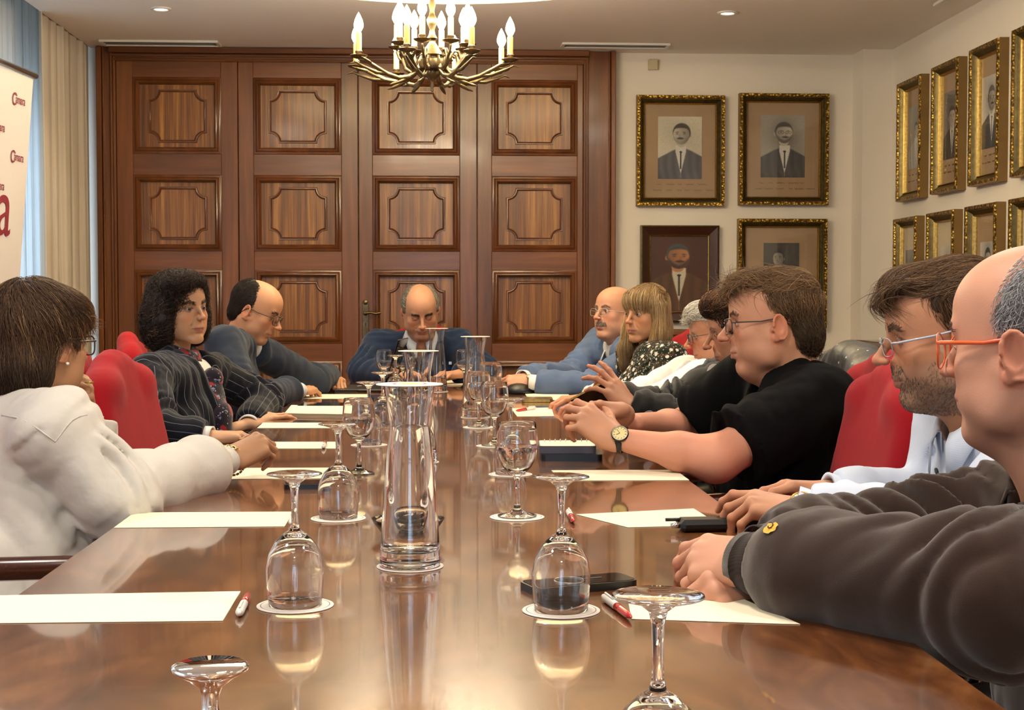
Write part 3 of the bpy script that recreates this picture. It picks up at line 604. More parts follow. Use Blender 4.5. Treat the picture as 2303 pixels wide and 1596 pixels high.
# ================================================================== chandelier
def chandelier():
    c = np.array([0.0-.015, 5.80, 0]); zc = 2.06
    x0 = P(972, 150, 5.8)[0]
    r = empty('chandelier', (x0, 5.80, CEIL+.34), label='brass chandelier with two tiers of lit candle bulbs', cat='chandelier'); b = -(CEIL+.34)
    m = MB(); m.lathe([(.0001, 1.985), (.006, 1.990), (.004, 2.000), (.010, 2.012), (.006, 2.022), (.012, 2.034), (.030, 2.050), (.036, 2.060), (.034, 2.068), (.060, 2.074), (.066, 2.086), (.062, 2.112), (.050, 2.118), (.045, 2.125), (.052, 2.132), (.034, 2.150), (.022, 2.172), (.012, 2.186), (.014, 2.195), (.022, 2.200), (.013, 2.215), (.010, 2.235), (.017, 2.255), (.022, 2.275), (.012, 2.293), (.009, 2.31), (.014, 2.335), (.009, 2.35), (.007, 2.38), (.030, 2.392), (.032, 2.402), (.012, 2.412), (.006, 2.43), (.006, CEIL+.3), (.05, CEIL+.31), (.055, CEIL+.345)], 28, (0, 0, b)); m.build('stem', MT['brass'], r, auto=50)
    bulbm, nt, p = newmat('bulb_glow'); p.inputs['Emission Color'].default_value = (1, .86, .55, 1); p.inputs['Emission Strength'].default_value = 9.0
    cream = pmat('candle_sleeve', srgb(206, 184, 112), .6)
    def arc(th, lower):
        ca, sa = math.cos(th), math.sin(th)
        if lower:
            pr = [(.052, 2.085), (.075, 2.060), (.105, 2.038), (.15, 2.030), (.20, 2.042), (.25, 2.066), (.29, 2.086), (.325, 2.092)]; rad = [.008, .010, .0105, .0095, .009, .008, .008, .007]; R_, zp = .325, 2.098
        else:
            pr = [(.045, 2.125), (.060, 2.075), (.085, 2.066), (.112, 2.082), (.122, 2.115), (.112, 2.142), (.092, 2.146), (.083, 2.128), (.094, 2.118)]; rad = [.009, .011, .010, .009, .008, .007, .006, .005, .006]; R_, zp = .148, 2.166
        arm = MB(); arm.tube([(q*ca, q*sa, z+b) for q, z in pr], rad, 8)
        if lower:
            arm.tube([(q*ca, q*sa, z+b) for q, z in ((.10, 2.038), (.14, 2.020), (.17, 2.008), (.19, 2.002))], [.007, .009, .006, .001], 6)
            arm.tube([(q*ca, q*sa, z+b) for q, z in ((.20, 2.042), (.25, 2.045), (.30, 2.062), (.34, 2.078), (.365, 2.070))], [.007, .008, .006, .004, .001], 6)
            arm.tube([((.27+.02*k)*ca-(.012*k)*sa, (.27+.02*k)*sa+.012*k*ca, 2.078+b+.006*k) for k in range(4)], [.006, .007, .005, .001], 6)
        else:
            arm.tube([(q*ca, q*sa, z+b) for q, z in ((.118, 2.10), (.140, 2.128), (.148, 2.150), (.148, 2.166))], [.006, .005, .005, .005], 6)
        a = arm.build('arm', MT['brass'], r, smooth=True)
        px, py = R_*ca, R_*sa
        d = MB(); d.lathe([(.0001, zp-.008), (.012, zp-.006), (.030, zp+.000), (.036, zp+.006), (.034, zp+.007), (.028, zp+.003), (.010, zp+.002), (.008, zp+.006), (.013, zp+.014), (.015, zp+.022), (.010, zp+.028), (.0001, zp+.028)], 18, (px, py, b)); d.build('drip_pan', MT['brass'], a, auto=40)
        d = MB(); d.lathe([(.0115, zp+.026), (.0115, zp+.094), (.008, zp+.096), (.0001, zp+.096)], 16, (px, py, b)); d.build('candle_sleeve', cream, a, smooth=False, auto=50)
        d = MB(); d.lathe([(.006, zp+.095), (.012, zp+.104), (.0185, zp+.118), (.0190, zp+.128), (.015, zp+.145), (.007, zp+.163), (.002, zp+.172), (.0001, zp+.175)], 16, (px, py, b)); d.build('bulb', bulbm, a, smooth=True)
        l = bpy.data.lights.new('candle_lamp', 'POINT'); l.energy = 7.0; l.color = (1, .84, .62); l.shadow_soft_size = .03
        lo = bpy.data.objects.new('candle_lamp', l); C.objects.link(lo); lo.parent = r; lo.location = (px, py, zp+.13+b)
    for k in range(8):
        th = math.radians(-17+45*k); arc(th, True); arc(th+math.radians(2), False)
    return r
chandelier()
# ================================================================== things on the table
GLASS_H = .173
def glass_prof():
    # outer then inner surface, upright, foot at z=0
    out = [(.0001, .0), (.030, .0), (.0355, .0012), (.036, .0025), (.030, .0042), (.016, .0075), (.0075, .014), (.0050, .024), (.0042, .045), (.0046, .066), (.0070, .075), (.015, .0800), (.026, .0905), (.034, .106), (.0377, .126), (.0375, .142), (.0360, .158), (.0345, .1722), (.0342, .1729)]
    inn = [(.0338, .1729), (.0335, .1722), (.0348, .158), (.0363, .142), (.0365, .126), (.0328, .107), (.0245, .0925), (.0135, .0835), (.0001, .0812)]
    return out+inn
gmesh = MB().lathe(glass_prof(), 40, cap=False).mesh('wine_glass', MT['glass'], auto=62)
def inner_r(z):
    zs = [.0812, .0835, .0925, .107, .126, .142, .158, .173]; rs = [.0001, .0135, .0245, .0328, .0365, .0363, .0348, .0335]; return float(np.interp(z, zs, rs))
def water_mesh(level):
    zs = [.0812]+[z for z in (.0835, .0925, .107, .126, .142, .158) if z < level]+[level]; pr = [(max(.0001, inner_r(z)-.0004), z+(.0004 if z < level else 0)) for z in zs]+[(.0001, level)]
    return MB().lathe(pr, 36, cap=False).mesh('water', MT['water'], smooth=False, auto=60)
inv = MB().lathe(glass_prof(), 40, cap=False); inv.xf(np.array([[1, 0, 0, 0], [0, -1, 0, 0], [0, 0, -1, GLASS_H], [0, 0, 0, 1]])); imesh = inv.mesh('wine_glass', MT['glass'], auto=62)
# coaster: white card with printed rings
def coaster_mesh():
    m_, nt, p = newmat('coaster_print'); N = nt.nodes; L = nt.links; tc = N.new('ShaderNodeTexCoord'); ln = N.new('ShaderNodeVectorMath'); ln.operation = 'LENGTH'
    sp = N.new('ShaderNodeVectorMath'); sp.operation = 'MULTIPLY'; sp.inputs[1].default_value = (1, 1, 0); L.new(tc.outputs['Object'], sp.inputs[0]); L.new(sp.outputs[0], ln.inputs[0])
    mr = N.new('ShaderNodeMath'); mr.operation = 'MULTIPLY'; mr.inputs[1].default_value = 20; L.new(ln.outputs['Value'], mr.inputs[0]); r = N.new('ShaderNodeValToRGB'); r.color_ramp.interpolation = 'CONSTANT'; L.new(mr.outputs[0], r.inputs[0])
    e = r.color_ramp.elements; Wt = srgb(236, 228, 218); e[0].color = srgb(206, 172, 96); e[0].position = 0; e[1].position = .34; e[1].color = Wt
    for pos, c in ((.42, srgb(150, 52, 60)), (.52, Wt), (.60, srgb(196, 190, 182)), (.64, Wt), (.88, srgb(120, 88, 92)), (.905, Wt)): k = e.new(pos); k.color = c
    L.new(r.outputs[0], p.inputs['Base Color']); p.inputs['Roughness'].default_value = .6
    return MB().lathe([(.0001, 0), (.0488, 0), (.050, .0005), (.050, .0013), (.0488, .0018), (.0001, .0018)], 48, cap=False).mesh('coaster', m_, auto=40)
cmesh = coaster_mesh()
MT['card'] = pmat('white_card', srgb(238, 232, 220), .6)
GROUPC = 'printed paper coasters on the table'
def coaster(x, y, lab): return tag(link('coaster', cmesh, None, (x, y, TZ)), lab, 'coaster', GROUPC)
CH = .0019
def glass(px, py, invd, water, label, clabel, on=True, seen_y=None):
    c = Q(px, py) if seen_y is None else P(px, 800, seen_y); z = TZ+(CH if on else 0)
    if on: coaster(c[0], c[1], clabel)
    o = link('wine_glass', imesh if invd else gmesh, None, (c[0], c[1], z), (0, 0, rng.rand()*6))
    tag(o, label, 'glass', 'wine glasses on the table')
    if water: wt = link('water', water_mesh(water), o); wt['label'] = 'clear still water'
    return o
glass(664, 1362, True, 0, 'upturned wine glass beside the red pen and nearest left sheet', 'coaster under the nearest left upturned glass')
glass(1262, 1373, True, 0, 'upturned wine glass in front of the black phone on the right', 'coaster under the upturned glass by the black phone')
glass(761, 1166, True, 0, 'upturned wine glass left of the nearest carafe', 'coaster under the upturned glass left of the nearest carafe')
glass(1163, 1163, False, .118+.012, 'wine glass of water right of the nearest carafe, in front of the notebooks', 'coaster under the water glass right of the nearest carafe')
glass(808, 1064, False, .128, 'wine glass half full of water beside the small black phone', '', on=False)
glass(830, 1001, True, 0, 'upturned wine glass just behind the left water glass', 'coaster under the upturned glass behind the left water glass')
glass(1148, 1067, True, 0, 'upturned wine glass behind the right water glass', 'coaster under the upturned glass behind the right water glass')
glass(1112, 1003, False, .12, 'wine glass of water left of the folded glasses case', 'coaster under the water glass left of the phone hands')
glass(1077, 961, False, .138, 'wine glass of water in front of the right carafe', 'coaster under the glass in front of the right carafe')
glass(861, 960, True, 0, 'upturned wine glass in front of the laptop, left of the carafes', '', on=False)
glass(890, 893, True, 0, 'upturned wine glass right beside the laptop screen', '', on=False)
glass(864, 872, False, .115, 'wine glass of water behind the laptop screen', '', on=False)
glass(908, 872, False, .10, 'far wine glass right of the laptop before the man in dark blue', '', on=False)
glass(1044, 873, False, .10, 'far wine glass behind the right carafe before the man in dark blue', '', on=False)
glass(1106, 922, False, .12, 'wine glass between the right carafe and the clasped hands', '', on=False)
# two nearest, cut by the bottom of the photo
c = P(1480, 1371, 1.075); coaster(c[0], c[1], 'coaster under the nearest right glass, below the photo')
tag(link('wine_glass', imesh, None, (c[0], c[1], TZ+CH)), 'nearest upturned wine glass by the red pen, cut by the bottom edge', 'glass', 'wine glasses on the table')
c = P(473, 1492, 1.0)
sm = MB().lathe([(.0001, .144), (.024, .144), (.027, .1425), (.0265, .140), (.018, .135), (.0085, .128), (.0062, .122), (.0060, .113), (.0072, .108), (.0100, .105), (.0070, .101), (.0075, .096), (.020, .088), (.028, .070), (.031, .045), (.030, .0), (.0288, .0), (.0298, .045), (.0268, .069), (.019, .085), (.0001, .090)], 36, cap=False).mesh('small_glass', MT['glass'], smooth=True)
tag(link('small_glass', sm, None, (c[0], c[1], TZ)), 'small upturned thick stemmed glass cut by the bottom edge', 'glass')
# carafes
def carafe_prof():
    out = [(.0001, 0), (.043, 0), (.0455, .002), (.0456, .008), (.0445, .03), (.0420, .07), (.0385, .12), (.0345, .17), (.0310, .20), (.0300, .212), (.0310, .224), (.0345, .245), (.0370, .262), (.0378, .270)]
    inn = [(.0362, .270), (.0355, .262), (.0330, .245), (.0295, .224), (.0285, .212), (.0294, .20), (.0328, .17), (.0367, .12), (.0400, .07), (.0420, .034), (.0400, .024), (.030, .021), (.0001, .0205)]
    return out+inn
camesh = MB().lathe(carafe_prof(), 48, cap=False).mesh('carafe', MT['glass'], auto=62)
def carafe(px, Y, level, label, cl):
    c = P(px, 800, Y); coaster(c[0], c[1], cl); o = tag(link('carafe', camesh, None, (c[0], c[1], TZ+CH)), label, 'carafe', 'glass water carafes')
    zs = [.0208, .0213, .0243, .0342, .07, .12, .17, .20, .212, .224]; rs = [.0001, .030, .0398, .0417, .0398, .0365, .0326, .0292, .0283, .0293]
    pr = [(r, z) for r, z in zip(rs, zs) if z < level]; rl = float(np.interp(level, zs, rs)); pr += [(rl, level), (.0001, level)]
    wt = link('water', MB().lathe(pr, 44, cap=False).mesh('water', MT['water'], auto=50), o); wt['label'] = 'clear still water'
    lid = tag(link('coaster', cmesh, None, (c[0], c[1], TZ+CH+.2703)), cl.replace('under', 'lying as a lid on'), 'coaster', GROUPC)
    return o
carafe(921, 2.12, .209, 'nearest carafe full of water in the middle of the table', 'coaster under the nearest carafe')
carafe(941, 3.48, .14, 'second carafe standing just behind the nearest one', 'coaster under the second carafe')
carafe(1069, 4.80, .09, 'carafe standing on the right side of the table', 'coaster under the right carafe')
carafe(982, 6.15, .058, 'farthest carafe in front of the man in the dark blue suit', 'coaster under the farthest carafe')
# small glass bowl with dark sweets behind the first carafe
c = P(918, 1195, 2.36); bw = empty('sweet_bowl', (c[0], c[1], TZ), label='small glass bowl behind the nearest carafe', cat='bowl')
MB().lathe([(.0001, 0), (.034, 0), (.036, .003), (.046, .014), (.056, .028), (.061, .036), (.059, .036), (.053, .028), (.043, .016), (.033, .006), (.0001, .005)], 40, cap=False).build('dish', MT['glass'], bw, smooth=True)
sw = pmat('dark_foil', srgb(40, 26, 30), .25, .4); r_ = np.random.RandomState(5)
for k in range(16):
    a = r_.rand()*2*PI; q = r_.rand()**.5*.034; R = Matrix.Rotation(r_.rand()*3, 3, 'Z') @ Matrix.Rotation(r_.uniform(-.5, .5), 3, 'X')
    m = MB(); m.box(-.012, .012, -.006, .006, -.004, .004, .0025); m.tube([(-.018, 0, 0), (-.012, 0, 0)], [.005, .001], 6); m.tube([(.012, 0, 0), (.018, 0, 0)], [.001, .005], 6)
    o = m.build('sweet', sw, None, loc=(c[0]+q*math.cos(a), c[1]+q*math.sin(a), TZ+.013+.009*(k//6)+.004*(q/.034))); o.rotation_euler = R.to_euler()
    tag(o, 'dark foil wrapped sweet heaped in the small glass bowl', 'sweet', 'wrapped sweets in the glass bowl')
# papers
def sheet(pts, label, n=1, group='blank sheets laid at the seats', lift=0., mat='paper', name='paper_sheet'):
    q = [Q(a, b, TZ+.001) for a, b in pts]; cx, cy_ = np.mean([p[0] for p in q]), np.mean([p[1] for p in q]); poly = [(p[0]-cx, p[1]-cy_) for p in q]
    A = sum(poly[i][0]*poly[(i+1) % 4][1]-poly[(i+1) % 4][0]*poly[i][1] for i in range(4)); poly = poly if A > 0 else poly[::-1]
    m = MB()
    for k in range(n): m.prism([(x+.0006*k, y+.0005*k*(-1)**k) for x, y in poly], .0004+k*.0013, .0011+k*.0013)
    return tag(m.build(name, MT[mat], None, loc=(cx, cy_, TZ+lift)), label, 'paper', group)
sheet([(-42, 1339), (541, 1329), (501, 1395), (-160, 1402)], 'nearest blank sheet on the left beside the red pen')
sheet([(302, 1152), (661, 1150), (640, 1183), (256, 1186)], 'blank sheet on the left table edge, second from the front')
sheet([(520, 1052), (751, 1051), (733, 1075), (497, 1077)], 'blank sheet beside the bracelet hand of the woman in white')
sheet([(600, 993), (765, 993), (757, 1008), (590, 1008)], 'narrow looking blank sheet, fourth from the front on the left')
sheet([(592, 950), (775, 950), (770, 962), (578, 962)], 'blank sheet under the hands of the woman with the scarf')
sheet([(652, 917), (776, 919), (774, 937), (637, 935)], 'stack of paper touched by the hand of the scarfed woman', n=9, group=None)
sheet([(672, 886), (832, 886), (829, 896), (664, 896)], 'blank sheet next to the tablet on the left')
sheet([(760, 868), (832, 868), (830, 876), (752, 877)], 'blank sheet past the phone of the man in navy')
sheet([(1408, 1325), (1660, 1341), (1800, 1403), (1420, 1391)], 'sheet lying under the clasped hands of the man in the brown hoodie')
sheet([(1296, 1156), (1560, 1143), (1620, 1180), (1412, 1185)], 'sheet at an angle in front of the hand with the leather strap watch')
sheet([(1240, 1057), (1519, 1056), (1550, 1079), (1262, 1080)], 'blank sheet on the right in front of the forearm with the watch')
sheet([(1150, 918), (1240, 916), (1246, 935), (1163, 936)], 'sheet beneath the red pen on the right side')
sheet([(1180, 884), (1275, 884), (1296, 900), (1190, 898)], 'sheet under the folded glasses case')
sheet([(1005, 852), (1060, 852), (1066, 866), (1003, 866)], 'papers before the man in the dark blue suit', n=4, group=None)
# pens
def pen(a, b, label, body='red', parts=True):
    A, B = Q(a[0], a[1], TZ+.006), Q(b[0], b[1], TZ+.006); A = np.array(A); B = np.array(B); d = (B-A); d[2] = 0; L_ = np.linalg.norm(d); d /= L_; L_ = min(max(L_, .10), .145)
    r = empty('pen', A, math.atan2(d[1], d[0]), label, 'pen', 'red and white ball pens')
    RX = [[0, 0, 1], [0, 1, 0], [-1, 0, 0]]
    MB().lathe([(.0001, 0), (.002, .002), (.0048, .018), (.0052, .045), (.0052, L_*.55), (.0045, L_*.55)], 14, (0, 0, 0), RX, cap=False).build('barrel', MT[body], r, smooth=True)
    MB().lathe([(.0053, L_*.5), (.0055, L_*.56), (.0055, L_*.92), (.004, L_*.95), (.003, L_*.95), (.003, L_), (.0001, L_)], 14, (0, 0, 0), RX, cap=False).build('grip', MT['white'], r, smooth=True)
    MB().box(L_*.62, L_*.93, -.0015, .0015, .0052, .0075, .0006).build('clip', MT['white'], r)
    return r
pen((560, 1334), (537, 1380), 'red and white pen right of the nearest left sheet')
pen((663, 1150), (655, 1176), 'pen behind the stem of the near upturned glass')
pen((732, 993), (727, 1006), 'pen beside the fourth left sheet')
pen((1420, 1388), (1357, 1340), 'red and white pen lying on the near right sheet')
pen((1290, 1172), (1278, 1148), 'small looking pen at the tip of the slanted sheet')
pen((1160, 923), (1205, 917), 'red pen on the sheet near the phone hands')
pen((785, 873), (815, 870), 'dark red pen near the far left sheets')
# phones and tablets
def slab(pts, z0, th, name, label, cat, mat='black', top='blackgloss', group=None, bev=.002, ring=False):
    q = [Q(a, b, z0+th) for a, b in pts]; cx, cy_ = np.mean([p[0] for p in q]), np.mean([p[1] for p in q]); u = np.array(q[1][:2])-np.array(q[0][:2]); v_ = np.array(q[3][:2])-np.array(q[0][:2]); ang = math.atan2(u[1], u[0]); a, b = np.linalg.norm(u)/2, np.linalg.norm(v_)/2
    r = empty(name, (cx, cy_, z0), ang, label, cat, group); 
    def rr(a, b, rad, z_0, z_1):
        pl = []
        for (sx, sy, a0) in ((1, 1, 0), (-1, 1, 90), (-1, -1, 180), (1, -1, 270)):
            for k in range(5): t = math.radians(a0+22.5*k); pl.append((sx*(a-rad)+rad*math.cos(t), sy*(b-rad)+rad*math.sin(t)))
        return MB().prism(pl, z_0, z_1)
    rr(a, b, min(.012, b*.4), 0, th).build('casing', MT[mat], r); rr(a-.003, b-.003, min(.010, b*.35), th, th+.0006).build('screen', MT[top], r)
    if ring:
        m = MB(); m.tube([(-.012+.024*math.cos(t), .024*math.sin(t), th+.0012) for t in np.linspace(0, 2*PI, 33)[:-1]], .0012, 6, closed=True); m.tube([(.014, 0, th+.0012), (.035, 0, th+.0012)], .0012, 6); m.build('ring_mark', MT['silver'], r)
    return r
slab([(1172, 1305), (1400, 1286), (1428, 1302), (1200, 1325)], TZ, .011, 'phone', 'black phone with a pale ring mark on its back, by the upturned glass', 'phone', ring=True)
slab([(640, 1080), (738, 1078), (735, 1088), (640, 1090)], TZ, .010, 'phone', 'black phone behind the near upturned glass on the left', 'phone')
slab([(672, 905), (785, 905), (792, 912), (672, 913)], TZ, .011, 'tablet', 'black tablet between the sheets on the left side', 'tablet')
slab([(740, 872), (795, 871), (800, 876), (742, 878)], TZ, .009, 'phone', 'black phone under the fingers of the man in navy', 'phone')
# glasses case on right, notebooks
slab([(1172, 892), (1240, 892), (1246, 897), (1174, 898)], TZ+.0012, .011, 'spectacle_case', 'flat pale gold case near the clasped hands', 'case', mat='gold', top='gold')
MT['navy'] = pmat('grey_board', srgb(84, 84, 98), .5)
slab([(1210, 1010), (1345, 1010), (1366, 1022), (1212, 1022)], TZ, .016, 'folder', 'black zipped folder at the bottom of the notebook pile', 'folder', top='black')
nb = slab([(1206, 990), (1330, 990), (1352, 1003), (1210, 1003)], TZ+.0168, .018, 'notebook', 'ring bound notebook on the black folder under the watch hand', 'notebook', mat='navy', top='paper')
for k in range(9):
    m = MB(); t = np.linspace(0, 2*PI, 13)[:-1]; x_ = -.055+.0135*k; m.tube([(x_, .040+.005*math.cos(a), .018+.006*math.sin(a)) for a in t], .0009, 5, closed=True); m.build('binding_ring', MT['silver'], nb)
# laptop seen from its edge
c = Q(868, 876); r = empty('laptop', (c[0], c[1], TZ), 0, 'slim dark laptop seen from the side near the far end', 'laptop')
al = pmat('dark_aluminium', srgb(58, 56, 56), .4, .6)
MB().box(-.01, .20, -.16, .16, 0, .012, .004).build('keyboard_base', al, r); r.rotation_euler = (0, 0, math.radians(180-6))
m = MB(); m.box(-.004, .004, -.16, .16, 0, .225, .002); o = m.build('screen', MT['blackgloss'], r, loc=(-.012, 0, .010)); o.rotation_euler = (0, math.radians(-17), 0)
# dark rounded microphone unit in front of the clasped hands
c = Q(1168, 884); r = empty('conference_microphone', (c[0], c[1], TZ), 0, 'low black rounded conference unit before the clasped hands', 'microphone')
MB().lathe([(.0001, 0), (.06, 0), (.066, .006), (.060, .022), (.040, .038), (.018, .044), (.0001, .045)], 28, cap=False).build('housing', MT['black'], r, smooth=True); MB().tube([(-.02*0+.045, 0, .03), (.08, .005, .016), (.13, .01, .005)], .0025, 6).build('cable', MT['black'], r, smooth=True)
# black case with pens under the near right hand
c = Q(1620, 1192); r = empty('pencil_case', (c[0], c[1], TZ), math.radians(4), 'black soft case under the hand with the leather watch strap', 'case')
MB().box(-.075, .095, -.025, .025, 0, .022, .008).build('pouch', MT['black'], r, auto=60)
MB().tube([(-.09, -.012, .012), (-.075, -.012, .012)], [.005, .005], 10).build('metal_tip', MT['silver'], r, smooth=True); MB().tube([(-.095, .008, .019), (-.06, .008, .019)], [.003, .003], 8).build('clip', MT['black'], r, smooth=True)
# ------------------------------------------------------------------ roll-up banner
A = P(80, 183, 5.56); ban = empty('roll_up_banner', (A[0]-.0, A[1], 0), label='white roll-up banner with red lettering by the curtains', cat='banner')
ux = np.array([-.10, -1.0, 0]); ux /= np.linalg.norm(ux); nrm = np.array([-ux[1], ux[0], 0])*1.0; nrm = nrm if nrm[0] > 0 else -nrm
def bp(s, z, off=0): # s metres from the far edge toward the camera
    return ux*s+np.array([0, 0, z])+nrm*off+np.array([-.16*(2.0-z)/2, 0, 0])
m = MB(); n = 12
v = [bp(s_, z_, o_) for o_ in (0, -.002) for z_ in np.linspace(.06, 1.985, n) for s_ in (.02, .83)]
f = []
for k in range(n-1): f += [(2*k+1, 2*k, 2*k+2, 2*k+3), (2*n+2*k, 2*n+2*k+1, 2*n+2*k+3, 2*n+2*k+2)]
m.add(v, f).build('fabric', pmat('banner_fabric', srgb(216, 210, 208), .5), ban)
m = MB(); m.tube([bp(.0, 2.0), bp(.85, 2.0)], .012, 10); m.build('top_rail', MT['silver'], ban, smooth=True); m = MB(); m.tube([bp(.42, .05, -.05), bp(.42, 2.0, -.02)], .009, 8); m.build('pole', MT['silver'], ban)
m = MB(); m.tube([bp(-.01, .04), bp(.86, .04)], .04, 10); m.build('cassette', MT['silver'], ban, smooth=True)
MT['burg'] = pmat('burgundy_print', srgb(128, 30, 50), .6)
def btext(txt, s, z, size, mat, name='lettering', sx=.8):
    cu = bpy.data.curves.new(name, 'FONT'); cu.body = txt; cu.size = size; cu.extrude = .0004; cu.align_x = 'LEFT'
    o = bpy.data.objects.new(name, cu); C.objects.link(o); o.parent = ban; p = bp(s, z, .003); X = -ux; Z = bp(s, z+1)-bp(s, z); Z /= np.linalg.norm(Z); Yn = np.cross(Z, X)
    o.matrix_local = Matrix(((X[0]*sx, Z[0], -Yn[0], p[0]), (X[1]*sx, Z[1], -Yn[1], p[1]), (X[2]*sx, Z[2], -Yn[2], p[2]), (0, 0, 0, 1)))
    cu.materials.append(mat); bpy.context.view_layer.update(); me = bpy.data.meshes.new_from_object(o); o2 = link(name, me, ban); o2.matrix_local = o.matrix_local.copy(); bpy.data.objects.remove(o); return o2
def bs(px, py):  # pixel -> banner s,z (numeric)
    best = None
    for s_ in np.linspace(0, .83, 84):
        q = np.array([A[0], A[1], 0])+bp(s_, 1.5); yy = q[1]
        z = P(px, py, yy)[2]; q = np.array([A[0], A[1], 0])+bp(s_, z); e = abs(q[0]-P(px, py, q[1])[0])
        if best is None or e < best[0]: best = (e, s_, z)
    return best[1], best[2]
inkb = pmat('grey_print', srgb(70, 60, 60), .6)
for (a, b, word) in ((26, 226, 'Cámara'), (-22, 286, 'Cámara'), (22, 356, 'Cámara'), (-22, 420, 'Cámara'), (14, 650, 'Cámara'), (-30, 700, 'Cámara')):
    s_, z_ = bs(max(a, -55), b); s_ = min(s_, .78)
    btext('C', s_+.0, z_-.012, .066, MT['burg'], sx=.9); btext(word[1:], s_-.033, z_-.003, .046, MT['burg'], sx=.8)
s_, z_ = bs(-12, 526); btext('a', s_, z_, .32, MT['burg'], 'large_lettering', 1.0)
# ================================================================== people: signed-distance modelling kit
def smin(a, b, k):
    h = np.maximum(k-np.abs(a-b), 0)/k; return np.minimum(a, b)-h*h*k*.25
class Fld:
    def __init__(s, lo, hi, h, big=.06):
        s.h = h; s.lo = np.array(lo, float); s.n = np.ceil((np.array(hi)-s.lo)/h).astype(int)+1
        s.f = np.full(s.n, big, np.float32)
    def sub(s, lo, hi):
        a = np.clip(np.floor((np.array(lo)-s.lo)/s.h).astype(int), 0, s.n); b = np.clip(np.ceil((np.array(hi)-s.lo)/s.h).astype(int)+1, 0, s.n)
        if np.any(b <= a): return None, None
        g = [(s.lo[i]+s.h*np.arange(a[i], b[i])).astype(np.float32) for i in range(3)]
        return (slice(a[0], b[0]), slice(a[1], b[1]), slice(a[2], b[2])), (g[0][:, None, None], g[1][None, :, None], g[2][None, None, :])
    def put(s, fn, lo, hi, k, op='u'):
        m = k+2*s.h+.004; sl, g = s.sub(np.array(lo)-m, np.array(hi)+m)
        if sl is None: return s
        d = fn(*g)
        if op == 'u': s.f[sl] = smin(s.f[sl], d, k) if k > 0 else np.minimum(s.f[sl], d)
        elif op == 's': s.f[sl] = -smin(-s.f[sl], d, k) if k > 0 else np.maximum(s.f[sl], -d)
        elif op == 'p': s.f[sl] = d+s.f[sl]          # displacement
        return s
    def ell(s, c, r, k=.01, op='u', R=None):
        c = np.array(c, float); r = np.array(r if np.ndim(r) else (r, r, r), float)
        if R is None:
            def fn(x, y, z):
                X, Y, Z = x-c[0], y-c[1], z-c[2]; k0 = np.sqrt((X/r[0])**2+(Y/r[1])**2+(Z/r[2])**2)+1e-9; k1 = np.sqrt((X/r[0]**2)**2+(Y/r[1]**2)**2+(Z/r[2]**2)**2)+1e-9; return k0*(k0-1)/k1
            e = r
        else:
            R = np.array(R, float)           # columns are the local axes
            def fn(x, y, z):
                a, b, q = x-c[0], y-c[1], z-c[2]
                X = a*R[0, 0]+b*R[1, 0]+q*R[2, 0]; Y = a*R[0, 1]+b*R[1, 1]+q*R[2, 1]; Z = a*R[0, 2]+b*R[1, 2]+q*R[2, 2]
                k0 = np.sqrt((X/r[0])**2+(Y/r[1])**2+(Z/r[2])**2)+1e-9; k1 = np.sqrt((X/r[0]**2)**2+(Y/r[1]**2)**2+(Z/r[2]**2)**2)+1e-9; return k0*(k0-1)/k1
            e = np.abs(R) @ r
        return s.put(fn, c-e, c+e, k, op)
    def cap(s, a, b, ra, rb=None, k=.01, op='u', flat=None, fax=None, fold=None):
        """cone with round ends; flat<1 thins it along fax"""
        rb = ra if rb is None else rb; a = np.array(a, float); b = np.array(b, float); ab = b-a; L2 = max(ab.dot(ab), 1e-12)
        if flat is not None:
            fx = np.array(fax, float); fx = fx/np.linalg.norm(fx)
        def fn(x, y, z):
            X, Y, Z = x-a[0], y-a[1], z-a[2]; t = np.clip((X*ab[0]+Y*ab[1]+Z*ab[2])/L2, 0, 1)
            X = X-t*ab[0]; Y = Y-t*ab[1]; Z = Z-t*ab[2]; d2 = X*X+Y*Y+Z*Z
            if flat is not None:
                q = X*fx[0]+Y*fx[1]+Z*fx[2]; d2 = d2+q*q*(1/flat**2-1)
            r_ = ra+(rb-ra)*t
            if fold is not None: r_ = r_+fold(t, X, Y, Z)
            d = np.sqrt(d2)-r_
            return d*(flat if flat is not None else 1)**.5 if flat is not None else d
        m = max(ra, rb)+(.02 if fold is not None else 0); return s.put(fn, np.minimum(a, b)-m, np.maximum(a, b)+m, k, op)
    def chain(s, pts, rad, k=.01, op='u', **kw):
        rad = [rad]*len(pts) if np.isscalar(rad) else rad
        for i in range(len(pts)-1): s.cap(pts[i], pts[i+1], rad[i], rad[i+1], k, op, **kw)
        return s
    def sample(s, p):
        q = np.clip(np.round((p-s.lo)/s.h).astype(int), 1, s.n-2); return s.f[q[:, 0], q[:, 1], q[:, 2]]
    def tri(s, p):
        u = (p-s.lo)/s.h; i = np.clip(np.floor(u).astype(int), 0, s.n-2); t = np.clip(u-i, 0, 1); o = 0
        for a in (0, 1):
            for b in (0, 1):
                for c in (0, 1):
                    w_ = (t[:, 0] if a else 1-t[:, 0])*(t[:, 1] if b else 1-t[:, 1])*(t[:, 2] if c else 1-t[:, 2]); o = o+w_*s.f[i[:, 0]+a, i[:, 1]+b, i[:, 2]+c]
        return o
    def grad(s, p):
        e = s.h*.8; g = np.stack([s.tri(p+np.eye(3)[i]*e)-s.tri(p-np.eye(3)[i]*e) for i in range(3)], 1); return g/(np.linalg.norm(g, axis=1, keepdims=True)+1e-9)
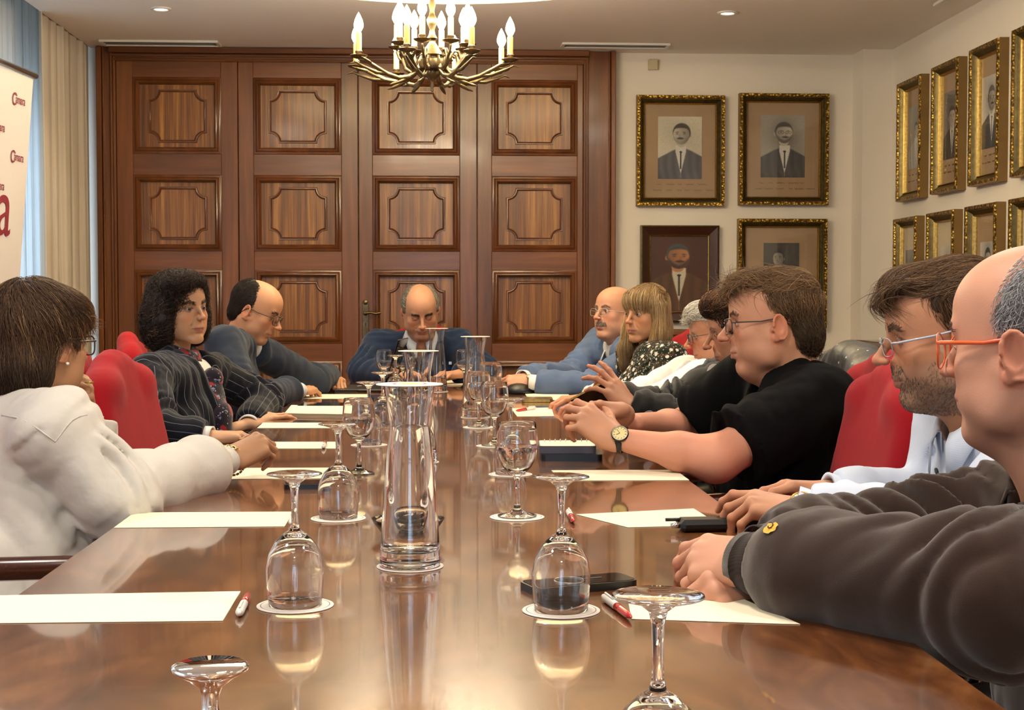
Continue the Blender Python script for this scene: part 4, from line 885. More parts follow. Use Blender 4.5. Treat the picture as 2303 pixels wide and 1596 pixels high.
    def mesh(s, smooth=1):
        """naive surface nets"""
        f = s.f.copy(); f[0] = f[-1] = .02; f[:, 0] = f[:, -1] = .02; f[:, :, 0] = f[:, :, -1] = .02
        ins = f < 0; c = ins[:-1, :-1, :-1].astype(np.int8)
        tot = np.zeros(tuple(s.n-1), np.int8)
        for a in (0, 1):
            for b in (0, 1):
                for d in (0, 1): tot += ins[a:s.n[0]-1+a, b:s.n[1]-1+b, d:s.n[2]-1+d]
        act = (tot > 0) & (tot < 8); I = np.argwhere(act); N = len(I)
        idx = np.full(act.shape, -1, np.int32); idx[act] = np.arange(N)
        cs = [(a, b, d) for a in (0, 1) for b in (0, 1) for d in (0, 1)]
        val = {q: f[I[:, 0]+q[0], I[:, 1]+q[1], I[:, 2]+q[2]] for q in cs}
        acc = np.zeros((N, 3)); cnt = np.zeros(N)
        for q in cs:
            for ax in range(3):
                if q[ax] == 0:
                    q2 = list(q); q2[ax] = 1; q2 = tuple(q2); va, vb = val[q], val[q2]; m = (va < 0) != (vb < 0)
                    t = np.where(m, va/np.where(m, va-vb, 1), 0); p = np.array(q, float)[None, :].repeat(N, 0); p[:, ax] = t
                    acc += p*m[:, None]; cnt += m
        V = s.lo+s.h*(I+acc/cnt[:, None]); F = []
        for ax in range(3):
            a1, a2 = (ax+1) % 3, (ax+2) % 3
            s0 = [slice(None)]*3; s1 = [slice(None)]*3; s0[ax] = slice(0, -1); s1[ax] = slice(1, None)
            A = ins[tuple(s0)]; B = ins[tuple(s1)]; E = np.argwhere(A != B)
            E = E[(E[:, a1] > 0) & (E[:, a2] > 0) & (E[:, a1] < s.n[a1]-1) & (E[:, a2] < s.n[a2]-1)]
            if len(E) == 0: continue
            sg = A[E[:, 0], E[:, 1], E[:, 2]]
            def g(o1, o2):
                e = E.copy(); e[:, a1] -= o1; e[:, a2] -= o2; return idx[e[:, 0], e[:, 1], e[:, 2]]
            q = np.stack([g(1, 1), g(0, 1), g(0, 0), g(1, 0)], 1); q[~sg] = q[~sg][:, ::-1]; F.append(q)
        if not F: return np.zeros((0, 3)), np.zeros((0, 4), int)
        F = np.concatenate(F); F = F[(F >= 0).all(1)]
        for _ in range(smooth):
            acc = np.zeros_like(V); cnt = np.zeros(len(V))
            for a, b in ((0, 1), (1, 2), (2, 3), (3, 0)):
                np.add.at(acc, F[:, a], V[F[:, b]]); np.add.at(acc, F[:, b], V[F[:, a]]); np.add.at(cnt, F[:, a], 1); np.add.at(cnt, F[:, b], 1)
            V = V*.5+.5*acc/np.maximum(cnt, 1)[:, None]
        return V, F
def unit(v): v = np.array(v, float); return v/(np.linalg.norm(v)+1e-12)
def frame(fwd, upv=(0, 0, 1)):
    """matrix with columns (right, forward, up)"""
    y = unit(fwd); x = unit(np.cross(y, upv)); z = np.cross(x, y); return np.stack([x, y, z], 1)
def rotx(a): c, s_ = math.cos(a), math.sin(a); return np.array([[1, 0, 0], [0, c, -s_], [0, s_, c]])
def roty(a): c, s_ = math.cos(a), math.sin(a); return np.array([[c, 0, s_], [0, 1, 0], [-s_, 0, c]])
def rotz(a): c, s_ = math.cos(a), math.sin(a); return np.array([[c, -s_, 0], [s_, c, 0], [0, 0, 1]])
def headR(yaw_deg, pitch_deg=0, roll_deg=0):
    """yaw: 0 looks to +Y (away), 90 looks to -X (left), -90 looks to +X, 180 toward the camera; pitch>0 looks up"""
    return rotz(math.radians(yaw_deg)) @ rotx(math.radians(pitch_deg)) @ roty(math.radians(roll_deg))
def nz3(p, f, seed=0):
    """cheap smooth pseudo noise in -1..1"""
    x, y, z = p[..., 0]*f+seed*1.7, p[..., 1]*f-seed*.9, p[..., 2]*f+seed*2.3
    return (np.sin(x+1.7*np.sin(y*.9+z*.4))+np.sin(y*1.1+1.5*np.sin(z*.8-x*.5))+np.sin(z*.95+1.6*np.sin(x*.7+y*.6)))/3
def strands(root, dirs, L_, r0, rnd, steps=7, curl=0., curlf=30., grav=0., lift=None, fld=None, off=.002, wob=.15, flow=None):
    """polylines (n,steps,3) that follow a field surface"""
    n = len(root); P_ = np.zeros((n, steps, 3)); p = root.copy(); d = dirs.copy(); st = (L_/(steps-1))
    ph = rnd.rand(n)*6.28; ax = rnd.randn(n, 3); w0 = rnd.randn(n, 3)*wob
    for i in range(steps):
        P_[:, i] = p
        if flow is not None: d = flow(p, d)
        d = d+w0*.4+np.array([0, 0, -grav]); 
        if curl:
            t = np.cross(d, ax); t /= (np.linalg.norm(t, axis=1, keepdims=True)+1e-9); b = np.cross(d, t); a = ph+curlf*i/(steps-1); d = d+curl*(np.cos(a)[:, None]*t+np.sin(a)[:, None]*b)
        d /= (np.linalg.norm(d, axis=1, keepdims=True)+1e-9)
        if fld is not None:
            g = fld.grad(p); dn = (d*g).sum(1, keepdims=True); d = d-g*np.minimum(dn, 0)*.95-g*np.maximum(dn, 0)*.5; d /= (np.linalg.norm(d, axis=1, keepdims=True)+1e-9)
        p = p+d*(st[:, None] if np.ndim(st) else st)
        if fld is not None:
            v = fld.tri(p); g = fld.grad(p); tgt = off*(1+.8*np.sin(ph)); corr = np.clip(tgt-v, -.0035, .02); p = p+g*corr[:, None]
    return P_
def strand_mesh(P_, r0, cols, tip=.25, sides=3):
    n, k, _ = P_.shape; T = np.gradient(P_, axis=1); T /= (np.linalg.norm(T, axis=2, keepdims=True)+1e-9)
    ref = np.where(np.abs(T[..., 2:3]) < .8, np.array([0, 0, 1.]), np.array([1., 0, 0])); A = np.cross(T, ref); A /= (np.linalg.norm(A, axis=2, keepdims=True)+1e-9); B = np.cross(T, A)
    t = np.linspace(0, 1, k); prof = np.where(t < .6, 1, 1-(t-.6)/.4*(1-tip)); r_ = (r0[:, None] if np.ndim(r0) else np.full((n, 1), r0))*prof[None]
    V = np.zeros((n, k, sides, 3))
    for q in range(sides): a = 2*PI*q/sides; V[:, :, q] = P_+r_[..., None]*(math.cos(a)*A+math.sin(a)*B)
    base = (np.arange(n)[:, None, None]*k+np.arange(k-1)[None, :, None])*sides; q = np.arange(sides)[None, None, :]; q2 = (q+1) % sides
    F = np.stack([base+q, base+q2, base+sides+q2, base+sides+q], -1).reshape(-1, 4)
    col = np.repeat(cols, k*sides, axis=0); return V.reshape(-1, 3), F, col
# ------------------------------------------------------------------ head
def build_head(s=1.0, wf=1.0, jaw=1.0, nose=1.0, nosew=1.0, chin=0.0, cheek=0.0, dbl=0.0, eye=.5, brow=1.0, lips=1.0, neckr=.057, neck_to=(0, -.055, -.20), h=.003, female=False, ear=1.0, mouth_w=1.0, fat=0.0, fore=0.0, mopen=0.0, nasol=.6):
    """local frame: x right, y forward (face), z up; origin between the ears. returns Fld"""
    neck_to = np.array(neck_to, float)
    lo = np.array([-.112, -.14, min(-.155, neck_to[2]-.02)]); lo[0] = min(lo[0], neck_to[0]-.09); lo[1] = min(lo[1], neck_to[1]-.09)
    hi = np.array([.112, .15, .155]); hi[0] = max(hi[0], neck_to[0]+.09); hi[1] = max(hi[1], neck_to[1]+.09)
    F = Fld(lo, hi, h, .05)
    F.ell((0, -.014, .050), (.076*wf, .098, .085), .02)
    F.ell((0, .023+fore, .062), (.062*wf, .069, .060), .03)
    F.ell((0, .022, -.005), (.064*wf+fat*.004, .064, .075), .03)
    for e in (-1, 1):
        F.chain([(e*.060*wf, .0, -.022), (e*(.050*jaw*wf+fat*.005), .016, -.062), (e*.020*jaw, .068+chin, -.088)], [.019+fat*.003, .016+fat*.003, .013], .026)
        F.ell((e*.042*wf, .056, -.008), (.022+cheek*.003, .018+cheek*.003, .016), .022)
        F.ell((e*.036*wf, .046, -.045), (.026+fat*.006, .024+fat*.004, .026), .03)
    F.ell((0, .074+chin, -.085), (.020*jaw, .016, .016), .018)
    F.ell((0, .0755, -.045), (.028, .0225, .028), .018); F.ell((0, .083, -.022), (.013, .015, .013), .010)
    if dbl: F.ell((0, .030, -.090), (.040*jaw, .038, .016+.012*dbl), .03); F.cap((0, .030, -.098), (0, -.015, -.125), .022*dbl, .040*dbl, .03)
    # brow, sockets
    F.cap((-.036*wf, .077, .040), (.036*wf, .077, .040), .0095*brow, k=.014)
    for e in (-1, 1): F.cap((e*.012, .084, .038), (e*.040*wf, .073, .042), .0062*brow, .004, .008)
    for e in (-1, 1): F.ell((e*.032, .094, .019), (.020, .013, .0125), .012, 's')
    # nose
    n_ = nose; tip = (0, .094+.024*n_, -.0125)
    F.cap((0, .0855, .032), (0, tip[1]-.004, tip[2]+.004), .0062*nosew, .0078*nosew, .012); F.ell((0, tip[1]-.0015, tip[2]), (.0098*nosew, .0092, .0085), .008)
    for e in (-1, 1):
        F.ell((e*.0112*nosew, tip[1]-.0125, tip[2]-.002), (.0062*nosew, .0088, .0066), .006)
        F.ell((e*.0065*nosew, tip[1]-.009, tip[2]-.0125), (.0028, .0048, .0034), .002, 's')
        F.chain([(e*.0195, .0885, -.020), (e*.027, .083, -.036), (e*.033, .074, -.050)], .0012*nasol+.0006, .004, 's')
    # lips
    mw = .025*mouth_w; zz = -.049
    F.chain([(-mw, .0815, zz), (-.009, .0925, zz+.0042), (0, .0935, zz+.003), (.009, .0925, zz+.0042), (mw, .0815, zz)], [.0022, .0045*lips, .0042*lips, .0045*lips, .0022], .004)
    F.chain([(-mw*.85, .0825, zz-.004), (0, .0925, zz-.0075-mopen*.4), (mw*.85, .0825, zz-.004)], [.0022, .0055*lips, .0022], .004)
    F.chain([(-mw*1.05, .0865, zz-.0008), (-.010, .0985, zz-.0008), (.010, .0985, zz-.0008), (mw*1.05, .0865, zz-.0008)], .0012+mopen*.5, .002, 's')
    F.ell((0, .090, zz-.019), (.018, .006, .0045), .006, 's')
    # neck
    F.cap((0, -.026, -.045), neck_to, neckr*.94, neckr*1.04, .03)
    for e in (-1, 1): F.cap((e*.052, -.028, -.035), (e*.012+neck_to[0], neck_to[1]+.045, neck_to[2]+.01), .012, .011, .022)
    # ears
    for e in (-1, 1):
        x0 = e*(.0745*wf+fat*.003); R = rotz(e*-.42) @ rotx(-.18)
        F.ell((x0+e*.006, -.012, .004), np.array((.0065, .0185, .0310))*ear, .004, 'u', R)
        F.ell((x0+e*.012, -.009, .008), np.array((.0055, .0115, .0200))*ear, .003, 's', R)
        rim = []
        for a in np.linspace(-.9, 4.0, 12): rim.append(np.array((x0+e*.008, -.012, .004))+R @ (np.array((e*.002, -math.sin(a-.8+.3)*.0165*ear, math.cos(a-.8+.3)*.0285*ear))))
        F.chain(rim, .0028, .002)
        F.ell((x0+e*.006, -.003, -.021), (.0048, .0085, .0095), .004)
        F.ell((x0+e*.004, .006, -.001), (.005, .0045, .0065), .004)
    # lids
    for e in (-1, 1):
        c = np.array((e*.0315, .0735, .0205)); F.ell(c, .0142, .004)
        op = .0046*eye-.0002; shut = eye < .1
        if not shut: F.ell(c+np.array((0, .013, -.0005)), (.0128, .018, op), .0006, 's'); F.ell(c, .0128, .0005, 's')
        else: F.chain([c+np.array((-.012, .0105, -.006)), c+np.array((0, .0142, -.0085)), c+np.array((.012, .0105, -.006))], .0008, .001, 's')
        F.chain([c+np.array((-.014*1, .0085, .007)), c+np.array((0, .0128, .0105)), c+np.array((.014, .0085, .007))], .0009, .002, 's')
    return F
def smooth01(x): x = np.clip(x, 0, 1); return x*x*(3-2*x)
def head_colors(V, skin, lips=(176, 104, 92), brow=(70, 55, 45), browt=1.0, stubble=None, stub=0.0, female=False, blush=1.0, seed=0, upto=.012):
    x, y, z = V[:, 0], V[:, 1], V[:, 2]; skin = np.array(skin, float)/255; c = np.tile(skin, (len(V), 1))
    n = nz3(V, 45, seed)*.5+nz3(V, 120, seed+3)*.5; c *= (1+.035*n)[:, None]
    def mix(m, col): c[:] = c*(1-m[:, None])+np.array(col, float)/255*m[:, None]
    red = np.array(skin*255*np.array((1.02, .80, .76)))
    mix(.45*blush*np.exp(-(((np.abs(x)-.040)/.020)**2+((z+.012)/.020)**2))*(y > .03), red); mix(.50*blush*np.exp(-((x/.015)**2+((z+.016)/.014)**2))*(y > .09), red)
    mix(.40*smooth01((np.abs(x)-.0765)/.004)*(np.abs(z) < .036)*(y < .012)*(y > -.036), red); mix(.22*np.exp(-(((np.abs(x)-.032)/.02)**2+((z-.008)/.008)**2))*(y > .05), np.array((120, 78, 70)))
    if stub:
        m = smooth01((-.012-z+.55*(y-.06)*0-.25*np.clip(.02-y, 0, 1))/.016)*smooth01((z+.125)/.02)*(y > -.035)*smooth01((y+.02)/.03)
        m *= 1-.75*np.exp(-((x/.020)**2+((z+.053)/.009)**2)); m *= 1-.8*np.exp(-(((np.abs(x)-.045)/.022)**2+((z+.018)/.020)**2)); m *= .8+.25*n; mix(np.clip(m*stub, 0, 1), stubble)
    zl = z+.049; xl = np.abs(x)/.026; m = smooth01((1-xl)*3)*np.exp(-((zl+.003)/(.0075*(1-.3*xl)))**4)*smooth01((y-.075)/.006)*(y > .07); mix(np.clip(m*(1.0 if female else .75), 0, 1), lips)
    m = np.exp(-(zl+.0008)**2/.0012**2)*(xl < 1.05)*(y > .075); mix(.6*m, np.array(lips)*.5)
    if browt:
        xx = np.abs(x); zc = .0385+.006*np.clip((xx-.012)/.02, 0, 1)-.006*np.clip((xx-.034)/.014, 0, 1); w_ = .0042*browt*np.clip(1.15-(xx-.012)/.045, .3, 1)
        m = np.exp(-((z-zc)/w_)**4)*smooth01((xx-.008)/.005)*smooth01((.050-xx)/.006)*(y > .05); mix(np.clip(m*.9, 0, 1)*(.85+.15*nz3(V, 900, 2)), brow)
    # eyelid line
    for e in (-1, 1):
        d = np.sqrt(((x-e*.0315)/.0135)**2+((z-.020)/.0055)**2); mix(.65*np.exp(-((d-1)/.16)**2)*(y > .07)*(z > .0195), (60, 38, 32))
    return np.clip(c, 0, 1)
SKINM = vcolmat('skin', .52, sss=.06, bump=.25, bscale=500, spec=.35)
HAIRM = vcolmat('hair_fibres', .6, spec=.3)
EYEW = vcolmat('eye_surface', .2, coat=.1)
def eye_mesh(gx=0., gz=0., iris=(70, 48, 34)):
    v = []; col = []; n1, n2 = 20, 24
    for i in range(n1+1):
        t = PI*i/n1*.55
        for k in range(n2):
            a = 2*PI*k/n2; v.append((.0122*math.sin(t)*math.cos(a), .0122*math.cos(t)+(.0006 if t < .4 else 0), .0122*math.sin(t)*math.sin(a)))
            col.append((14, 12, 12) if t < .19 else (iris if t < .46 else ((40, 30, 26) if t < .52 else (172, 160, 152))))
    f = [(i*n2+k, i*n2+(k+1) % n2, (i+1)*n2+(k+1) % n2, (i+1)*n2+k) for i in range(n1) for k in range(n2)]
    f = [q[::-1] for q in f]
    v = np.array(v) @ (rotz(-gx) @ rotx(gz)).T
    return v, f, np.array(col)/255.
def hairshell(F, spec, h=.0035):
    """returns Fld of hair volume in head frame; spec: list of ('u'|'s', kind, args...)"""
    lo = np.array(spec.get('lo', (-.13, -.15, -.16))); hi = np.array(spec.get('hi', (.13, .13, .17))); G = Fld(lo, hi, h, .05)
    for it in spec['prims']:
        op, kd = it[0], it[1]
        if kd == 'e': G.ell(it[2], it[3], it[4], op, it[5] if len(it) > 5 else None)
        else: G.chain(it[2], it[3], it[4], op)
    return G
class Person:
    def __init__(s, label, loc, name='person'):
        s.root = empty(name, loc, 0, label, 'person'); s.o = np.array(loc, float); s.skin = (205, 150, 120); s.bv = []; s.bf = []; s.bc = []; s.nb = 0
    def wpart(s, name, V, F, mat, col=None, smooth=True, label=None, parent=None, pat=None):
        """V in world coordinates"""
        V = np.asarray(V); me = mkmesh(name, V-s.o, F, smooth, [mat]); 
        if col is not None: setcol(me, col)
        if pat is not None:
            a = me.attributes.new('pat', 'FLOAT_VECTOR', 'POINT'); a.data.foreach_set('vector', np.asarray(pat, np.float32).ravel())
        o = link(name, me, s.root if parent is None else parent)
        if label: o['label'] = label
        return o
    def skin_add(s, V, F, col):
        s.bv.append(V); s.bf.append(np.asarray(F)+s.nb); s.bc.append(col); s.nb += len(V)
    def finish_body(s):
        V = np.concatenate(s.bv); F = np.concatenate(s.bf); return s.wpart('body', V, F, SKINM, np.concatenate(s.bc))
    def head(s, pos, R, scale=1.0, neck=None, skin=(205, 150, 120), hk={}, ck={}, gaze=(0, 0), iris=(70, 48, 34), lidh=.003):
        s.hp = np.array(pos, float); s.hR = np.array(R); s.hs = scale; skin = tuple(np.array(skin)*(.92, .955, .915)); s.skin = skin
        kw = dict(hk)
        if neck is not None: kw['neck_to'] = tuple((s.hR.T @ (np.array(neck)-s.hp))/scale)
        F = build_head(h=lidh, **kw); s.hf = F; V, Q_ = F.mesh(1); c = head_colors(V, skin, **ck)
        s.skin_add(s.h2w(V), Q_, c)
        for e in (-1, 1):
            v, f, cc = eye_mesh(gaze[0], gaze[1], iris); v = v+np.array((e*.0315, .0735, .0203)); s.wpart('eye', s.h2w(v), f, EYEW, cc)
        return s
    def h2w(s, V): return (np.asarray(V)*s.hs) @ s.hR.T+s.hp
    def hair(s, spec, name='hair', label=None):
        """solid under-layer plus strands"""
        rnd = np.random.RandomState(spec.get('seed', 1)); col = np.array(spec['col'], float)/255; col2 = np.array(spec.get('col2', spec['col']), float)/255
        G = hairshell(s.hf, spec, spec.get('h', .0035)); V0, F0 = G.mesh(1)
        keep = spec.get('keep', lambda V: np.ones(len(V), bool))
        g = G.grad(V0); amp = spec.get('groove', .0015); Vd = V0+g*(amp*nz3(V0*np.array([1, 1, .35]), 260, 4)+amp*1.5*nz3(V0, 60, 7))[:, None]
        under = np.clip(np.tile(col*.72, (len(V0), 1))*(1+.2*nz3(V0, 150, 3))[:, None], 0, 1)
        vs = [Vd]; fs = [F0]; cs = [under]; nb = len(V0)
        n = int(spec.get('n', 2500)*1.5)
        if n:
            m = keep(V0) & (s.hf.tri(V0) > -.004); cand = np.where(m)[0]; r_ = cand[rnd.randint(0, len(cand), n)]; root = V0[r_]+rnd.randn(n, 3)*.0015
            flow = spec['flow']; d0 = flow(root, None); L_ = spec['len'](root)*(.7+.5*rnd.rand(n)) if callable(spec['len']) else spec['len']*(.6+.6*rnd.rand(n))
            fl = (lambda p, d: (d*.55+flow(p, d)*.45)) 
            # union field: hair shell and head
            P_ = strands(root, d0+.15*rnd.randn(n, 3), L_, 0, rnd, spec.get('steps', 7), spec.get('curl', 0.), spec.get('curlf', 20.), spec.get('grav', 0.), fld=G, off=spec.get('off', .0012), wob=spec.get('wob', .25), flow=fl)
            t = rnd.rand(n, 1); cc = col*(1-t)+col2*t; hl = spec.get('light')
            if hl is not None:
                k = (rnd.rand(n) < spec.get('lightp', .25)*(.6+.6*nz3(root, 110, 5))); cc[k] = np.array(hl)/255.*.75+cc[k]*.25
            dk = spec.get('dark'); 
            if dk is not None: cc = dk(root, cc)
            cc = np.clip(cc*(.85+.3*rnd.rand(n, 1)), 0, 1)
            v, f, c = strand_mesh(P_, spec.get('r', .0008)*.62*(.6+.8*rnd.rand(n)), cc); vs.append(v); fs.append(f+nb); cs.append(c)
        V = np.concatenate(vs); Fm = np.concatenate(fs); c = np.concatenate(cs)
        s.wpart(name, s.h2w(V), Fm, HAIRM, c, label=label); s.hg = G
        return s
    def face_hair(s, name, where, n, L_, col, col2, seed=1, r=.0004, down=(0, .35, -1)):
        rnd = np.random.RandomState(seed); V, _ = s.hf.mesh(0) if False else (s._hv(), 0); m = where(V); cand = np.where(m)[0]
        if len(cand) == 0: return
        k = cand[rnd.randint(0, len(cand), n)]; root = V[k]+rnd.randn(n, 3)*.0012; g = s.hf.grad(root); root = root-g*s.hf.tri(root)[:, None]
        d = np.tile(np.array(down, float), (n, 1)) if not callable(down) else down(root); d = d+.5*g+.25*rnd.randn(n, 3); d /= np.linalg.norm(d, axis=1, keepdims=True)
        P_ = strands(root, d, L_*(.6+.6*rnd.rand(n)), 0, rnd, 4, fld=s.hf, off=.0004, wob=.3); t = rnd.rand(n, 1); cc = (np.array(col)*(1-t)+np.array(col2)*t)/255.
        v, f, c = strand_mesh(P_, r, cc, sides=3); s.wpart(name, s.h2w(v), f, HAIRM, c)
    def _hv(s):
        if not hasattr(s, '_hv_'): s._hv_ = s.hf.mesh(1)[0]
        return s._hv_
    def brows(s, col, col2, n=220, thick=1.0, seed=3):
        def w_(V):
            xx = np.abs(V[:, 0]); zc = .0385+.006*np.clip((xx-.012)/.02, 0, 1)-.006*np.clip((xx-.034)/.014, 0, 1); return (np.abs(V[:, 2]-zc) < .0042*thick) & (xx > .010) & (xx < .048) & (V[:, 1] > .055)
        s.face_hair('eyebrows', w_, n, .009, col, col2, seed, .00045, lambda r_: np.stack([np.sign(r_[:, 0])*1.0, 0*r_[:, 0]-.2, .25-8*np.clip(np.abs(r_[:, 0])-.03, 0, 1)*1.5], 1))
    def glasses(s, col, wide=.024, tall=.019, rim=.0011, z=.016, y=.101, shape='rect', mat=None, temple_col=None, sweep=0.010, tr=.0016, label=None, rimless=False, low=1.0):
        """spectacles in the head frame: rims, bridge, temples, lenses"""
        sp = empty('spectacles', (0, 0, 0)); sp.parent = s.root
        if label: sp['label'] = label
        mt = mat or pmat('spectacle_frame', col, .3, 0, coat=.4)
        for e in (-1, 1):
            pts = []
            for a in np.linspace(0, 2*PI, 29)[:-1]:
                ca, sa = math.cos(a), math.sin(a); pw = 2.0 if shape == 'round' else 3.2
                rr = 1/((abs(ca)**pw+abs(sa)**pw)**(1/pw)); X = e*.0335+wide*rr*ca; Zz = z+tall*rr*sa; pts.append((X, y-sweep*((abs(X)/.06)**2), Zz))
            pts = np.array(pts)
            if not rimless: m = MB().tube(pts, rim, 6, closed=True); s.wpart('rim', s.h2w(m.v), m.f, mt, parent=sp, label=None)
            c_ = pts.mean(0); v = [c_]+list(pts); n = len(pts); f = [(0, 1+k, 1+(k+1) % n) for k in range(n)]; s.wpart('lens', s.h2w(v), f, MT['thin'], smooth=False, parent=sp)
            tm = MT['_t'] if False else (pmat('temple_arm', temple_col, .3, coat=.4) if temple_col else mt)
            x0 = e*(.0335+wide); y0 = y-sweep*((abs(x0)/.06)**2)
            m = MB().tube([(x0, y0, z+tall*.45), (e*.0725, y0-.010, z+tall*.45), (e*.079, .03, .020), (e*.0815, .0, .0235), (e*.082, -.016, .015), (e*.078, -.030, -.006)], [tr*.9, tr*1.1, tr, tr, tr, tr*.8], 6); s.wpart('temple', s.h2w(m.v), m.f, tm, parent=sp)
        m = MB().tube([(-.0335+wide*.92, y-.001, z+tall*.35), (0, y+.003, z+tall*.52), (.0335-wide*.92, y-.001, z+tall*.35)], rim*1.1, 6); s.wpart('bridge', s.h2w(m.v), m.f, mt, parent=sp)
        return sp
MT['_t'] = None
# thin clear panes that let light straight through: spectacles, picture glass, window panes
MT['thin'] = thinmat('thin_clear_lens', tint=(.97, .98, .97, 1))
# ------------------------------------------------------------------ hands
def build_hand(curl=(.5, .5, .5, .5), spread=.12, thumb=(.6, .3, .3), h=.0028, female=False, wrist=True, bends=None, side=1, fore=.10, scale=1.0, point=None):
    """local frame: wrist at origin, fingers along +y, palm normal -z (palm down), thumb toward side*(-x)... side=1: thumb on -x"""
    sg = -1 if side == 1 else 1         # x direction of the thumb
    F = Fld((-.075, -fore-.03, -.10), (.075, .215, .06), h, .03); w_ = .9 if female else 1.0
    F.cap((0, -fore, 0), (0, -.005, 0), .029*w_, .0245*w_, .01, flat=.78, fax=(0, 0, 1))
    mcp = []
    for i in range(4):
        x = sg*(.0285-.0195*i)*w_; y = .088-.003*abs(i-1)-(.008 if i == 3 else 0); mcp.append(np.array((x, y, .002 if i in (1, 2) else -.001)))
    for i in range(4): F.cap((sg*(.013-.009*i)*w_, .0, -.001), mcp[i], .0155*w_, .0098*w_, .014)
    F.ell((0, .045, -.006), (.034*w_, .045, .0115), .012); F.ell((sg*.022, .035, -.010), (.014, .028, .012), .012)
    F.cap(( -sg*.026, .01, -.006), (-sg*.028, .07, -.008), .0105, .009, .01)
    LN = [(.044, .026, .021), (.049, .030, .022), (.046, .028, .022), (.036, .021, .019)]; RD = [(.0093, .0083, .0074, .0060), (.0095, .0085, .0075, .0061), (.0091, .0081, .0072, .0058), (.0080, .0071, .0064, .0052)]
    nails = []
    for i in range(4):
        c = curl[i]; b = (c*1.25, c*1.45, c*.95) if bends is None else bends[i]; sp = sg*spread*(1.5-i)*.5; p = mcp[i].copy(); ang = 0.0; pts = [p.copy()]
        for j in range(3):
            ang += b[j]; d = np.array((math.sin(sp)*math.cos(ang), math.cos(sp)*math.cos(ang), -math.sin(ang))); p = p+d*LN[i][j]*w_; pts.append(p.copy())
        for j in range(3): F.cap(pts[j], pts[j+1], RD[i][j]*w_, RD[i][j+1]*w_, .0022 if j else .006)
        for j in (1, 2): F.ell(pts[j]+np.array((0, 0, .0008)), RD[i][j]*w_*1.07, .003)
        nails.append((pts[3], d, RD[i][3]*w_, np.array((math.sin(sp)*math.sin(ang), math.cos(sp)*math.sin(ang), math.cos(ang)))))
    a, b_, c_ = thumb
    p0 = np.array((sg*.022, .018, -.010)); d0 = unit((sg*math.sin(a), math.cos(a), -.35)); p1 = p0+d0*.044*w_; d1 = unit((sg*math.sin(a-b_), math.cos(a-b_), -.30)); p2 = p1+d1*.033*w_; d2 = unit((sg*math.sin(a-b_-c_), math.cos(a-b_-c_), -.25)); p3 = p2+d2*.024*w_
    F.cap(p0, p1, .0165*w_, .0112*w_, .014); F.cap(p1, p2, .0108*w_, .0095*w_, .004); F.cap(p2, p3, .0096*w_, .0075*w_, .003); F.ell(p1, .0115*w_, .003)
    nails.append((p3, d2, .0075*w_, unit((sg*.3, 0, 1))))
    F.nails = nails; return F
def handframe(fdir, palm):
    """columns x,y,z: y along fingers, z = back of hand (opposite palm)"""
    y = unit(fdir); z = -np.array(palm, float); z = unit(z-y*z.dot(y)); x = np.cross(y, z); return np.stack([x, y, z], 1)
def add_hand(P_, wrist, fdir, palm, side, skin=None, scale=1.0, **kw):
    """side: +1 right hand, -1 left hand"""
    F = build_hand(side=side, **kw); V, Q_ = F.mesh(1); R = handframe(fdir, palm); col = np.tile(np.array(skin or P_.skin, float)/255, (len(V), 1))
    col *= (1+.05*nz3(V, 90, 2))[:, None]; 
    k = smooth01((V[:, 1]-.085)/.06)[:, None]; col = col*(1-k*.35)+col*np.array((1.03, .86, .82))*k*.35
    for (tip, d, r, nrm) in F.nails:
        q = V-(tip+nrm*r*.75-d*.001); m = np.clip(1.4-np.sqrt((q @ d/(.0075))**2+(np.linalg.norm(q-np.outer(q @ d, d), axis=1)/(.0058))**2), 0, 1)*((q @ nrm) > -.0035); m = np.clip(m*2, 0, 1)[:, None]; col = col*(1-m)+np.clip(col*np.array((1.10, 1.02, 1.0)), 0, 1)*m
    V = (V*scale) @ R.T+np.array(wrist); P_.skin_add(V, Q_, np.clip(col, 0, 1)); return R
# ------------------------------------------------------------------ garments
def fold_noise(p, f=22, seed=0, ax=(1, 1, 1)):
    q = p*np.array(ax); a = nz3(q, f, seed); b = nz3(q+.03*a[..., None], f*2.1, seed+5); return (1-np.abs(a))*1.3-.75+.35*b
def torso(F, c, extra=0., fat=0., shw=1.0, bust=0.):
    """c: dict of joints in world: pel, chest, neck, shL, shR, fwd"""
    fwd = unit(c['fwd']); pel, ch, nk = map(lambda q: np.array(q, float), (c['pel'], c['chest'], c['neck'])); upv = unit(ch-pel); lat = unit(np.cross(fwd, upv)); f2 = np.cross(upv, lat); R = np.stack([lat, f2, upv], 1)
    e = extra; mid = (pel+ch)*.5
    F.ell(pel+upv*.02, (.175+e+fat*.02, .130+e+fat*.03, .14), .06, 'u', R)
    F.ell(mid+f2*(.012+fat*.02), (.152+e+fat*.03, .115+e+fat*.05, .19), .07, 'u', R)
    F.ell(ch-upv*.03, (.165*shw+e, .118+e, .175), .07, 'u', R)
    if bust:
        for sg in (-1, 1): F.ell(ch-upv*.05+f2*(.085+e)+lat*sg*.075, (.062, .05*bust, .062), .05, 'u', R)
    sl, sr = np.array(c['shL'], float), np.array(c['shR'], float)
    F.cap(sl, sr, .050+e, k=.05); 
    for q in (sl, sr): F.cap(nk-upv*.015, q+upv*.012+(ch-q)*.08, .036+e*.6, .038+e, .045)
    F.cap(ch, nk, .095+e, .050+e*.5, .045)
    return R, lat, f2, upv
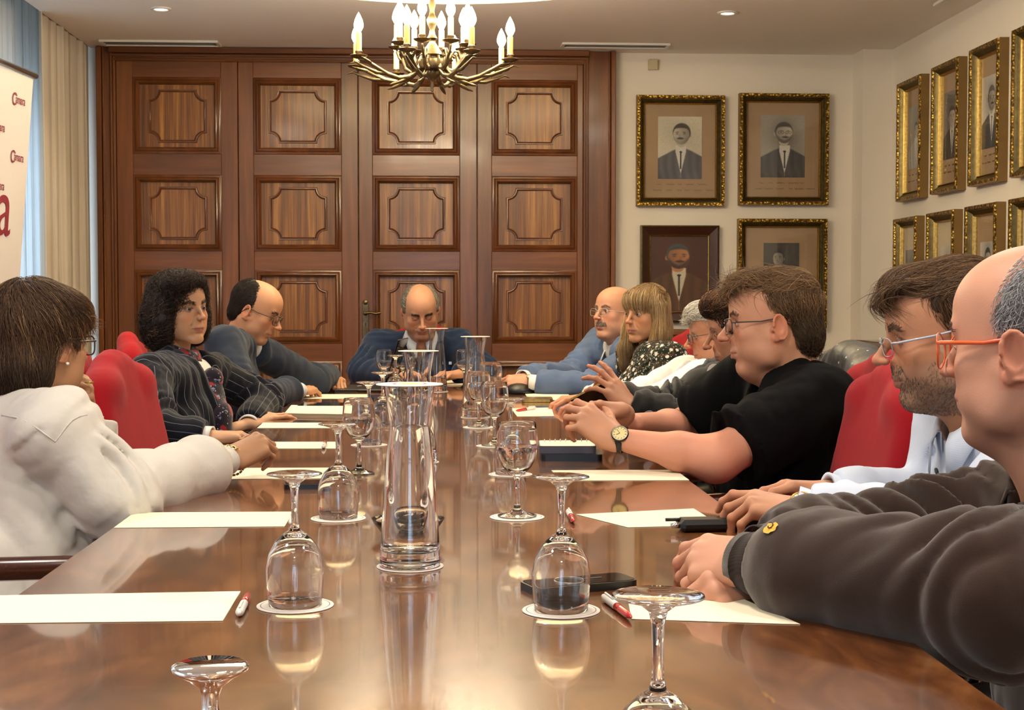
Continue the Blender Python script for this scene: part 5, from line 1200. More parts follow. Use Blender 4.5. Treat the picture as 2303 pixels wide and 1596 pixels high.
def armsleeve(F, sh, el, wr, r=(.062, .052, .046, .036), e=.0, fold=.004, seed=0, k=.03, nf=6.0):
    sh, el, wr = map(lambda q: np.array(q, float), (sh, el, wr))
    def fo(ph, lam, amp, side):
        def fn(t, X, Y, Z):
            w_ = smooth01((t if side else 1-t)*0+1-(np.abs(t-(0.0 if side == 2 else 1.0))/.75)) 
            a = (X*9+Y*7+Z*11)*5
            return amp*(w_*.9+.25)*np.sin(2*PI*t*nf/lam+ph+a*.55+1.2*np.sin(a*.35+ph))*(.6+.4*np.sin(3*t+ph+a*.3))
        return fn
    F.cap(sh, el, r[0]+e, r[1]+e, k, fold=fo(seed, 1.0, fold, 1)); m_ = el+(wr-el)*.78; rm = r[2]*.45+r[3]*.55+.35*max(0, r[2]-r[3]-.012)
    F.cap(el, m_, r[2]+e, rm+e, .02); F.cap(m_, wr, rm+e, r[3]+e*.4, .02); F.ell(el, r[1]+e*.9, .02)
def bbox(pts, m): p = np.array(pts); return p.min(0)-m, p.max(0)+m
def cutplane(F, p, n, rad=.09, k=.004):
    """remove everything beyond plane (p,n) within rad of p"""
    n = unit(n); p = np.array(p, float)
    def fn(x, y, z):
        X, Y, Z = x-p[0], y-p[1], z-p[2]; a = X*n[0]+Y*n[1]+Z*n[2]; d = np.sqrt(np.maximum(X*X+Y*Y+Z*Z-a*a, 0)); return np.maximum(-a, np.maximum(d-rad, a-.16))
    return F.put(fn, p-.17, p+.17, k, 's')
def lapel_cut(F, c, R, depth=.22, w=.50, top=None, mode='cut', th=.006, band=.045, oval=False, xoff=0.):
    """V opening on the chest front"""
    nk = np.array(c['neck'], float); lat, f2, upv = R[:, 0], R[:, 1], R[:, 2]; ch = np.array(c['chest'], float)
    base = nk+upv*.05-upv*depth
    def fn(x, y, z):
        X, Y, Z = x-base[0], y-base[1], z-base[2]; u = np.abs(X*lat[0]+Y*lat[1]+Z*lat[2]-xoff); v = X*upv[0]+Y*upv[1]+Z*upv[2]; w_ = X*f2[0]+Y*f2[1]+Z*f2[2]
        d = u-np.maximum(v, 0)*w; d = np.where(v < 0, np.sqrt(u*u+v*v), d); return d, v, w_
    lo = base-.32; hi = base+.38; sl, g = F.sub(lo, hi)
    if sl is None: return
    d, v, w_ = fn(*g); front = w_ > -.02
    if mode == 'cut': F.f[sl] = np.where(front, np.maximum(F.f[sl], -(d-.002)), F.f[sl])
    else:
        bw = band*smooth01(v/.05)*np.clip(1.2-v/.30, .35, 1.0)
        F.f[sl] -= (th*smooth01((bw-d)/.004)*(d > 0)*front*(v > 0)).astype(np.float32)
# ================================================================== cloth materials
def fabric(name, col, rough=.85, bump=.25, bscale=900, sheen=.0, var=.06, vscale=5, kind=None, wr=.0, spec=.12, **k):
    m, nt, p = newmat(name); N = nt.nodes; L = nt.links; g = N.new('ShaderNodeNewGeometry')
    p.inputs['Roughness'].default_value = rough; p.inputs['Sheen Weight'].default_value = sheen; p.inputs['Specular IOR Level'].default_value = spec
    def noise(sc, det=4, vec=None, rg=.5):
        n = N.new('ShaderNodeTexNoise'); n.inputs['Scale'].default_value = sc; n.inputs['Detail'].default_value = det; L.new(vec or g.outputs['Position'], n.inputs['Vector']); return n.outputs['Fac']
    def ramp(src, stops, const=False):
        r = N.new('ShaderNodeValToRGB'); r.color_ramp.interpolation = 'CONSTANT' if const else 'LINEAR'; e = r.color_ramp.elements; e[0].position, e[0].color = stops[0]; e[1].position, e[1].color = stops[1]
        for s_ in stops[2:]: q = e.new(s_[0]); q.color = s_[1]
        L.new(src, r.inputs[0]); return r.outputs[0]
    def mixc(fac, a, b):
        mx = N.new('ShaderNodeMix'); mx.data_type = 'RGBA'; L.new(fac, mx.inputs[0])
        for i, q in ((6, a), (7, b)):
            if isinstance(q, tuple): mx.inputs[i].default_value = q
            else: L.new(q, mx.inputs[i])
        return mx.outputs[2]
    dk = tuple(c*(1-var*2) for c in col[:3])+(1,); lt = tuple(min(1, c*(1+var*2)) for c in col[:3])+(1,)
    base = ramp(noise(vscale, 3), [(.3, dk), (.7, lt)])
    if kind == 'pin':
        a = N.new('ShaderNodeAttribute'); a.attribute_name = 'pat'; sp = N.new('ShaderNodeSeparateXYZ'); L.new(a.outputs['Vector'], sp.inputs[0])
        mt = N.new('ShaderNodeMath'); mt.operation = 'MULTIPLY'; mt.inputs[1].default_value = 1/k.get('pitch', .022); L.new(sp.outputs[0], mt.inputs[0]); fr = N.new('ShaderNodeMath'); fr.operation = 'FRACT'; L.new(mt.outputs[0], fr.inputs[0])
        st = ramp(fr.outputs[0], [(0, (1, 1, 1, 1)), (k.get('w', .08), (0, 0, 0, 1))], True); base = mixc(st, base, k.get('line', srgb(170, 172, 180)))
    if kind == 'floral':
        for sc, thr, c in ((58, .34, srgb(70, 44, 28)), (34, .30, srgb(206, 200, 190)), (95, .26, srgb(150, 150, 140))):
            v = N.new('ShaderNodeTexVoronoi'); v.inputs['Scale'].default_value = sc; L.new(g.outputs['Position'], v.inputs[0]); base = mixc(ramp(v.outputs['Distance'], [(0, (1, 1, 1, 1)), (thr, (0, 0, 0, 1))], True), base, c)
    if kind == 'dots':
        v = N.new('ShaderNodeTexVoronoi'); v.inputs['Scale'].default_value = k.get('dsc', 26); v.inputs['Randomness'].default_value = .6; L.new(g.outputs['Position'], v.inputs[0]); base = mixc(ramp(v.outputs['Distance'], [(0, (1, 1, 1, 1)), (k.get('dr', .12), (0, 0, 0, 1))], True), base, k.get('dc', srgb(215, 215, 210)))
    if kind == 'scarf':
        w1 = N.new('ShaderNodeTexChecker'); w1.inputs['Scale'].default_value = 60; L.new(g.outputs['Position'], w1.inputs[0])
        nn = noise(18, 3); base = mixc(ramp(nn, [(.54, (0, 0, 0, 1)), (.58, (1, 1, 1, 1))]), base, srgb(150, 36, 36)); base = mixc(ramp(noise(70, 2), [(.64, (0, 0, 0, 1)), (.67, (1, 1, 1, 1))]), base, srgb(120, 130, 160))
        v = N.new('ShaderNodeTexVoronoi'); v.inputs['Scale'].default_value = 75; v.inputs['Randomness'].default_value = .35; L.new(g.outputs['Position'], v.inputs[0]); base = mixc(ramp(v.outputs['Distance'], [(0, (1, 1, 1, 1)), (.16, (0, 0, 0, 1))], True), base, srgb(205, 196, 190))
    if kind == 'rib':
        w_ = N.new('ShaderNodeTexWave'); w_.bands_direction = 'DIAGONAL'; w_.inputs['Scale'].default_value = k.get('rsc', 90); L.new(g.outputs['Position'], w_.inputs[0]); base = mixc(w_.outputs['Fac'], base, k.get('line', dk))
    L.new(base, p.inputs['Base Color'])
    b = N.new('ShaderNodeBump'); b.inputs['Strength'].default_value = bump; b.inputs['Distance'].default_value = .0012; L.new(noise(bscale, 2), b.inputs['Height'])
    if wr:
        b2 = N.new('ShaderNodeBump'); b2.inputs['Strength'].default_value = wr; b2.inputs['Distance'].default_value = .012; L.new(noise(k.get('wsc', 16), 3), b2.inputs['Height']); L.new(b2.outputs[0], b.inputs['Normal'])
    L.new(b.outputs[0], p.inputs['Normal']); return m
def garment(pr, c, mat, name='jacket', h=.0065, extra=.0, fat=0., shw=1.0, arm=(.062, .052, .046, .036), fold=.005, sleeves='long', neckr=.064, V=None, lapel=None, tf=.004, bust=0., seed=0, label=None, hem=True, pat=False, cuffcut=.035, folds=None, neckup=.10, neckoff=0., tfs=26):
    pts = [c[k] for k in ('pel', 'chest', 'neck', 'shL', 'shR')]+([c['elL'], c['elR'], c['wrL'], c['wrR']] if sleeves != 'none' else [])
    lo, hi = bbox(pts, .10); lo2, hi2 = bbox([c['pel'], c['chest']], .27+.05*fat); lo = np.minimum(lo, lo2); hi = np.maximum(hi, hi2); lo[2] = max(lo[2], np.array(c['pel'])[2]-.12)
    F = Fld(lo, hi, h, .06); R, lat, f2, upv = torso(F, c, extra, fat, shw, bust)
    # broad drape folds on the torso
    g = [(F.lo[i]+F.h*np.arange(F.n[i])).astype(np.float32) for i in range(3)]
    for s_, e_, w_ in (('shL', 'elL', 'wrL'), ('shR', 'elR', 'wrR')):
        S_, E_, W_ = (np.array(c[q], float) for q in (s_, e_, w_)); sd = seed+(3 if s_ == 'shR' else 0)
        if sleeves == 'long': armsleeve(F, S_, E_, W_, arm, extra*.4, 0., sd)
        elif sleeves == 'short':
            end = S_+(E_-S_)*.80; F.cap(S_, end, arm[0]+.010, arm[1]+.026, .035, )
            cutplane(F, end, E_-S_, .12, .002)
        if sleeves == 'long': cutplane(F, W_, W_-E_, .08, .002)
    # displacement field of wrinkles
    near = np.abs(F.f) < .035; I = np.argwhere(near); Pn = F.lo+F.h*I; disp = tf*1.5*fold_noise(Pn, tfs*1.9, seed, (1, 1, .5))
    for s_, e_, w_ in (('shL', 'elL', 'wrL'), ('shR', 'elR', 'wrR')):
        if sleeves == 'none': break
        S_, E_, W_ = (np.array(c[q], float) for q in (s_, e_, w_)); sd = seed+(3.7 if s_ == 'shR' else 0); U_ = unit(W_-E_); U0 = unit(E_-S_); nrm = unit(np.cross(U0, U_)+1e-4); bend = unit(U_-U0)
        for a_, b_, far in ((S_, E_, 0), (E_, W_, 1)):
            ab = b_-a_; L_ = np.linalg.norm(ab); ax_ = ab/L_; q = Pn-a_; sl = q @ ax_; t = sl/L_; r_ = q-np.outer(sl, ax_); rd = np.linalg.norm(r_, axis=1)
            m = (rd < .15) & (t > -.15) & (t < 1.1)
            if not m.any(): continue
            lat_ = r_ @ nrm; dp = r_ @ np.cross(ax_, nrm); el = (1-t if not far else t)
            w1 = np.exp(-(el/.38)**2)+.22*np.exp(-(((1-el))/.30)**2)+.14
            ph = sl*(120+22*np.sin(sd))+dp*30*np.sin(sd*2.1+.7)+2.2*np.sin(lat_*22+sd)+1.6*np.sin(dp*26+sl*9+sd*1.3)+1.1*np.sin(sl*23+lat_*15)
            cr_ = (np.abs(np.sin(ph*.5+.6*np.sin(ph*.31)))**1.0-.62)*(.55+.45*np.sin(lat_*17+sl*12+sd*3))
            inner = .55+.45*np.clip((r_ @ bend)/(rd+1e-6), -1, 1)
            wgt = smooth01((.15-rd)/.05)*m; disp = disp*(1-wgt*.5)-wgt*fold*w1*inner*cr_*4.2
    F.f[near] += disp.astype(np.float32)
    nk = np.array(c['neck'], float); nax = unit(np.array(c.get('nax', upv)))
    F.cap(nk+upv*.002+f2*(.004+neckoff), nk+nax*.16+f2*.012, neckr, neckr*1.25, .012, 's')
    if V: lapel_cut(F, c, R, V[0], V[1], xoff=V[2] if len(V) > 2 else 0.)
    if lapel: lapel_cut(F, c, R, V[0], V[1], mode='lapel', th=lapel[0], band=lapel[1])
    for fz in (folds or []): F.chain(fz[0], fz[1], .02, fz[2] if len(fz) > 2 else 'u')
    Vx, Q_ = F.mesh(1); patv = None
    if pat:
        q = Vx-np.array(c['chest']); patv = np.stack([q @ lat+q @ f2*.35, q @ upv, 0*q[:, 0]], 1)
        for s_, e_, w_ in (('shL', 'elL', 'wrL'), ('shR', 'elR', 'wrR')):
            for a_, b_ in ((c[s_], c[e_]), (c[e_], c[w_])):
                a_, b_ = np.array(a_, float), np.array(b_, float); ab = b_-a_; t = np.clip(((Vx-a_) @ ab)/ab.dot(ab), 0, 1); r_ = Vx-a_-t[:, None]*ab; dd = np.linalg.norm(r_, axis=1)
                u = unit(np.cross(ab, (0.3, .2, 1))); w2 = unit(np.cross(ab, u)); an = np.arctan2(r_ @ u, r_ @ w2)
                m = (dd < .085) & (t > .12); patv[m, 0] = an[m]*.055+.3
    o = pr.wpart(name, Vx, Q_, mat, label=label, pat=patv); c['R'] = R; return F
def collar(pr, c, mat, r=.066, stand=.030, fall=.036, gap=.25, point=.035, name='collar', yoff=0., lift=0., tilt=0.):
    R = c['R']; nk = np.array(c['neck'], float); lat, f2, upv = R[:, 0], R[:, 1], R[:, 2]; n = 36; v = []; f = []
    A = np.linspace(gap, 2*PI-gap, n)
    for a in A:
        fr = math.cos(a); fb = max(0, 1-abs(a-PI)/PI); pf = smooth01(np.array([(fr-.55)/.42]))[0]
        for (rr, z) in ((r+.002, -.012), (r-.003, stand*.6), (r-.002, stand*(1-.35*pf)), (r+.004, stand*(1-.35*pf)+.001), (r+.012+.006*pf, stand*.55-.012*pf), (r+.020+.012*pf, stand-fall-point*pf)):
            q = nk+lat*math.sin(a)*rr*1.02+f2*(math.cos(a)*rr*.92+yoff+.010-tilt*0)+upv*(z+lift-.030*max(0, math.cos(a))+.020*max(0, -math.cos(a))); v.append(q)
    for i in range(n-1):
        for j in range(5): f.append((i*6+j, i*6+j+1, (i+1)*6+j+1, (i+1)*6+j))
    o = pr.wpart(name, v, f, mat); sm = o.modifiers.new('thick', 'SOLIDIFY'); sm.thickness = .0022; sm.offset = 0; return o
def cuff(pr, c, wr, el, mat, r=.034, ln=.028, name='cuff', off=0.0, flare=.002):
    w_ = np.array(c[wr], float); d = unit(w_-np.array(c[el], float)); a = w_+d*(off-.012); b = w_+d*(off+ln)
    u = unit(np.cross(d, (0, 0, 1))); w2 = np.cross(d, u); v = []; f = []; n = 28
    for (p, rr) in ((a, r), (a*.5+b*.5, r+.0005), (b, r+flare), (b, r-.0035), (a, r-.004)):
        for k in range(n): t = 2*PI*k/n; v.append(p+rr*(math.cos(t)*u*1.0+math.sin(t)*w2*.86))
    for i in range(4):
        for k in range(n): f.append((i*n+k, i*n+(k+1) % n, (i+1)*n+(k+1) % n, (i+1)*n+k))
    return pr.wpart(name, v, f, mat)
def trousers(pr, c, mat, fat=0.):
    fwd = unit(c['fwd']*np.array((1, 1, 0))); lat = unit(np.cross(fwd, (0, 0, 1))); pel = np.array(c['pel'], float); pel = np.array((pel[0], pel[1], .56)); L_ = []
    kn = [pel+fwd*.42+lat*sg*.11+np.array((0, 0, -.06)) for sg in (-1, 1)]; lo, hi = bbox([pel]+kn, .17); lo[2] = .05; F = Fld(lo, hi, .014, .06)
    F.ell(pel, (.165+.02*fat, .165+.02*fat, .11), .05)
    for k, sg in zip(kn, (-1, 1)):
        F.cap(pel+lat*sg*.09, k, .085, .062, .04); F.cap(k, k+np.array((0, 0, -.38))-fwd*.03, .060, .045, .03)
    V, Q_ = F.mesh(1); pr.wpart('trousers', V, Q_, mat)
    for k, sg in zip(kn, (-1, 1)):
        b = k+np.array((0, 0, -.44))-fwd*.03; b[2] = .045; G = Fld(b-.2, b+np.array((.2, .2, .09)), .01, .03); G.cap(b-fwd*.05, b+fwd*.15, .042, .034, .02); G.cap(b, b+np.array((0, 0, .05)), .045, k=.02); G.f[:, :, :max(0, int((.004-G.lo[2])/G.h))] = .02
        V, Q_ = G.mesh(1); V[:, 2] = np.maximum(V[:, 2], .004); pr.wpart('shoe', V, Q_, MT['shoe'])
MT['shoe'] = pmat('shoe_leather', srgb(24, 20, 18), .35)
def core(pr, c):
    """low detail trunk under the clothes, part of the one body mesh"""
    lo, hi = bbox([c['pel'], c['chest'], c['neck'], c['shL'], c['shR'], c['elL'], c['elR'], c['wrL'], c['wrR']], .06); F = Fld(lo, hi, .012, .05)
    P3 = lambda k: np.array(c[k], float); F.cap(P3('pel'), P3('chest'), .085, .085, .05); F.cap(P3('shL'), P3('shR'), .035, k=.04); F.cap(P3('chest'), P3('neck'), .07, .045, .04)
    for a, b, w_ in (('shL', 'elL', 'wrL'), ('shR', 'elR', 'wrR')): F.cap(P3(a), P3(b), .036, .030, .03); F.cap(P3(b), P3(w_), .028, .020, .02)
    V, Q_ = F.mesh(1); pr.skin_add(V, Q_, np.tile(np.array(pr.skin)/255., (len(V), 1)))
def front(F, base, d, off=.0):
    base = np.array(base, float); t = np.linspace(.0, .30, 121); q = base+t[:, None]*np.array(d); v = F.tri(q); k = np.where(v < 0)[0]
    return base+np.array(d)*((t[k[-1]] if len(k) else .1)+off)
def A3(*a): return np.array(a, float)
def watch(pr, pos, axis, face, r=.027, dial=.0175, strap=None, case=None, dialc=None, name='wristwatch', flat=.80):
    """strap ring round the forearm axis, dial on the side 'face'"""
    ax = unit(axis); fz = np.array(face, float); fz = unit(fz-ax*fz.dot(ax)); sx = np.cross(fz, ax); w_ = empty(name); w_.parent = pr.root; pos = np.array(pos, float)
    m = MB(); n = 32; v = []; f = []
    for (dx, dr) in ((-.009, 0), (.009, 0), (.009, .0025), (-.009, .0025)):
        for k in range(n): a = 2*PI*k/n; v.append(pos+ax*dx+(r+dr)*(math.cos(a)*fz*flat+math.sin(a)*sx))
    for i in range(4):
        for k in range(n): j = (i+1) % 4; f.append((i*n+k, i*n+(k+1) % n, j*n+(k+1) % n, j*n+k))
    pr.wpart('strap', v, f, strap, parent=w_)
    Rm = np.stack([sx, ax, fz], 1); c0 = pos+fz*(r*flat)
    for nm, prf, mt in (('watch_case', [(.0001, 0), (dial, 0), (dial+.001, .002), (dial+.001, .006), (dial-.001, .0085), (dial-.0025, .0085), (dial-.003, .0075)], case), ('dial', [(dial-.0028, .0072), (.0001, .0073)], dialc)):
        m = MB().lathe(prf, 32, c0, Rm, cap=False); pr.wpart(nm, m.v, m.f, mt, smooth=False, parent=w_)
    m = MB()
    for k in range(12):
        a = k*PI/6; q0, q1 = dial*.62, dial*.78; d_ = A3(math.cos(a), math.sin(a), 0); p0 = c0+Rm @ (d_*q0+A3(0, 0, .0077)); p1 = c0+Rm @ (d_*q1+A3(0, 0, .0077)); m.tube([p0, p1], .0005, 4)
    for a, l_ in ((.9, .45), (2.3, .65)): m.tube([c0+Rm @ A3(0, 0, .0079), c0+Rm @ (A3(math.cos(a), math.sin(a), 0)*dial*l_+A3(0, 0, .0079))], .0006, 4)
    pr.wpart('hands_and_marks', m.v, m.f, MT['black'], smooth=False, parent=w_); return w_
def ring(pr, pos, axis, r=.0098, mat=None):
    ax = unit(axis); u = unit(np.cross(ax, (.2, .3, 1))); w2 = np.cross(ax, u); m = MB().tube([np.array(pos)+r*(math.cos(t)*u+math.sin(t)*w2) for t in np.linspace(0, 2*PI, 21)[:-1]], .0014, 6, closed=True); pr.wpart('finger_ring', m.v, m.f, mat or MT['gold'])
# ------------------------------------------------------------------ red chairs
MT['red_cloth'] = fabric('red_upholstery', srgb(158, 24, 34), .9, .3, 700, .08, .07, 4)
def make_chair():
    """faces +y, origin on the floor under the seat centre"""
    r = empty('armchair')
    F = Fld((-.30, -.40, .40), (.30, -.10, 1.10), .010, .05)
    for i in range(9):
        x = -.20+.05*i; top = .935+.050*math.exp(-((x)/.11)**2)-.02*(abs(x)/.2)**4
        F.cap((x, -.245, .50), (x, -.245-(top-.5)*.22, top), .045, .040, .03)
    F.cap((-.20, -.365, .91), (.20, -.365, .91), .022, k=.02)
    for sg in (-1, 1): F.ell((sg*.145, -.325, .93), (.07, .038, .045), .03)
    V, Q_ = F.mesh(1); link('backrest', mkmesh('backrest', V, Q_, True, [MT['red_cloth']]), r)
    F = Fld((-.30, -.30, .38), (.30, .30, .54), .011, .05); F.put(lambda x, y, z: np.sqrt(np.maximum(np.abs(x)-.20, 0)**2+np.maximum(np.abs(y)-.19, 0)**2+np.maximum(np.abs(z-.445)-.015, 0)**2)-.035+0*x, (-.24, -.24, .39), (.24, .24, .50), .01)
    V, Q_ = F.mesh(1); link('seat', mkmesh('seat', V, Q_, True, [MT['red_cloth']]), r)
    m = MB(); m.box(-.235, .235, -.225, .225, .36, .415, .008); m.build('seat_frame', MT['dark_wood'], r)
    for sx in (-1, 1):
        MB().tube([(sx*.21, .20, .38), (sx*.215, .205, .2), (sx*.21, .21, .0)], [.024, .020, .015], 8, flat=1).build('leg', MT['dark_wood'], r, smooth=True)
        MB().tube([(sx*.20, -.20, .40), (sx*.20, -.23, .2), (sx*.20, -.28, .0)], [.024, .020, .015], 8).build('leg', MT['dark_wood'], r, smooth=True)
        m = MB(); m.tube([(sx*.245, -.27, .675), (sx*.262, -.20, .688), (sx*.270, -.05, .685), (sx*.268, .10, .676), (sx*.262, .17, .668), (sx*.258, .195, .645)], [.014, .019, .021, .021, .021, .014], 10, flat=.8); m.build('armrest', MT['dark_wood'], r, smooth=True)
        m = MB(); m.tube([(sx*.262, .15, .662), (sx*.25, .12, .59), (sx*.24, .155, .50), (sx*.228, .17, .39)], [.014, .013, .015, .018], 8); m.build('arm_support', MT['dark_wood'], r, smooth=True)
    return r
chair0 = make_chair(); used_ = [False]
def chair(x, y, facing, label, recl=0., z=0):
    """facing: heading in degrees, 90 = +X, -90 = -X, 180 = toward camera"""
    o = chair0 if not used_[0] else dup(chair0); used_[0] = True
    o.location = (x, y, z); o.rotation_euler = (0, 0, -math.radians(facing)); tag(o, label, 'chair', 'red upholstered armchairs round the table'); return o
chair(-.47, 3.60, 94, 'empty red upholstered armchair between the woman in white and the scarfed woman')
chair(.615, 2.96, -88, 'empty red upholstered armchair between the men in black and light blue')
# ================================================================== the eleven people
def W(px, py, Y): return P(px, py, Y)
def seatchair(c, heading, label, back=.10): 
    pel = np.array(c['pel']); f = A3(math.sin(math.radians(heading)), math.cos(math.radians(heading)), 0); q = pel+f*(.24-back-.10); return chair(q[0], q[1], heading, label)
def mid(a, b, t=.5): return np.array(a)*(1-t)+np.array(b)*t
HL = lambda hr: hr    # readability
# flow fields in the head frame -------------------------------------------------
def flow_back(p, d): # combed back and down round the sides
    x, y, z = p[:, 0], p[:, 1], p[:, 2]; f = np.stack([.25*np.sign(x)*np.clip(np.abs(x)/.07, 0, 1), -1.0+0*x, -.35-1.6*np.clip((-.0-y)/.08, -.2, 1.2)], 1); return f/np.linalg.norm(f, axis=1, keepdims=True)
def flow_radial(cx=0., cy=-.05, fwdb=0., down=.8, side=0.):
    def fn(p, d):
        x, y, z = p[:, 0]-cx, p[:, 1]-cy, p[:, 2]; r_ = np.sqrt(x*x+y*y)+1e-6; low = np.clip((.11-z)/.09, 0, 1.6)
        f = np.stack([x/r_+side, y/r_+fwdb, -down*low-.1], 1); return f/np.linalg.norm(f, axis=1, keepdims=True)
    return fn
def keep_hairline(front=.06, low=-.02, backlow=-.075, temple=.052):
    def k(V):
        x, y, z = V[:, 0], V[:, 1], V[:, 2]; line = np.where(y > .035, .075+0*z, np.where(y > -.02, low, backlow)); return (z > line) & (y < front)
    return k
# ---------------------------------------------------------------- P9 man in black polo
M_BLK = fabric('black_polo_cotton', srgb(9, 9, 11), .9, .3, 1100, .0, .1, 6, wr=.25, wsc=20)
hp = W(1735, 741, 3.52); nk = hp+A3(.075, .0, -.150)
p = Person('man in a black short sleeved polo shirt with dark glasses and a yellow dial watch', (.92, 3.5, 0)); c9 = dict(neck=nk, chest=A3(.90, 3.50, .86), pel=A3(.97, 3.50, .54), fwd=A3(-1, -.10, 0), shL=W(1845, 905, 3.34), shR=A3(.84, 3.70, .945),
     elL=W(1610, 1032, 3.22), wrL=W(1383, 985, 3.30), elR=A3(.665, 3.80, .80), wrR=W(1430, 950, 3.55), nax=A3(-.45, 0, 1))
SK9 = (214, 150, 122)
p.head(hp, headR(82, -4, 2), 1.07, neck=nk+A3(.01, 0, -.03), skin=SK9, hk=dict(fat=1.0, dbl=1.15, wf=1.02, nose=1.05, nosew=1.1, neckr=.064, cheek=.6, chin=-.004, eye=.35, mopen=.002), ck=dict(stub=.18, stubble=(150, 104, 84), brow=(110, 80, 60)), gaze=(0, -.35), lidh=.0027)
p.brows((120, 90, 68), (96, 70, 52), 160)
p.glasses(srgb(34, 38, 52), .026, .017, .0013, .014, .106, sweep=.012, tr=.0014)
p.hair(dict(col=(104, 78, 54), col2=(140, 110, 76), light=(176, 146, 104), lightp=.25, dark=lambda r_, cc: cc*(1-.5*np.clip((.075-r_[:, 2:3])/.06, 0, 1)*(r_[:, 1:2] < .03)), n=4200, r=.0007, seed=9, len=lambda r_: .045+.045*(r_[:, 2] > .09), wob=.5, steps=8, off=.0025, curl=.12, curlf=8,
    prims=[('u', 'e', (0, -.030, .062), (.082, .094, .084), .01), ('u', 'e', (0, .040, .116), (.058, .050, .026), .02), ('u', 'e', (0, -.07, -.015), (.070, .050, .060), .02), ('s', 'e', (0, .105, .020), (.12, .075, .078), .008), ('s', 'e', (0, .035, -.065), (.12, .075, .085), .01), ('s', 'e', (0, -.045, .165), (.032, .045, .032), .01)],
    flow=lambda q, d: (lambda f: f/np.linalg.norm(f, axis=1, keepdims=True))(np.stack([.5*np.sign(q[:, 0])*np.clip(np.abs(q[:, 0])/.05, 0, 1), np.where(q[:, 2] > .085, 1.0, -.55), np.where(q[:, 2] > .085, .12-3.5*np.clip(q[:, 1]-.04, 0, 1)*6, -1.1)], 1))))
garment(p, c9, M_BLK, 'polo_shirt', .006, .018, 1.4, 1.05, (.078, .070, .05, .04), .006, 'short', .070, V=(.15, .22), tf=.005, seed=2, tfs=20)
collar(p, c9, M_BLK, .073, .032, .040, .35, .03)
C_ = p.skin
armF = Fld(*bbox([c9['shL'], c9['elL'], c9['wrL'], c9['shR'], c9['elR'], c9['wrR']], .09), .0045, .05)
for a, b, w_ in (('shL', 'elL', 'wrL'), ('shR', 'elR', 'wrR')):
    A_, B_, W_ = (np.array(c9[k], float) for k in (a, b, w_)); armF.cap(mid(A_, B_, .25), B_, .058, .050, .02); armF.cap(B_, mid(B_, W_, .35), .050, .046, .03); armF.cap(mid(B_, W_, .35), W_, .046, .027, .02, flat=.9, fax=(0, 0, 1))
V, Q_ = armF.mesh(1); p.skin_add(V, Q_, np.tile(np.array(SK9)/255.*.98, (len(V), 1))*(1+.04*nz3(V, 40, 1))[:, None])
add_hand(p, c9['wrL'], unit(W(1275, 905, 3.34)-c9['wrL']), (-.35, .85, -.45), -1, curl=(.45, .55, .65, .7), thumb=(.9, .1, .1), spread=.2, fore=.005, h=.0025, scale=1.06)
add_hand(p, W(1400, 935, 3.50), unit(W(1262, 925, 3.40)-W(1400, 935, 3.50)), (.1, -.9, -.35), 1, curl=(.35, .45, .55, .6), thumb=(-.2, -.3, .2), spread=.2, fore=.005, h=.0028)
watch(p, c9['wrL']+unit(c9['wrL']-c9['elL'])*-.015, c9['wrL']-c9['elL'], (-.15, -.90, .55), .030, .0195, MT['black'], pmat('dark_watch_case', srgb(60, 58, 50), .25, .9), pmat('yellow_dial', srgb(206, 186, 96), .35), flat=.86)
core(p, c9); trousers(p, c9, MT['shoe'], 1); p.finish_body()
chair(.78, 3.52, -90, 'red upholstered armchair of the man in the black polo')
# ---------------------------------------------------------------- P11 man in brown hoodie, orange glasses
M_BRN = fabric('brown_fleece', srgb(52, 37, 30), .9, .3, 800, .35, .05, 5, wr=.12, wsc=14)
M_RIB = fabric('brown_rib', srgb(46, 33, 27), .9, .3, 800, .3, .03, 5, kind='rib', rsc=100, line=srgb(30, 24, 21))
R11 = headR(46, -3, 1); ear = W(2292, 800, 1.80); hp = ear-R11 @ A3(-.082, -.01, .004)
nk = hp+A3(.055, -.012, -.165); SK11 = (216, 152, 130)
p = Person('man in a dark brown zip hoodie with orange spectacle arms and short grey hair', (.86, 1.85, 0)); c11 = dict(neck=nk, chest=A3(.93, 1.84, .77), pel=A3(1.02, 1.86, .48), fwd=A3(-1, .12, 0), shL=A3(.90, 1.60, .865), shR=W(2262, 1165, 2.05),
     elL=A3(.645, 1.60, .808), wrL=W(1716, 1268, 1.86), elR=A3(.72, 2.08, .775), wrR=W(1742, 1240, 2.00), nax=A3(-.25, 0, 1))
p.head(hp, R11, 1.12, neck=nk+A3(.01, 0, -.03), skin=SK11, hk=dict(fat=1.3, dbl=1.0, wf=1.04, jaw=1.05, neckr=.068, cheek=1.0, nose=.8, nosew=1.0, eye=.5), ck=dict(stub=.16, stubble=(140, 108, 100), brow=(90, 70, 60)), lidh=.0024)
p.brows((90, 70, 60), (120, 96, 84), 160)
p.glasses(srgb(232, 96, 40), .027, .022, .0012, .012, .110, shape='round', sweep=.014, tr=.0024)
p.hair(dict(col=(128, 126, 128), col2=(176, 174, 176), light=(214, 213, 215), lightp=.35, n=6500, r=.00055, seed=11, len=.017, wob=.5, steps=5, off=.0016, groove=.0006,
    prims=[('u', 'e', (0, -.026, .046), (.0865, .0960, .0870), .01), ('u', 'e', (0, -.06, -.02), (.072, .054, .055), .02), ('s', 'e', (0, .140, .050), (.12, .072, .110), .010), ('s', 'e', (0, .060, .140), (.046, .080, .040), .012), ('s', 'e', (0, .030, -.055), (.12, .075, .075), .008)],
    flow=flow_radial(0, -.04, .1, .9)))
folds11 = []
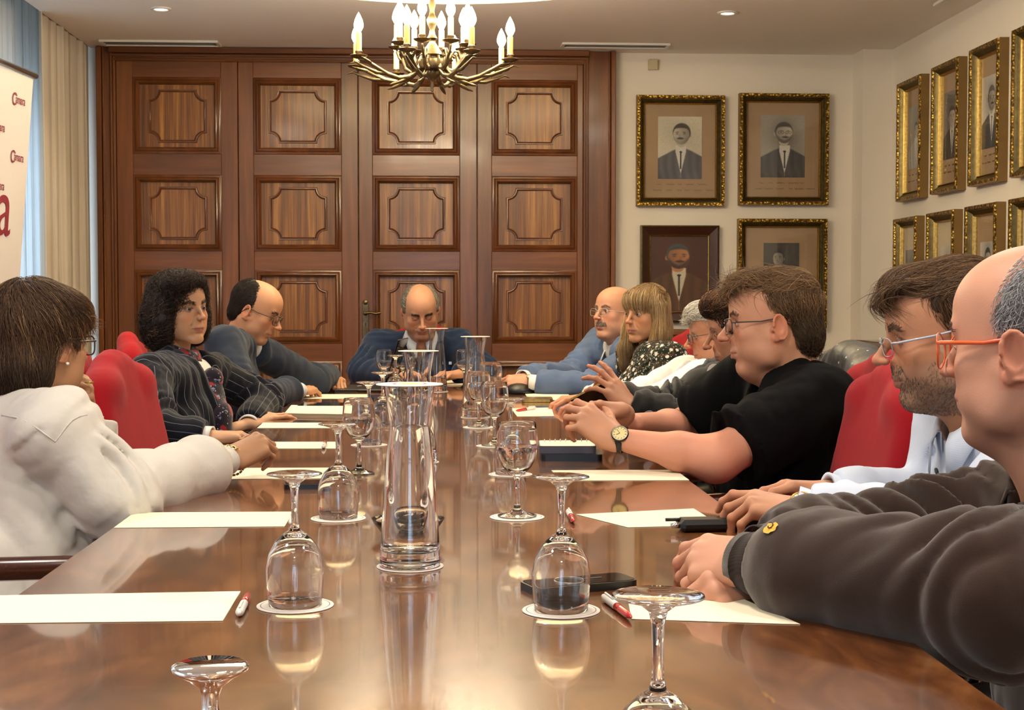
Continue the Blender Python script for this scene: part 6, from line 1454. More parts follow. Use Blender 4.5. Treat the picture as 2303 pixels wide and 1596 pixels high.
FH = garment(p, c11, M_BRN, 'hoodie', .0058, .018, 1.1, 1.06, (.082, .086, .082, .047), .0105, 'long', .078, V=(.17, .16), tf=.007, seed=11, tfs=17)
collar(p, c11, M_BRN, .084, .045, .055, .30, .01, 'hood_collar')
for (wr, el, nm) in (('wrL', 'elL', 'near'), ('wrR', 'elR', 'far')): cuff(p, c11, wr, el, M_RIB, .050 if nm == 'near' else .048, .040, 'ribbed_cuff', -.008, -.006)
add_hand(p, W(1700, 1258, 1.86), unit(W(1560, 1250, 1.93)-W(1700, 1258, 1.86)), (.15, .62, -.78), -1, curl=(.5, .5, .5, .5), bends=[(.35, .55, .3), (.55, .6, .35), (.75, .7, .4), (.9, .75, .4)], thumb=(.35, .1, .1), spread=.0, h=.0024, fore=.03, scale=1.08)
add_hand(p, W(1712, 1312, 1.92), unit(W(1585, 1318, 1.86)-W(1712, 1312, 1.92)), (.2, .75, -.6), 1, curl=(.85, .9, .9, .9), bends=[(1.2, 1.35, .8)]*4, thumb=(.3, .2, .2), spread=.05, h=.0026, fore=.03, scale=1.08)
# zip and cuff badge
for o_ in (-.012, .012):
    nkp = c11['neck']; R = c11['R']; pts = [nkp+R[:, 2]*(-.035-.03*k)+R[:, 1]*(.098+.012*k-.0012*k*k)+R[:, 0]*(o_*(1-.08*k)-.0) for k in range(8)]
    m = MB().tube(pts, .0022, 6); p.wpart('zip', m.v, m.f, MT['brass'])
bc = c11['wrL']; ax_ = unit(c11['wrL']-c11['elL']); pos = mid(c11['wrL'], c11['elL'], .16); fz = unit(A3(-.12, -.72, .62)); fz = unit(fz-ax_*fz.dot(ax_)); sx = np.cross(fz, ax_)
v = []; n = 24
for k in range(n): a = 2*PI*k/n; rr = .0105*(1+.25*math.cos(a-2.4)); v.append(front(FH, pos+ax_*rr*1.15*math.cos(a)+sx*rr*.85*math.sin(a), fz, .0035))
c0_ = np.mean(v, 0)+fz*.001; v = [c0_]+v; p.wpart('cuff_badge', v, [(0, 1+k, 1+(k+1) % n) for k in range(n)], pmat('yellow_badge', srgb(226, 178, 62), .6), label='small yellow leaf shaped badge')
m = MB().tube([c0_+fz*.0015+(ax_*math.cos(t)+sx*math.sin(t))*(.001+.0011*t) for t in np.linspace(0, 5.2, 16)], .0008, 5); p.wpart('badge_swirl', m.v, m.f, M_BRN)
core(p, c11); trousers(p, c11, MT['shoe'], 1.5); p.finish_body()
chair(.93, 1.84, -90, 'red upholstered armchair of the man in the brown hoodie')
# ---------------------------------------------------------------- P10 man with beard stubble, light blue shirt
M_LBL = fabric('light_blue_shirt', srgb(190, 204, 226), .8, .2, 1200, .1, .02, 5, kind='rib', rsc=190, line=srgb(214, 222, 236), wr=.2, wsc=18)
hp = W(2130, 772, 2.46); nk = hp+A3(.072, .0, -.150); SK10 = (202, 140, 112)
p = Person('man with brown hair, grey stubble and silver glasses in a light blue shirt', (.90, 2.46, 0)); c10 = dict(neck=nk, chest=A3(1.02, 2.47, .83), pel=A3(1.08, 2.47, .52), fwd=A3(-1, -.12, 0), shL=A3(.99, 2.29, .915), shR=A3(.97, 2.65, .92),
     elL=A3(.88, 2.28, .785), wrL=W(1822, 1146, 2.36), elR=A3(.93, 2.62, .775), wrR=W(1880, 1108, 2.60), nax=A3(-.4, 0, 1))
p.head(hp, headR(79, -9, 0), 1.03, neck=nk+A3(.01, 0, -.03), skin=SK10, hk=dict(nose=1.1, nosew=1.1, jaw=1.0, neckr=.058, eye=.15, dbl=.5, brow=1.15, lips=.8), ck=dict(stub=.62, stubble=(120, 98, 82), brow=(96, 72, 54), lips=(150, 96, 84)), gaze=(0, -.5), lidh=.0024)
p.brows((92, 70, 54), (120, 96, 76), 260, 1.2)
p.face_hair('beard_stubble', lambda V: (V[:, 2] < -.022-.9*np.clip(.035-V[:, 1], 0, 1)*0) & (V[:, 1] > -.012) & (V[:, 2] > -.118) & ~((np.abs(V[:, 0]) < .021) & (np.abs(V[:, 2]+.052) < .0075)) & ~((V[:, 2] > -.045) & (np.abs(V[:, 0]) > .028) & (V[:, 1] > .045)), 3600, .0055, (96, 78, 66), (176, 160, 144), 4, .00035)
p.glasses(srgb(150, 156, 170), .026, .0155, .0009, .010, .108, sweep=.010, tr=.0018, temple_col=srgb(176, 186, 206))
p.hair(dict(col=(70, 50, 34), col2=(110, 84, 58), light=(140, 112, 82), lightp=.15, n=4800, r=.00065, seed=10, len=lambda r_: .035+.05*(r_[:, 2] > .085), wob=.25, steps=8, off=.002,
    prims=[('u', 'e', (0, -.026, .060), (.083, .098, .086), .01), ('u', 'e', (0, .045, .112), (.060, .050, .030), .02), ('u', 'e', (0, -.07, -.02), (.068, .048, .055), .02), ('s', 'e', (0, .112, .026), (.12, .072, .070), .008), ('s', 'e', (0, .040, -.060), (.12, .072, .085), .01)],
    flow=lambda q, d: (lambda f: f/np.linalg.norm(f, axis=1, keepdims=True))(np.stack([.45*np.sign(q[:, 0])*np.clip(np.abs(q[:, 0])/.05, 0, 1), np.where(q[:, 2] > .085, 1.0, -.35), np.where(q[:, 2] > .085, .10-6*np.clip(q[:, 1]-.055, 0, 1)*5, -1.1)], 1))))
garment(p, c10, M_LBL, 'shirt', .006, .008, .4, .98, (.060, .056, .052, .042), .006, 'long', .066, V=(.11, .14), tf=.005, seed=10, tfs=18)
collar(p, c10, M_LBL, .072, .038, .042, .30, .045, lift=.012, yoff=.004); cuff(p, c10, 'wrL', 'elL', M_LBL, .039, .022, 'cuff', -.004, .006); cuff(p, c10, 'wrR', 'elR', M_LBL, .038, .02, 'cuff', -.004, .006)
add_hand(p, W(1806, 1150, 2.36), unit(W(1655, 1120, 2.40)-W(1806, 1150, 2.36)), (.05, .30, -.95), -1, curl=(.5, .5, .5, .5), bends=[(.30, .55, .35), (.65, .65, .45), (.85, .75, .5), (.9, .8, .5)], thumb=(.45, .1, .2), spread=.32, h=.0024, fore=.06)
add_hand(p, W(1862, 1104, 2.62), unit(W(1730, 1088, 2.60)-W(1862, 1104, 2.62)), (0, -.15, -1), 1, curl=(.3, .3, .35, .4), thumb=(.3, .1, .1), spread=.2, h=.003, fore=.06)
watch(p, W(1803, 1148, 2.355), c10['wrL']-c10['elL'], (-.10, -.72, .62), .0275, .0185, pmat('brown_leather', srgb(96, 52, 30), .6), MT['gold'], pmat('cream_dial', srgb(232, 226, 206), .35), flat=.86)
for k in range(3):
    q = c10['neck']+c10['R'][:, 2]*(-.055-.06*k)+c10['R'][:, 1]*(.105+.018*k); m = MB().lathe([(.0001, 0), (.0062, 0), (.0062, .002), (.0001, .0026)], 14, q, np.stack([c10['R'][:, 0], -c10['R'][:, 2], c10['R'][:, 1]], 1), cap=False); p.wpart('button', m.v, m.f, MT['black'], smooth=False)
core(p, c10); trousers(p, c10, MT['shoe'], .5); p.finish_body()
chair(1.0, 2.47, -90, 'red upholstered armchair of the man in the light blue shirt')
# ---------------------------------------------------------------- P1 woman in white blouse, from behind
M_WHT = fabric('white_blouse', srgb(206, 202, 194), .75, .15, 1100, .15, .015, 4, wr=.5, wsc=15)
R1 = headR(-34, -3, -2); ear = W(138, 786, 2.88); SK1 = (186, 132, 100); hp = ear-R1 @ A3(.072, -.012, .002)
nk = hp+A3(-.055, -.030, -.150)
p = Person('woman in a loose white blouse seen from behind, short brown hair and glasses', (-.88, 2.85, 0)); c1 = dict(neck=nk, chest=A3(-.84, 2.86, .80), pel=A3(-.88, 2.78, .50), fwd=A3(.86, .45, 0), shR=W(128, 968, 2.70), shL=A3(-.92, 3.10, .90),
     elR=W(262, 1118, 2.72), wrR=W(492, 1040, 3.06), elL=W(165, 1040, 3.22), wrL=W(200, 935, 3.24), nax=A3(.25, .1, 1))
p.head(hp, R1, .96, neck=nk+A3(-.01, -.01, -.03), skin=SK1, hk=dict(female=True, neckr=.050, wf=.97, jaw=.95, nose=.9), ck=dict(female=True, brow=(90, 70, 54)), lidh=.003)
p.glasses(srgb(40, 26, 24), .026, .020, .0017, .014, .104, sweep=.012, tr=.0022)
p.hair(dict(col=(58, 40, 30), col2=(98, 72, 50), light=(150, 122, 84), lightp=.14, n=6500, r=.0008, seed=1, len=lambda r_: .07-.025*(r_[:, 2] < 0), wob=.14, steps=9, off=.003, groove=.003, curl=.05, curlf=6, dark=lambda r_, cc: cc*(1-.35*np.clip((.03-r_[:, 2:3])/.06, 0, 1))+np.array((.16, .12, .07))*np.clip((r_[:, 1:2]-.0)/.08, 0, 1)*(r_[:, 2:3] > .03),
    prims=[('u', 'e', (0, -.024, .060), (.092, .105, .094), .01), ('u', 'e', (0, .045, .085), (.074, .060, .050), .02), ('u', 'e', (0, -.062, -.040), (.080, .062, .075), .03), ('s', 'e', (0, .118, -.01), (.13, .068, .075), .012), ('s', 'e', (0, .045, -.075), (.13, .078, .085), .012), ('s', 'e', (.085, .002, -.010), (.04, .036, .040), .008), ('s', 'e', (-.085, .002, -.010), (.04, .036, .040), .008)],
    lo=(-.13, -.16, -.15), flow=flow_radial(0, -.045, .25, 1.2)), )
FB = garment(p, c1, M_WHT, 'blouse', .006, .022, 1.2, .98, (.064, .070, .068, .036), .0085, 'long', .060, V=(.06, .25), tf=.009, seed=1, tfs=13)
collar(p, c1, M_WHT, .060, .026, .02, .5, .0, 'collar_band'); cuff(p, c1, 'wrR', 'elR', M_WHT, .0385, .030, 'cuff', -.006, .0); cuff(p, c1, 'wrL', 'elL', M_WHT, .036, .020, 'cuff', -.012, .0)
add_hand(p, c1['wrR']+unit(c1['wrR']-c1['elR'])*.045, unit(W(596, 985, 3.12)-c1['wrR']), (.3, .75, -.60), 1, curl=(.6, .6, .6, .6), bends=[(.9, 1.1, .5), (.95, 1.2, .5), (1.0, 1.2, .5), (1.05, 1.2, .5)], thumb=(-.05, -.2, -.2), spread=.05, h=.0026, female=True, fore=.06)
add_hand(p, c1['wrL'], unit(W(196, 838, 3.17)-c1['wrL']), (-.75, -.45, .1), -1, curl=(.6, .6, .6, .6), bends=[(.7, 1.0, .4), (.8, 1.1, .5), (.9, 1.1, .5), (.9, 1.1, .5)], thumb=(.2, 0, 0), spread=.05, h=.003, female=True, fore=.10)
watch(p, c1['wrR']+unit(c1['wrR']-c1['elR'])*.036, c1['wrR']-c1['elR'], (.1, -.55, .85), .0255, .0125, MT['black'], MT['gold'], MT['silver'], flat=.86)
ax_ = unit(c1['wrR']-c1['elR']); u_ = unit(np.cross(ax_, (0, 0, 1))); w_ = np.cross(u_, ax_); m = MB()
for k in range(22): a = 2*PI*k/22; q = c1['wrR']+ax_*(.052+.004*math.cos(a))+.031*(math.cos(a)*u_+math.sin(a)*w_)-w_*.006; m.tube([q-.003*(math.cos(a)*w_-math.sin(a)*u_), q+.003*(math.cos(a)*w_-math.sin(a)*u_)], .0026, 6)
bo = p.wpart('bracelet', m.v, m.f, MT['gold'], label='gold link bracelet'); bo['kind'] = 'stuff'
def onsurf(F, px, py, y0, off=.001):
    d = ray(px, py); d = d/d[1]; t = np.linspace(y0-.5, y0+.4, 361); q = CAM+t[:, None]*d; v = F.tri(q); ok = np.all((q > F.lo) & (q < F.lo+F.h*(F.n-1)), axis=1); k = np.where((v < 0) & ok)[0]
    return q[k[0]]-unit(d)*off if len(k) else None
sp_ = [onsurf(FB, a, b, 2.8) for a, b in ((4, 934), (20, 936), (38, 939), (58, 947), (75, 957), (92, 969), (108, 981), (124, 993), (137, 976), (150, 958), (163, 944), (178, 936), (196, 932))]
m = MB().tube([q for q in sp_ if q is not None], .0016, 6); p.wpart('yoke_seam', m.v, m.f, M_WHT)
ring(p, W(201, 860, 3.16), (0, .2, 1), .0095); m = MB().lathe([(.0001, 0), (.0035, .001), (.0035, .005), (.0001, .006)], 10, p.h2w([(.084, -.004, -.030)])[0]); p.wpart('earring', m.v, m.f, MT['white'])
core(p, c1); trousers(p, c1, MT['shoe']); p.finish_body()
chair(-.86, 2.74, 66, 'red upholstered armchair with brown armrests at the near left')
# ---------------------------------------------------------------- P2 woman with scarf
M_PIN = fabric('pinstripe_wool', srgb(15, 17, 27), .85, .2, 1000, .15, .06, 6, kind='pin', pitch=.024, w=.055, line=srgb(112, 116, 130), wr=.15, wsc=16)
R2 = headR(-131, 0, 3); hp = W(409, 706, 4.72); nk = hp+A3(-.035, .025, -.135); SK2 = (206, 152, 122)
p = Person('woman with dark curly hair, a dark red patterned scarf and a navy pinstripe jacket', (-.86, 4.7, 0)); c2 = dict(neck=nk, chest=A3(-.86, 4.62, .80), pel=A3(-.90, 4.62, .50), fwd=A3(.90, -.42, 0), shR=W(335, 848, 4.42), shL=A3(-.76, 4.84, .895),
     elR=W(352, 968, 4.22), wrR=W(462, 980, 4.20), elL=A3(-.60, 4.95, .80), wrL=W(560, 950, 4.72), nax=A3(.2, -.1, 1))
p.head(hp, R2, .93, neck=nk+A3(0, 0, -.03), skin=SK2, hk=dict(female=True, neckr=.047, wf=.94, jaw=.9, nose=.95, nosew=.9, eye=1.25, lips=.95, brow=.8), ck=dict(female=True, browt=0, brow=(52, 36, 30), lips=(166, 96, 86), blush=.8), gaze=(.15, 0), lidh=.0027)
p.brows((46, 32, 26), (60, 44, 36), 320, 1.1)
hc = dict(col=(34, 24, 20), col2=(58, 42, 32), light=(110, 88, 66), lightp=.12, n=5200, r=.0011, seed=2, len=lambda r_: .12+0*r_[:, 0], wob=.3, steps=14, off=.005, curl=.9, curlf=16, groove=.008,
    prims=[('u', 'e', (0, -.022, .062), (.092, .104, .094), .01), ('u', 'e', (.076, -.03, -.020), (.052, .064, .092), .03), ('u', 'e', (-.070, -.03, -.015), (.048, .062, .088), .03), ('u', 'e', (0, -.065, -.030), (.095, .062, .090), .03), ('u', 'e', (.02, .035, .110), (.066, .055, .036), .02),
           ('s', 'e', (-.010, .125, .016), (.067, .084, .097), .010), ('s', 'e', (0, .105, -.05), (.070, .084, .085), .012)],
    lo=(-.15, -.17, -.15), hi=(.15, .13, .18), flow=flow_radial(.02, -.02, .0, 1.0))
p.hair(hc)
garment(p, c2, M_PIN, 'jacket', .0065, .012, .3, .98, (.064, .056, .052, .042), .006, 'long', .066, V=(.24, .34), lapel=(.006, .045), tf=.0045, bust=1.0, seed=3, pat=True)
cs = dict(c2); cs['R'] = None
M_WSH = fabric('white_shirt', srgb(232, 230, 226), .8, .15, 1100, .1, .015, 5)
ct = dict(c2); FS = garment(p, ct, M_WSH, 'shirt', .008, -.004, .2, .90, sleeves='none', neckr=.056, tf=.002, bust=.8)
collar(p, ct, M_WSH, .056, .028, .03, .35, .035)
M_SCF = fabric('dark_patterned_scarf', srgb(34, 26, 40), .9, .3, 700, .3, .1, 10, kind='scarf')
SF = Fld(*bbox([c2['neck'], c2['chest']], .22), .005, .05); n_ = c2['neck']; R_ = c2['R']; pts = []
for t in np.linspace(0, 2*PI, 22): pts.append(n_+R_[:, 0]*.068*math.sin(t)+R_[:, 1]*(.062*math.cos(t)+.012)+R_[:, 2]*(.010-.030*math.cos(t)))
SF.chain(pts, .023, .012); 
pts2 = [q+R_[:, 2]*.022-(q-n_)*.08 for q in pts]; SF.chain(pts2, .017, .012)
kn_ = front(FS, n_-R_[:, 2]*.055, R_[:, 1], .018); SF.ell(kn_, (.034, .032, .038), .02)
def tail(o, l, w_): return front(FS, n_-R_[:, 2]*o+R_[:, 0]*l, R_[:, 1], .026)
for l, ws in ((.014, (.030, .040, .044, .046)), (-.034, (.028, .036, .038, .036))):
    tp = [kn_, tail(.11, l, 0), tail(.17, l*1.2, 0), tail(.25, l*1.5, 0)]
    for k in range(3): SF.cap(tp[k], tp[k+1], ws[k], ws[k+1], .012, flat=.42, fax=R_[:, 1])
near = np.abs(SF.f) < .03; I = np.argwhere(near); Pn = SF.lo+SF.h*I; SF.f[near] += (.005*fold_noise(Pn, 34, 4, (1, 1, .4))).astype(np.float32)
V, Q_ = SF.mesh(1); p.wpart('scarf', V, Q_, M_SCF, label='dark scarf with red and white pattern')
cuff(p, c2, 'wrR', 'elR', M_WSH, .034, .020, 'shirt_cuff', .0, .002); cuff(p, c2, 'wrL', 'elL', M_WSH, .033, .014, 'shirt_cuff', .0, .002)
add_hand(p, c2['wrR']+unit(c2['wrR']-c2['elR'])*.015, unit(W(575, 975, 4.22)-c2['wrR']), (.1, .1, -1), 1, curl=(.35, .35, .4, .45), thumb=(.25, .1, .1), spread=.1, h=.003, female=True, fore=.06)
add_hand(p, c2['wrL']+unit(c2['wrL']-c2['elL'])*.01, unit(W(640, 922, 4.80)-c2['wrL']), (.1, .3, -.9), -1, curl=(.15, .2, .3, .4), thumb=(.4, .1, .1), spread=.15, h=.003, female=True, fore=.06)
for e in (1,): m = MB().lathe([(.0001, 0), (.0045, .002), (.0045, .007), (.0001, .009)], 10, p.h2w([(.078, -.002, -.032)])[0]); p.wpart('earring', m.v, m.f, MT['white'])
core(p, c2); trousers(p, c2, MT['shoe']); p.finish_body()
chair(-.84, 4.72, 78, 'red upholstered armchair of the scarfed woman, only its top showing')
# ---------------------------------------------------------------- P3 man in navy blazer looking down
M_NAV = fabric('navy_blazer', srgb(38, 46, 62), .85, .25, 900, .15, .05, 6, wr=.15, wsc=16)
R3 = headR(-102, -24, -2); hp = W(573, 706, 5.72); nk = hp+A3(-.085, .012, -.125); SK3 = (206, 146, 116)
p = Person('balding man in a navy blazer with round tortoiseshell glasses looking down', (-.80, 5.7, 0)); c3 = dict(neck=nk, chest=A3(-.83, 5.60, .80), pel=A3(-.90, 5.62, .50), fwd=A3(.98, -.16, 0), shR=W(505, 775, 5.45), shL=A3(-.76, 5.82, .955),
     elR=W(548, 893, 5.30), wrR=W(668, 878, 5.72), elL=A3(-.52, 6.05, .80), wrL=W(742, 843, 6.30), nax=A3(.35, 0, 1))
p.head(hp, R3, .98, neck=nk+A3(-.01, 0, -.03), skin=SK3, hk=dict(neckr=.055, wf=.98, jaw=.95, nose=1.1, eye=.15, dbl=.5), ck=dict(stub=.2, stubble=(130, 100, 84), brow=(70, 50, 40)), gaze=(0, -.5))
p.brows((64, 46, 36), (80, 60, 48), 160); p.glasses(srgb(66, 44, 34), .022, .0205, .0017, .014, .106, shape='round', sweep=.010, tr=.002)
p.hair(dict(col=(34, 26, 22), col2=(54, 42, 36), n=2200, r=.0008, seed=3, len=.03, wob=.2, steps=6, off=.0016,
    prims=[('u', 'e', (0, -.030, .050), (.0805, .0915, .0845), .01), ('u', 'e', (0, -.065, -.015), (.064, .045, .05), .02), ('s', 'e', (0, .090, .060), (.12, .080, .13), .008), ('s', 'e', (0, .030, .135), (.048, .085, .05), .01), ('s', 'e', (0, .030, -.055), (.12, .068, .068), .008)], flow=flow_back))
M_LSH = fabric('pale_blue_shirt', srgb(196, 204, 214), .8, .15, 1100, .1, .02, 5)
garment(p, c3, M_NAV, 'blazer', .0075, .014, .5, 1.02, (.068, .060, .055, .044), .007, 'long', .068, V=(.25, .30), lapel=(.006, .05), tf=.005, seed=4)
ct = dict(c3); garment(p, ct, M_LSH, 'shirt', .009, .000, .5, .92, sleeves='none', neckr=.058, tf=.002); collar(p, ct, M_LSH, .062, .032, .034, .30, .04)
cuff(p, c3, 'wrR', 'elR', M_LSH, .036, .018, 'shirt_cuff', .0, .002); cuff(p, c3, 'wrL', 'elL', MT['black'], .030, .018, 'watch_strap', .0, .0)
add_hand(p, c3['wrR']+unit(c3['wrR']-c3['elR'])*.015, unit(W(748, 866, 5.95)-c3['wrR']), (.05, .2, -1), 1, curl=(.3, .35, .4, .45), thumb=(.3, .1, .1), spread=.1, h=.0032, fore=.05)
add_hand(p, c3['wrL']+unit(c3['wrL']-c3['elL'])*.01, unit(W(782, 868, 6.15)-c3['wrL']), (-.3, .1, -.95), -1, curl=(.6, .6, .6, .6), thumb=(.4, .1, .1), spread=.1, h=.0032, fore=.05)
core(p, c3); trousers(p, c3, MT['shoe']); p.finish_body()
chair(-.86, 5.66, 82, 'red upholstered armchair hidden behind the man in the navy blazer')
# ---------------------------------------------------------------- P4 man at the head of the table
M_DBL = fabric('dark_blue_suit', srgb(26, 40, 66), .85, .2, 900, .15, .05, 6, wr=.12, wsc=16)
R4 = headR(-174, -30, 3); hp = W(946, 704, 6.85); nk = hp+A3(0, .085, -.115); SK4 = (204, 146, 122)
p = Person('balding grey haired man in a dark blue suit at the far end looking down', (-.05, 7.15, 0)); c4 = dict(neck=nk, chest=A3(-.05, 7.13, .84), pel=A3(-.05, 7.24, .50), fwd=A3(.03, -1, 0), shR=W(850, 778, 7.02), shL=W(1032, 775, 7.05),
     elR=A3(-.36, 6.88, .80), wrR=A3(-.16, 6.66, .79), elL=A3(.22, 6.88, .80), wrL=A3(.10, 6.66, .80), nax=A3(0, -.35, 1))
p.head(hp, R4, 1.0, neck=nk+A3(0, .01, -.03), skin=SK4, hk=dict(neckr=.060, fat=.8, dbl=.9, nose=1.0, nosew=1.15, eye=.0, cheek=.3), ck=dict(brow=(40, 32, 30), browt=1.5, stub=.1, stubble=(150, 120, 110)), gaze=(0, -.5), lidh=.0032)
p.brows((36, 30, 28), (60, 52, 48), 220, 1.6)
p.hair(dict(col=(128, 122, 112), col2=(176, 168, 154), n=2400, r=.0009, seed=4, len=.03, wob=.2, steps=6, off=.0018,
    prims=[('u', 'e', (0, -.028, .046), (.0910, .095, .084), .01), ('u', 'e', (0, -.06, -.015), (.074, .05, .05), .02), ('s', 'e', (0, .112, .055), (.13, .070, .12), .008), ('s', 'e', (0, .020, .140), (.050, .13, .060), .01), ('s', 'e', (0, .035, -.06), (.12, .068, .062), .008)], flow=flow_back))
garment(p, c4, M_DBL, 'suit_jacket', .008, .018, .9, 1.12, (.074, .066, .060, .046), .007, 'long', .070, V=(.25, .30), lapel=(.006, .05), tf=.005, seed=5)
ct = dict(c4); garment(p, ct, M_LSH, 'shirt', .009, .004, .9, .96, sleeves='none', neckr=.062, tf=.002); collar(p, ct, M_LSH, .066, .032, .036, .30, .04)
add_hand(p, c4['wrR'], A3(.8, -.4, -.05), (0, 0, -1), 1, curl=(.4, .4, .4, .4), h=.0035, fore=.05); add_hand(p, c4['wrL'], A3(-.7, -.5, 0), (0, 0, -1), -1, curl=(.4, .4, .4, .4), h=.0035, fore=.05)
q = p.h2w([(0, 0, 0)])[0]; R = c4['R']; pin = c4['chest']+R[:, 1]*.155+R[:, 0]*(-.105)+R[:, 2]*.045; m = MB().box(-.007, .007, -.002, .002, -.007, .007, c=pin); p.wpart('lapel_pin', m.v, m.f, MT['silver'], smooth=False)
core(p, c4); trousers(p, c4, MT['shoe'], 1); p.finish_body()
chair(-.07, 7.27, 180, 'red upholstered armchair of the man at the far end of the table')
# ---------------------------------------------------------------- P5 man with moustache
M_SKY = fabric('blue_blazer', srgb(84, 102, 136), .85, .25, 900, .15, .05, 6, wr=.18, wsc=16)
R5 = headR(126, 3, 0); hp = W(1382, 711, 6.38); nk = hp+A3(.045, .035, -.150); SK5 = (214, 152, 128)
p = Person('bald man with grey moustache, rimless glasses and a light blue blazer', (.90, 6.4, 0)); c5 = dict(neck=nk, chest=A3(.90, 6.40, .82), pel=A3(.86, 6.42, .50), fwd=A3(-.92, -.40, 0), shL=W(1440, 800, 6.12), shR=A3(.76, 6.62, .945),
     elL=W(1335, 868, 5.95), wrL=W(1205, 860, 6.00), elR=A3(.60, 6.45, .80), wrR=W(1180, 848, 6.22), nax=A3(-.1, -.05, 1))
p.head(hp, R5, .98, neck=nk+A3(0, 0, -.03), skin=SK5, hk=dict(neckr=.060, fat=.6, dbl=.7, nosew=1.15, eye=.6), ck=dict(brow=(120, 100, 88), stub=.1, stubble=(150, 130, 120)), gaze=(.2, 0), lidh=.003)
p.brows((110, 94, 84), (140, 124, 112), 130)
p.face_hair('moustache', lambda V: (np.abs(V[:, 0]) < .029) & (V[:, 2] < -.030) & (V[:, 2] > -.0455) & (V[:, 1] > .075), 700, .011, (110, 94, 82), (160, 146, 132), 5, .0006, lambda r_: np.stack([np.sign(r_[:, 0])*.8, .2+0*r_[:, 0], -1+0*r_[:, 0]], 1))
p.glasses(srgb(190, 184, 170), .0245, .017, .0009, .014, .106, sweep=.010, tr=.0012)
p.hair(dict(col=(120, 108, 96), col2=(150, 138, 124), n=1600, r=.0008, seed=5, len=.022, wob=.3, steps=5, off=.0014,
    prims=[('u', 'e', (0, -.032, .040), (.080, .088, .080), .01), ('u', 'e', (0, -.06, -.02), (.064, .045, .05), .02), ('s', 'e', (0, .080, .055), (.12, .080, .13), .008), ('s', 'e', (0, .010, .125), (.056, .11, .055), .01), ('s', 'e', (0, .03, -.06), (.12, .068, .070), .008)], flow=flow_back))
garment(p, c5, M_SKY, 'blazer', .0075, .014, .7, 1.05, (.070, .062, .056, .046), .008, 'long', .070, V=(.25, .32), lapel=(.006, .05), tf=.005, seed=6)
ct = dict(c5); garment(p, ct, M_WSH, 'shirt', .009, .000, .7, .93, sleeves='none', neckr=.060, tf=.002); collar(p, ct, M_WSH, .064, .034, .036, .30, .045)
cuff(p, c5, 'wrL', 'elL', M_WSH, .038, .026, 'shirt_cuff', .0, .002); cuff(p, c5, 'wrR', 'elR', M_WSH, .037, .02, 'shirt_cuff', .0, .002)
add_hand(p, W(1190, 860, 6.02), unit(A3(-.9, .15, -.02)), (.1, .8, -.5), -1, curl=(.6, .6, .6, .6), thumb=(.2, 0, 0), h=.0032, fore=.05); add_hand(p, W(1172, 853, 6.20), unit(A3(-.7, -.5, -.05)), (0, -.7, -.6), 1, curl=(.5, .5, .5, .5), thumb=(.1, 0, 0), h=.0034, fore=.05)
watch(p, W(1193, 860, 6.015), c5['wrL']-c5['elL'], (0, -.5, .8), .030, .015, MT['gold'], MT['gold'], MT['white'], flat=.86);
for k in range(4):
    q = mid(c5['wrL'], c5['elL'], .10+.045*k)+A3(.0, -.052, .004); m = MB().lathe([(.0001, 0), (.0062, 0), (.0062, .002), (.0001, .003)], 12, q, [[1, 0, 0], [0, 0, -1], [0, 1, 0]], cap=False); p.wpart('sleeve_button', m.v, m.f, MT['white'], smooth=False)
core(p, c5); trousers(p, c5, MT['shoe'], .5); p.finish_body()
chair(.84, 6.44, -100, 'red upholstered armchair of the man with the moustache')
# ---------------------------------------------------------------- P6 blonde woman
M_FLO = fabric('floral_blouse', srgb(20, 28, 22), .85, .2, 1000, .1, .1, 6, kind='floral')
R6 = headR(130, -2, -1); hp = W(1451, 715, 5.82); nk = hp+A3(.035, .03, -.140); SK6 = (198, 140, 108)
p = Person('woman with long blonde fringed hair and a dark floral blouse', (.92, 5.8, 0)); c6 = dict(neck=nk, chest=A3(.90, 5.72, .82), pel=A3(.88, 5.75, .50), fwd=A3(-.92, -.35, 0), shL=W(1508, 812, 5.58), shR=A3(.82, 5.94, .925),
     elL=A3(.88, 5.42, .72), wrL=A3(.66, 5.55, .63), elR=A3(.80, 6.02, .72), wrR=A3(.62, 5.85, .63), nax=A3(-.1, -.05, 1))
p.head(hp, R6, .94, neck=nk+A3(0, 0, -.03), skin=SK6, hk=dict(female=True, neckr=.046, wf=.93, jaw=.88, nose=.9, nosew=.92, eye=.55, brow=.8), ck=dict(female=True, brow=(110, 84, 60), lips=(160, 96, 84)), gaze=(.1, 0), lidh=.0028)
p.brows((104, 80, 58), (120, 96, 70), 150)
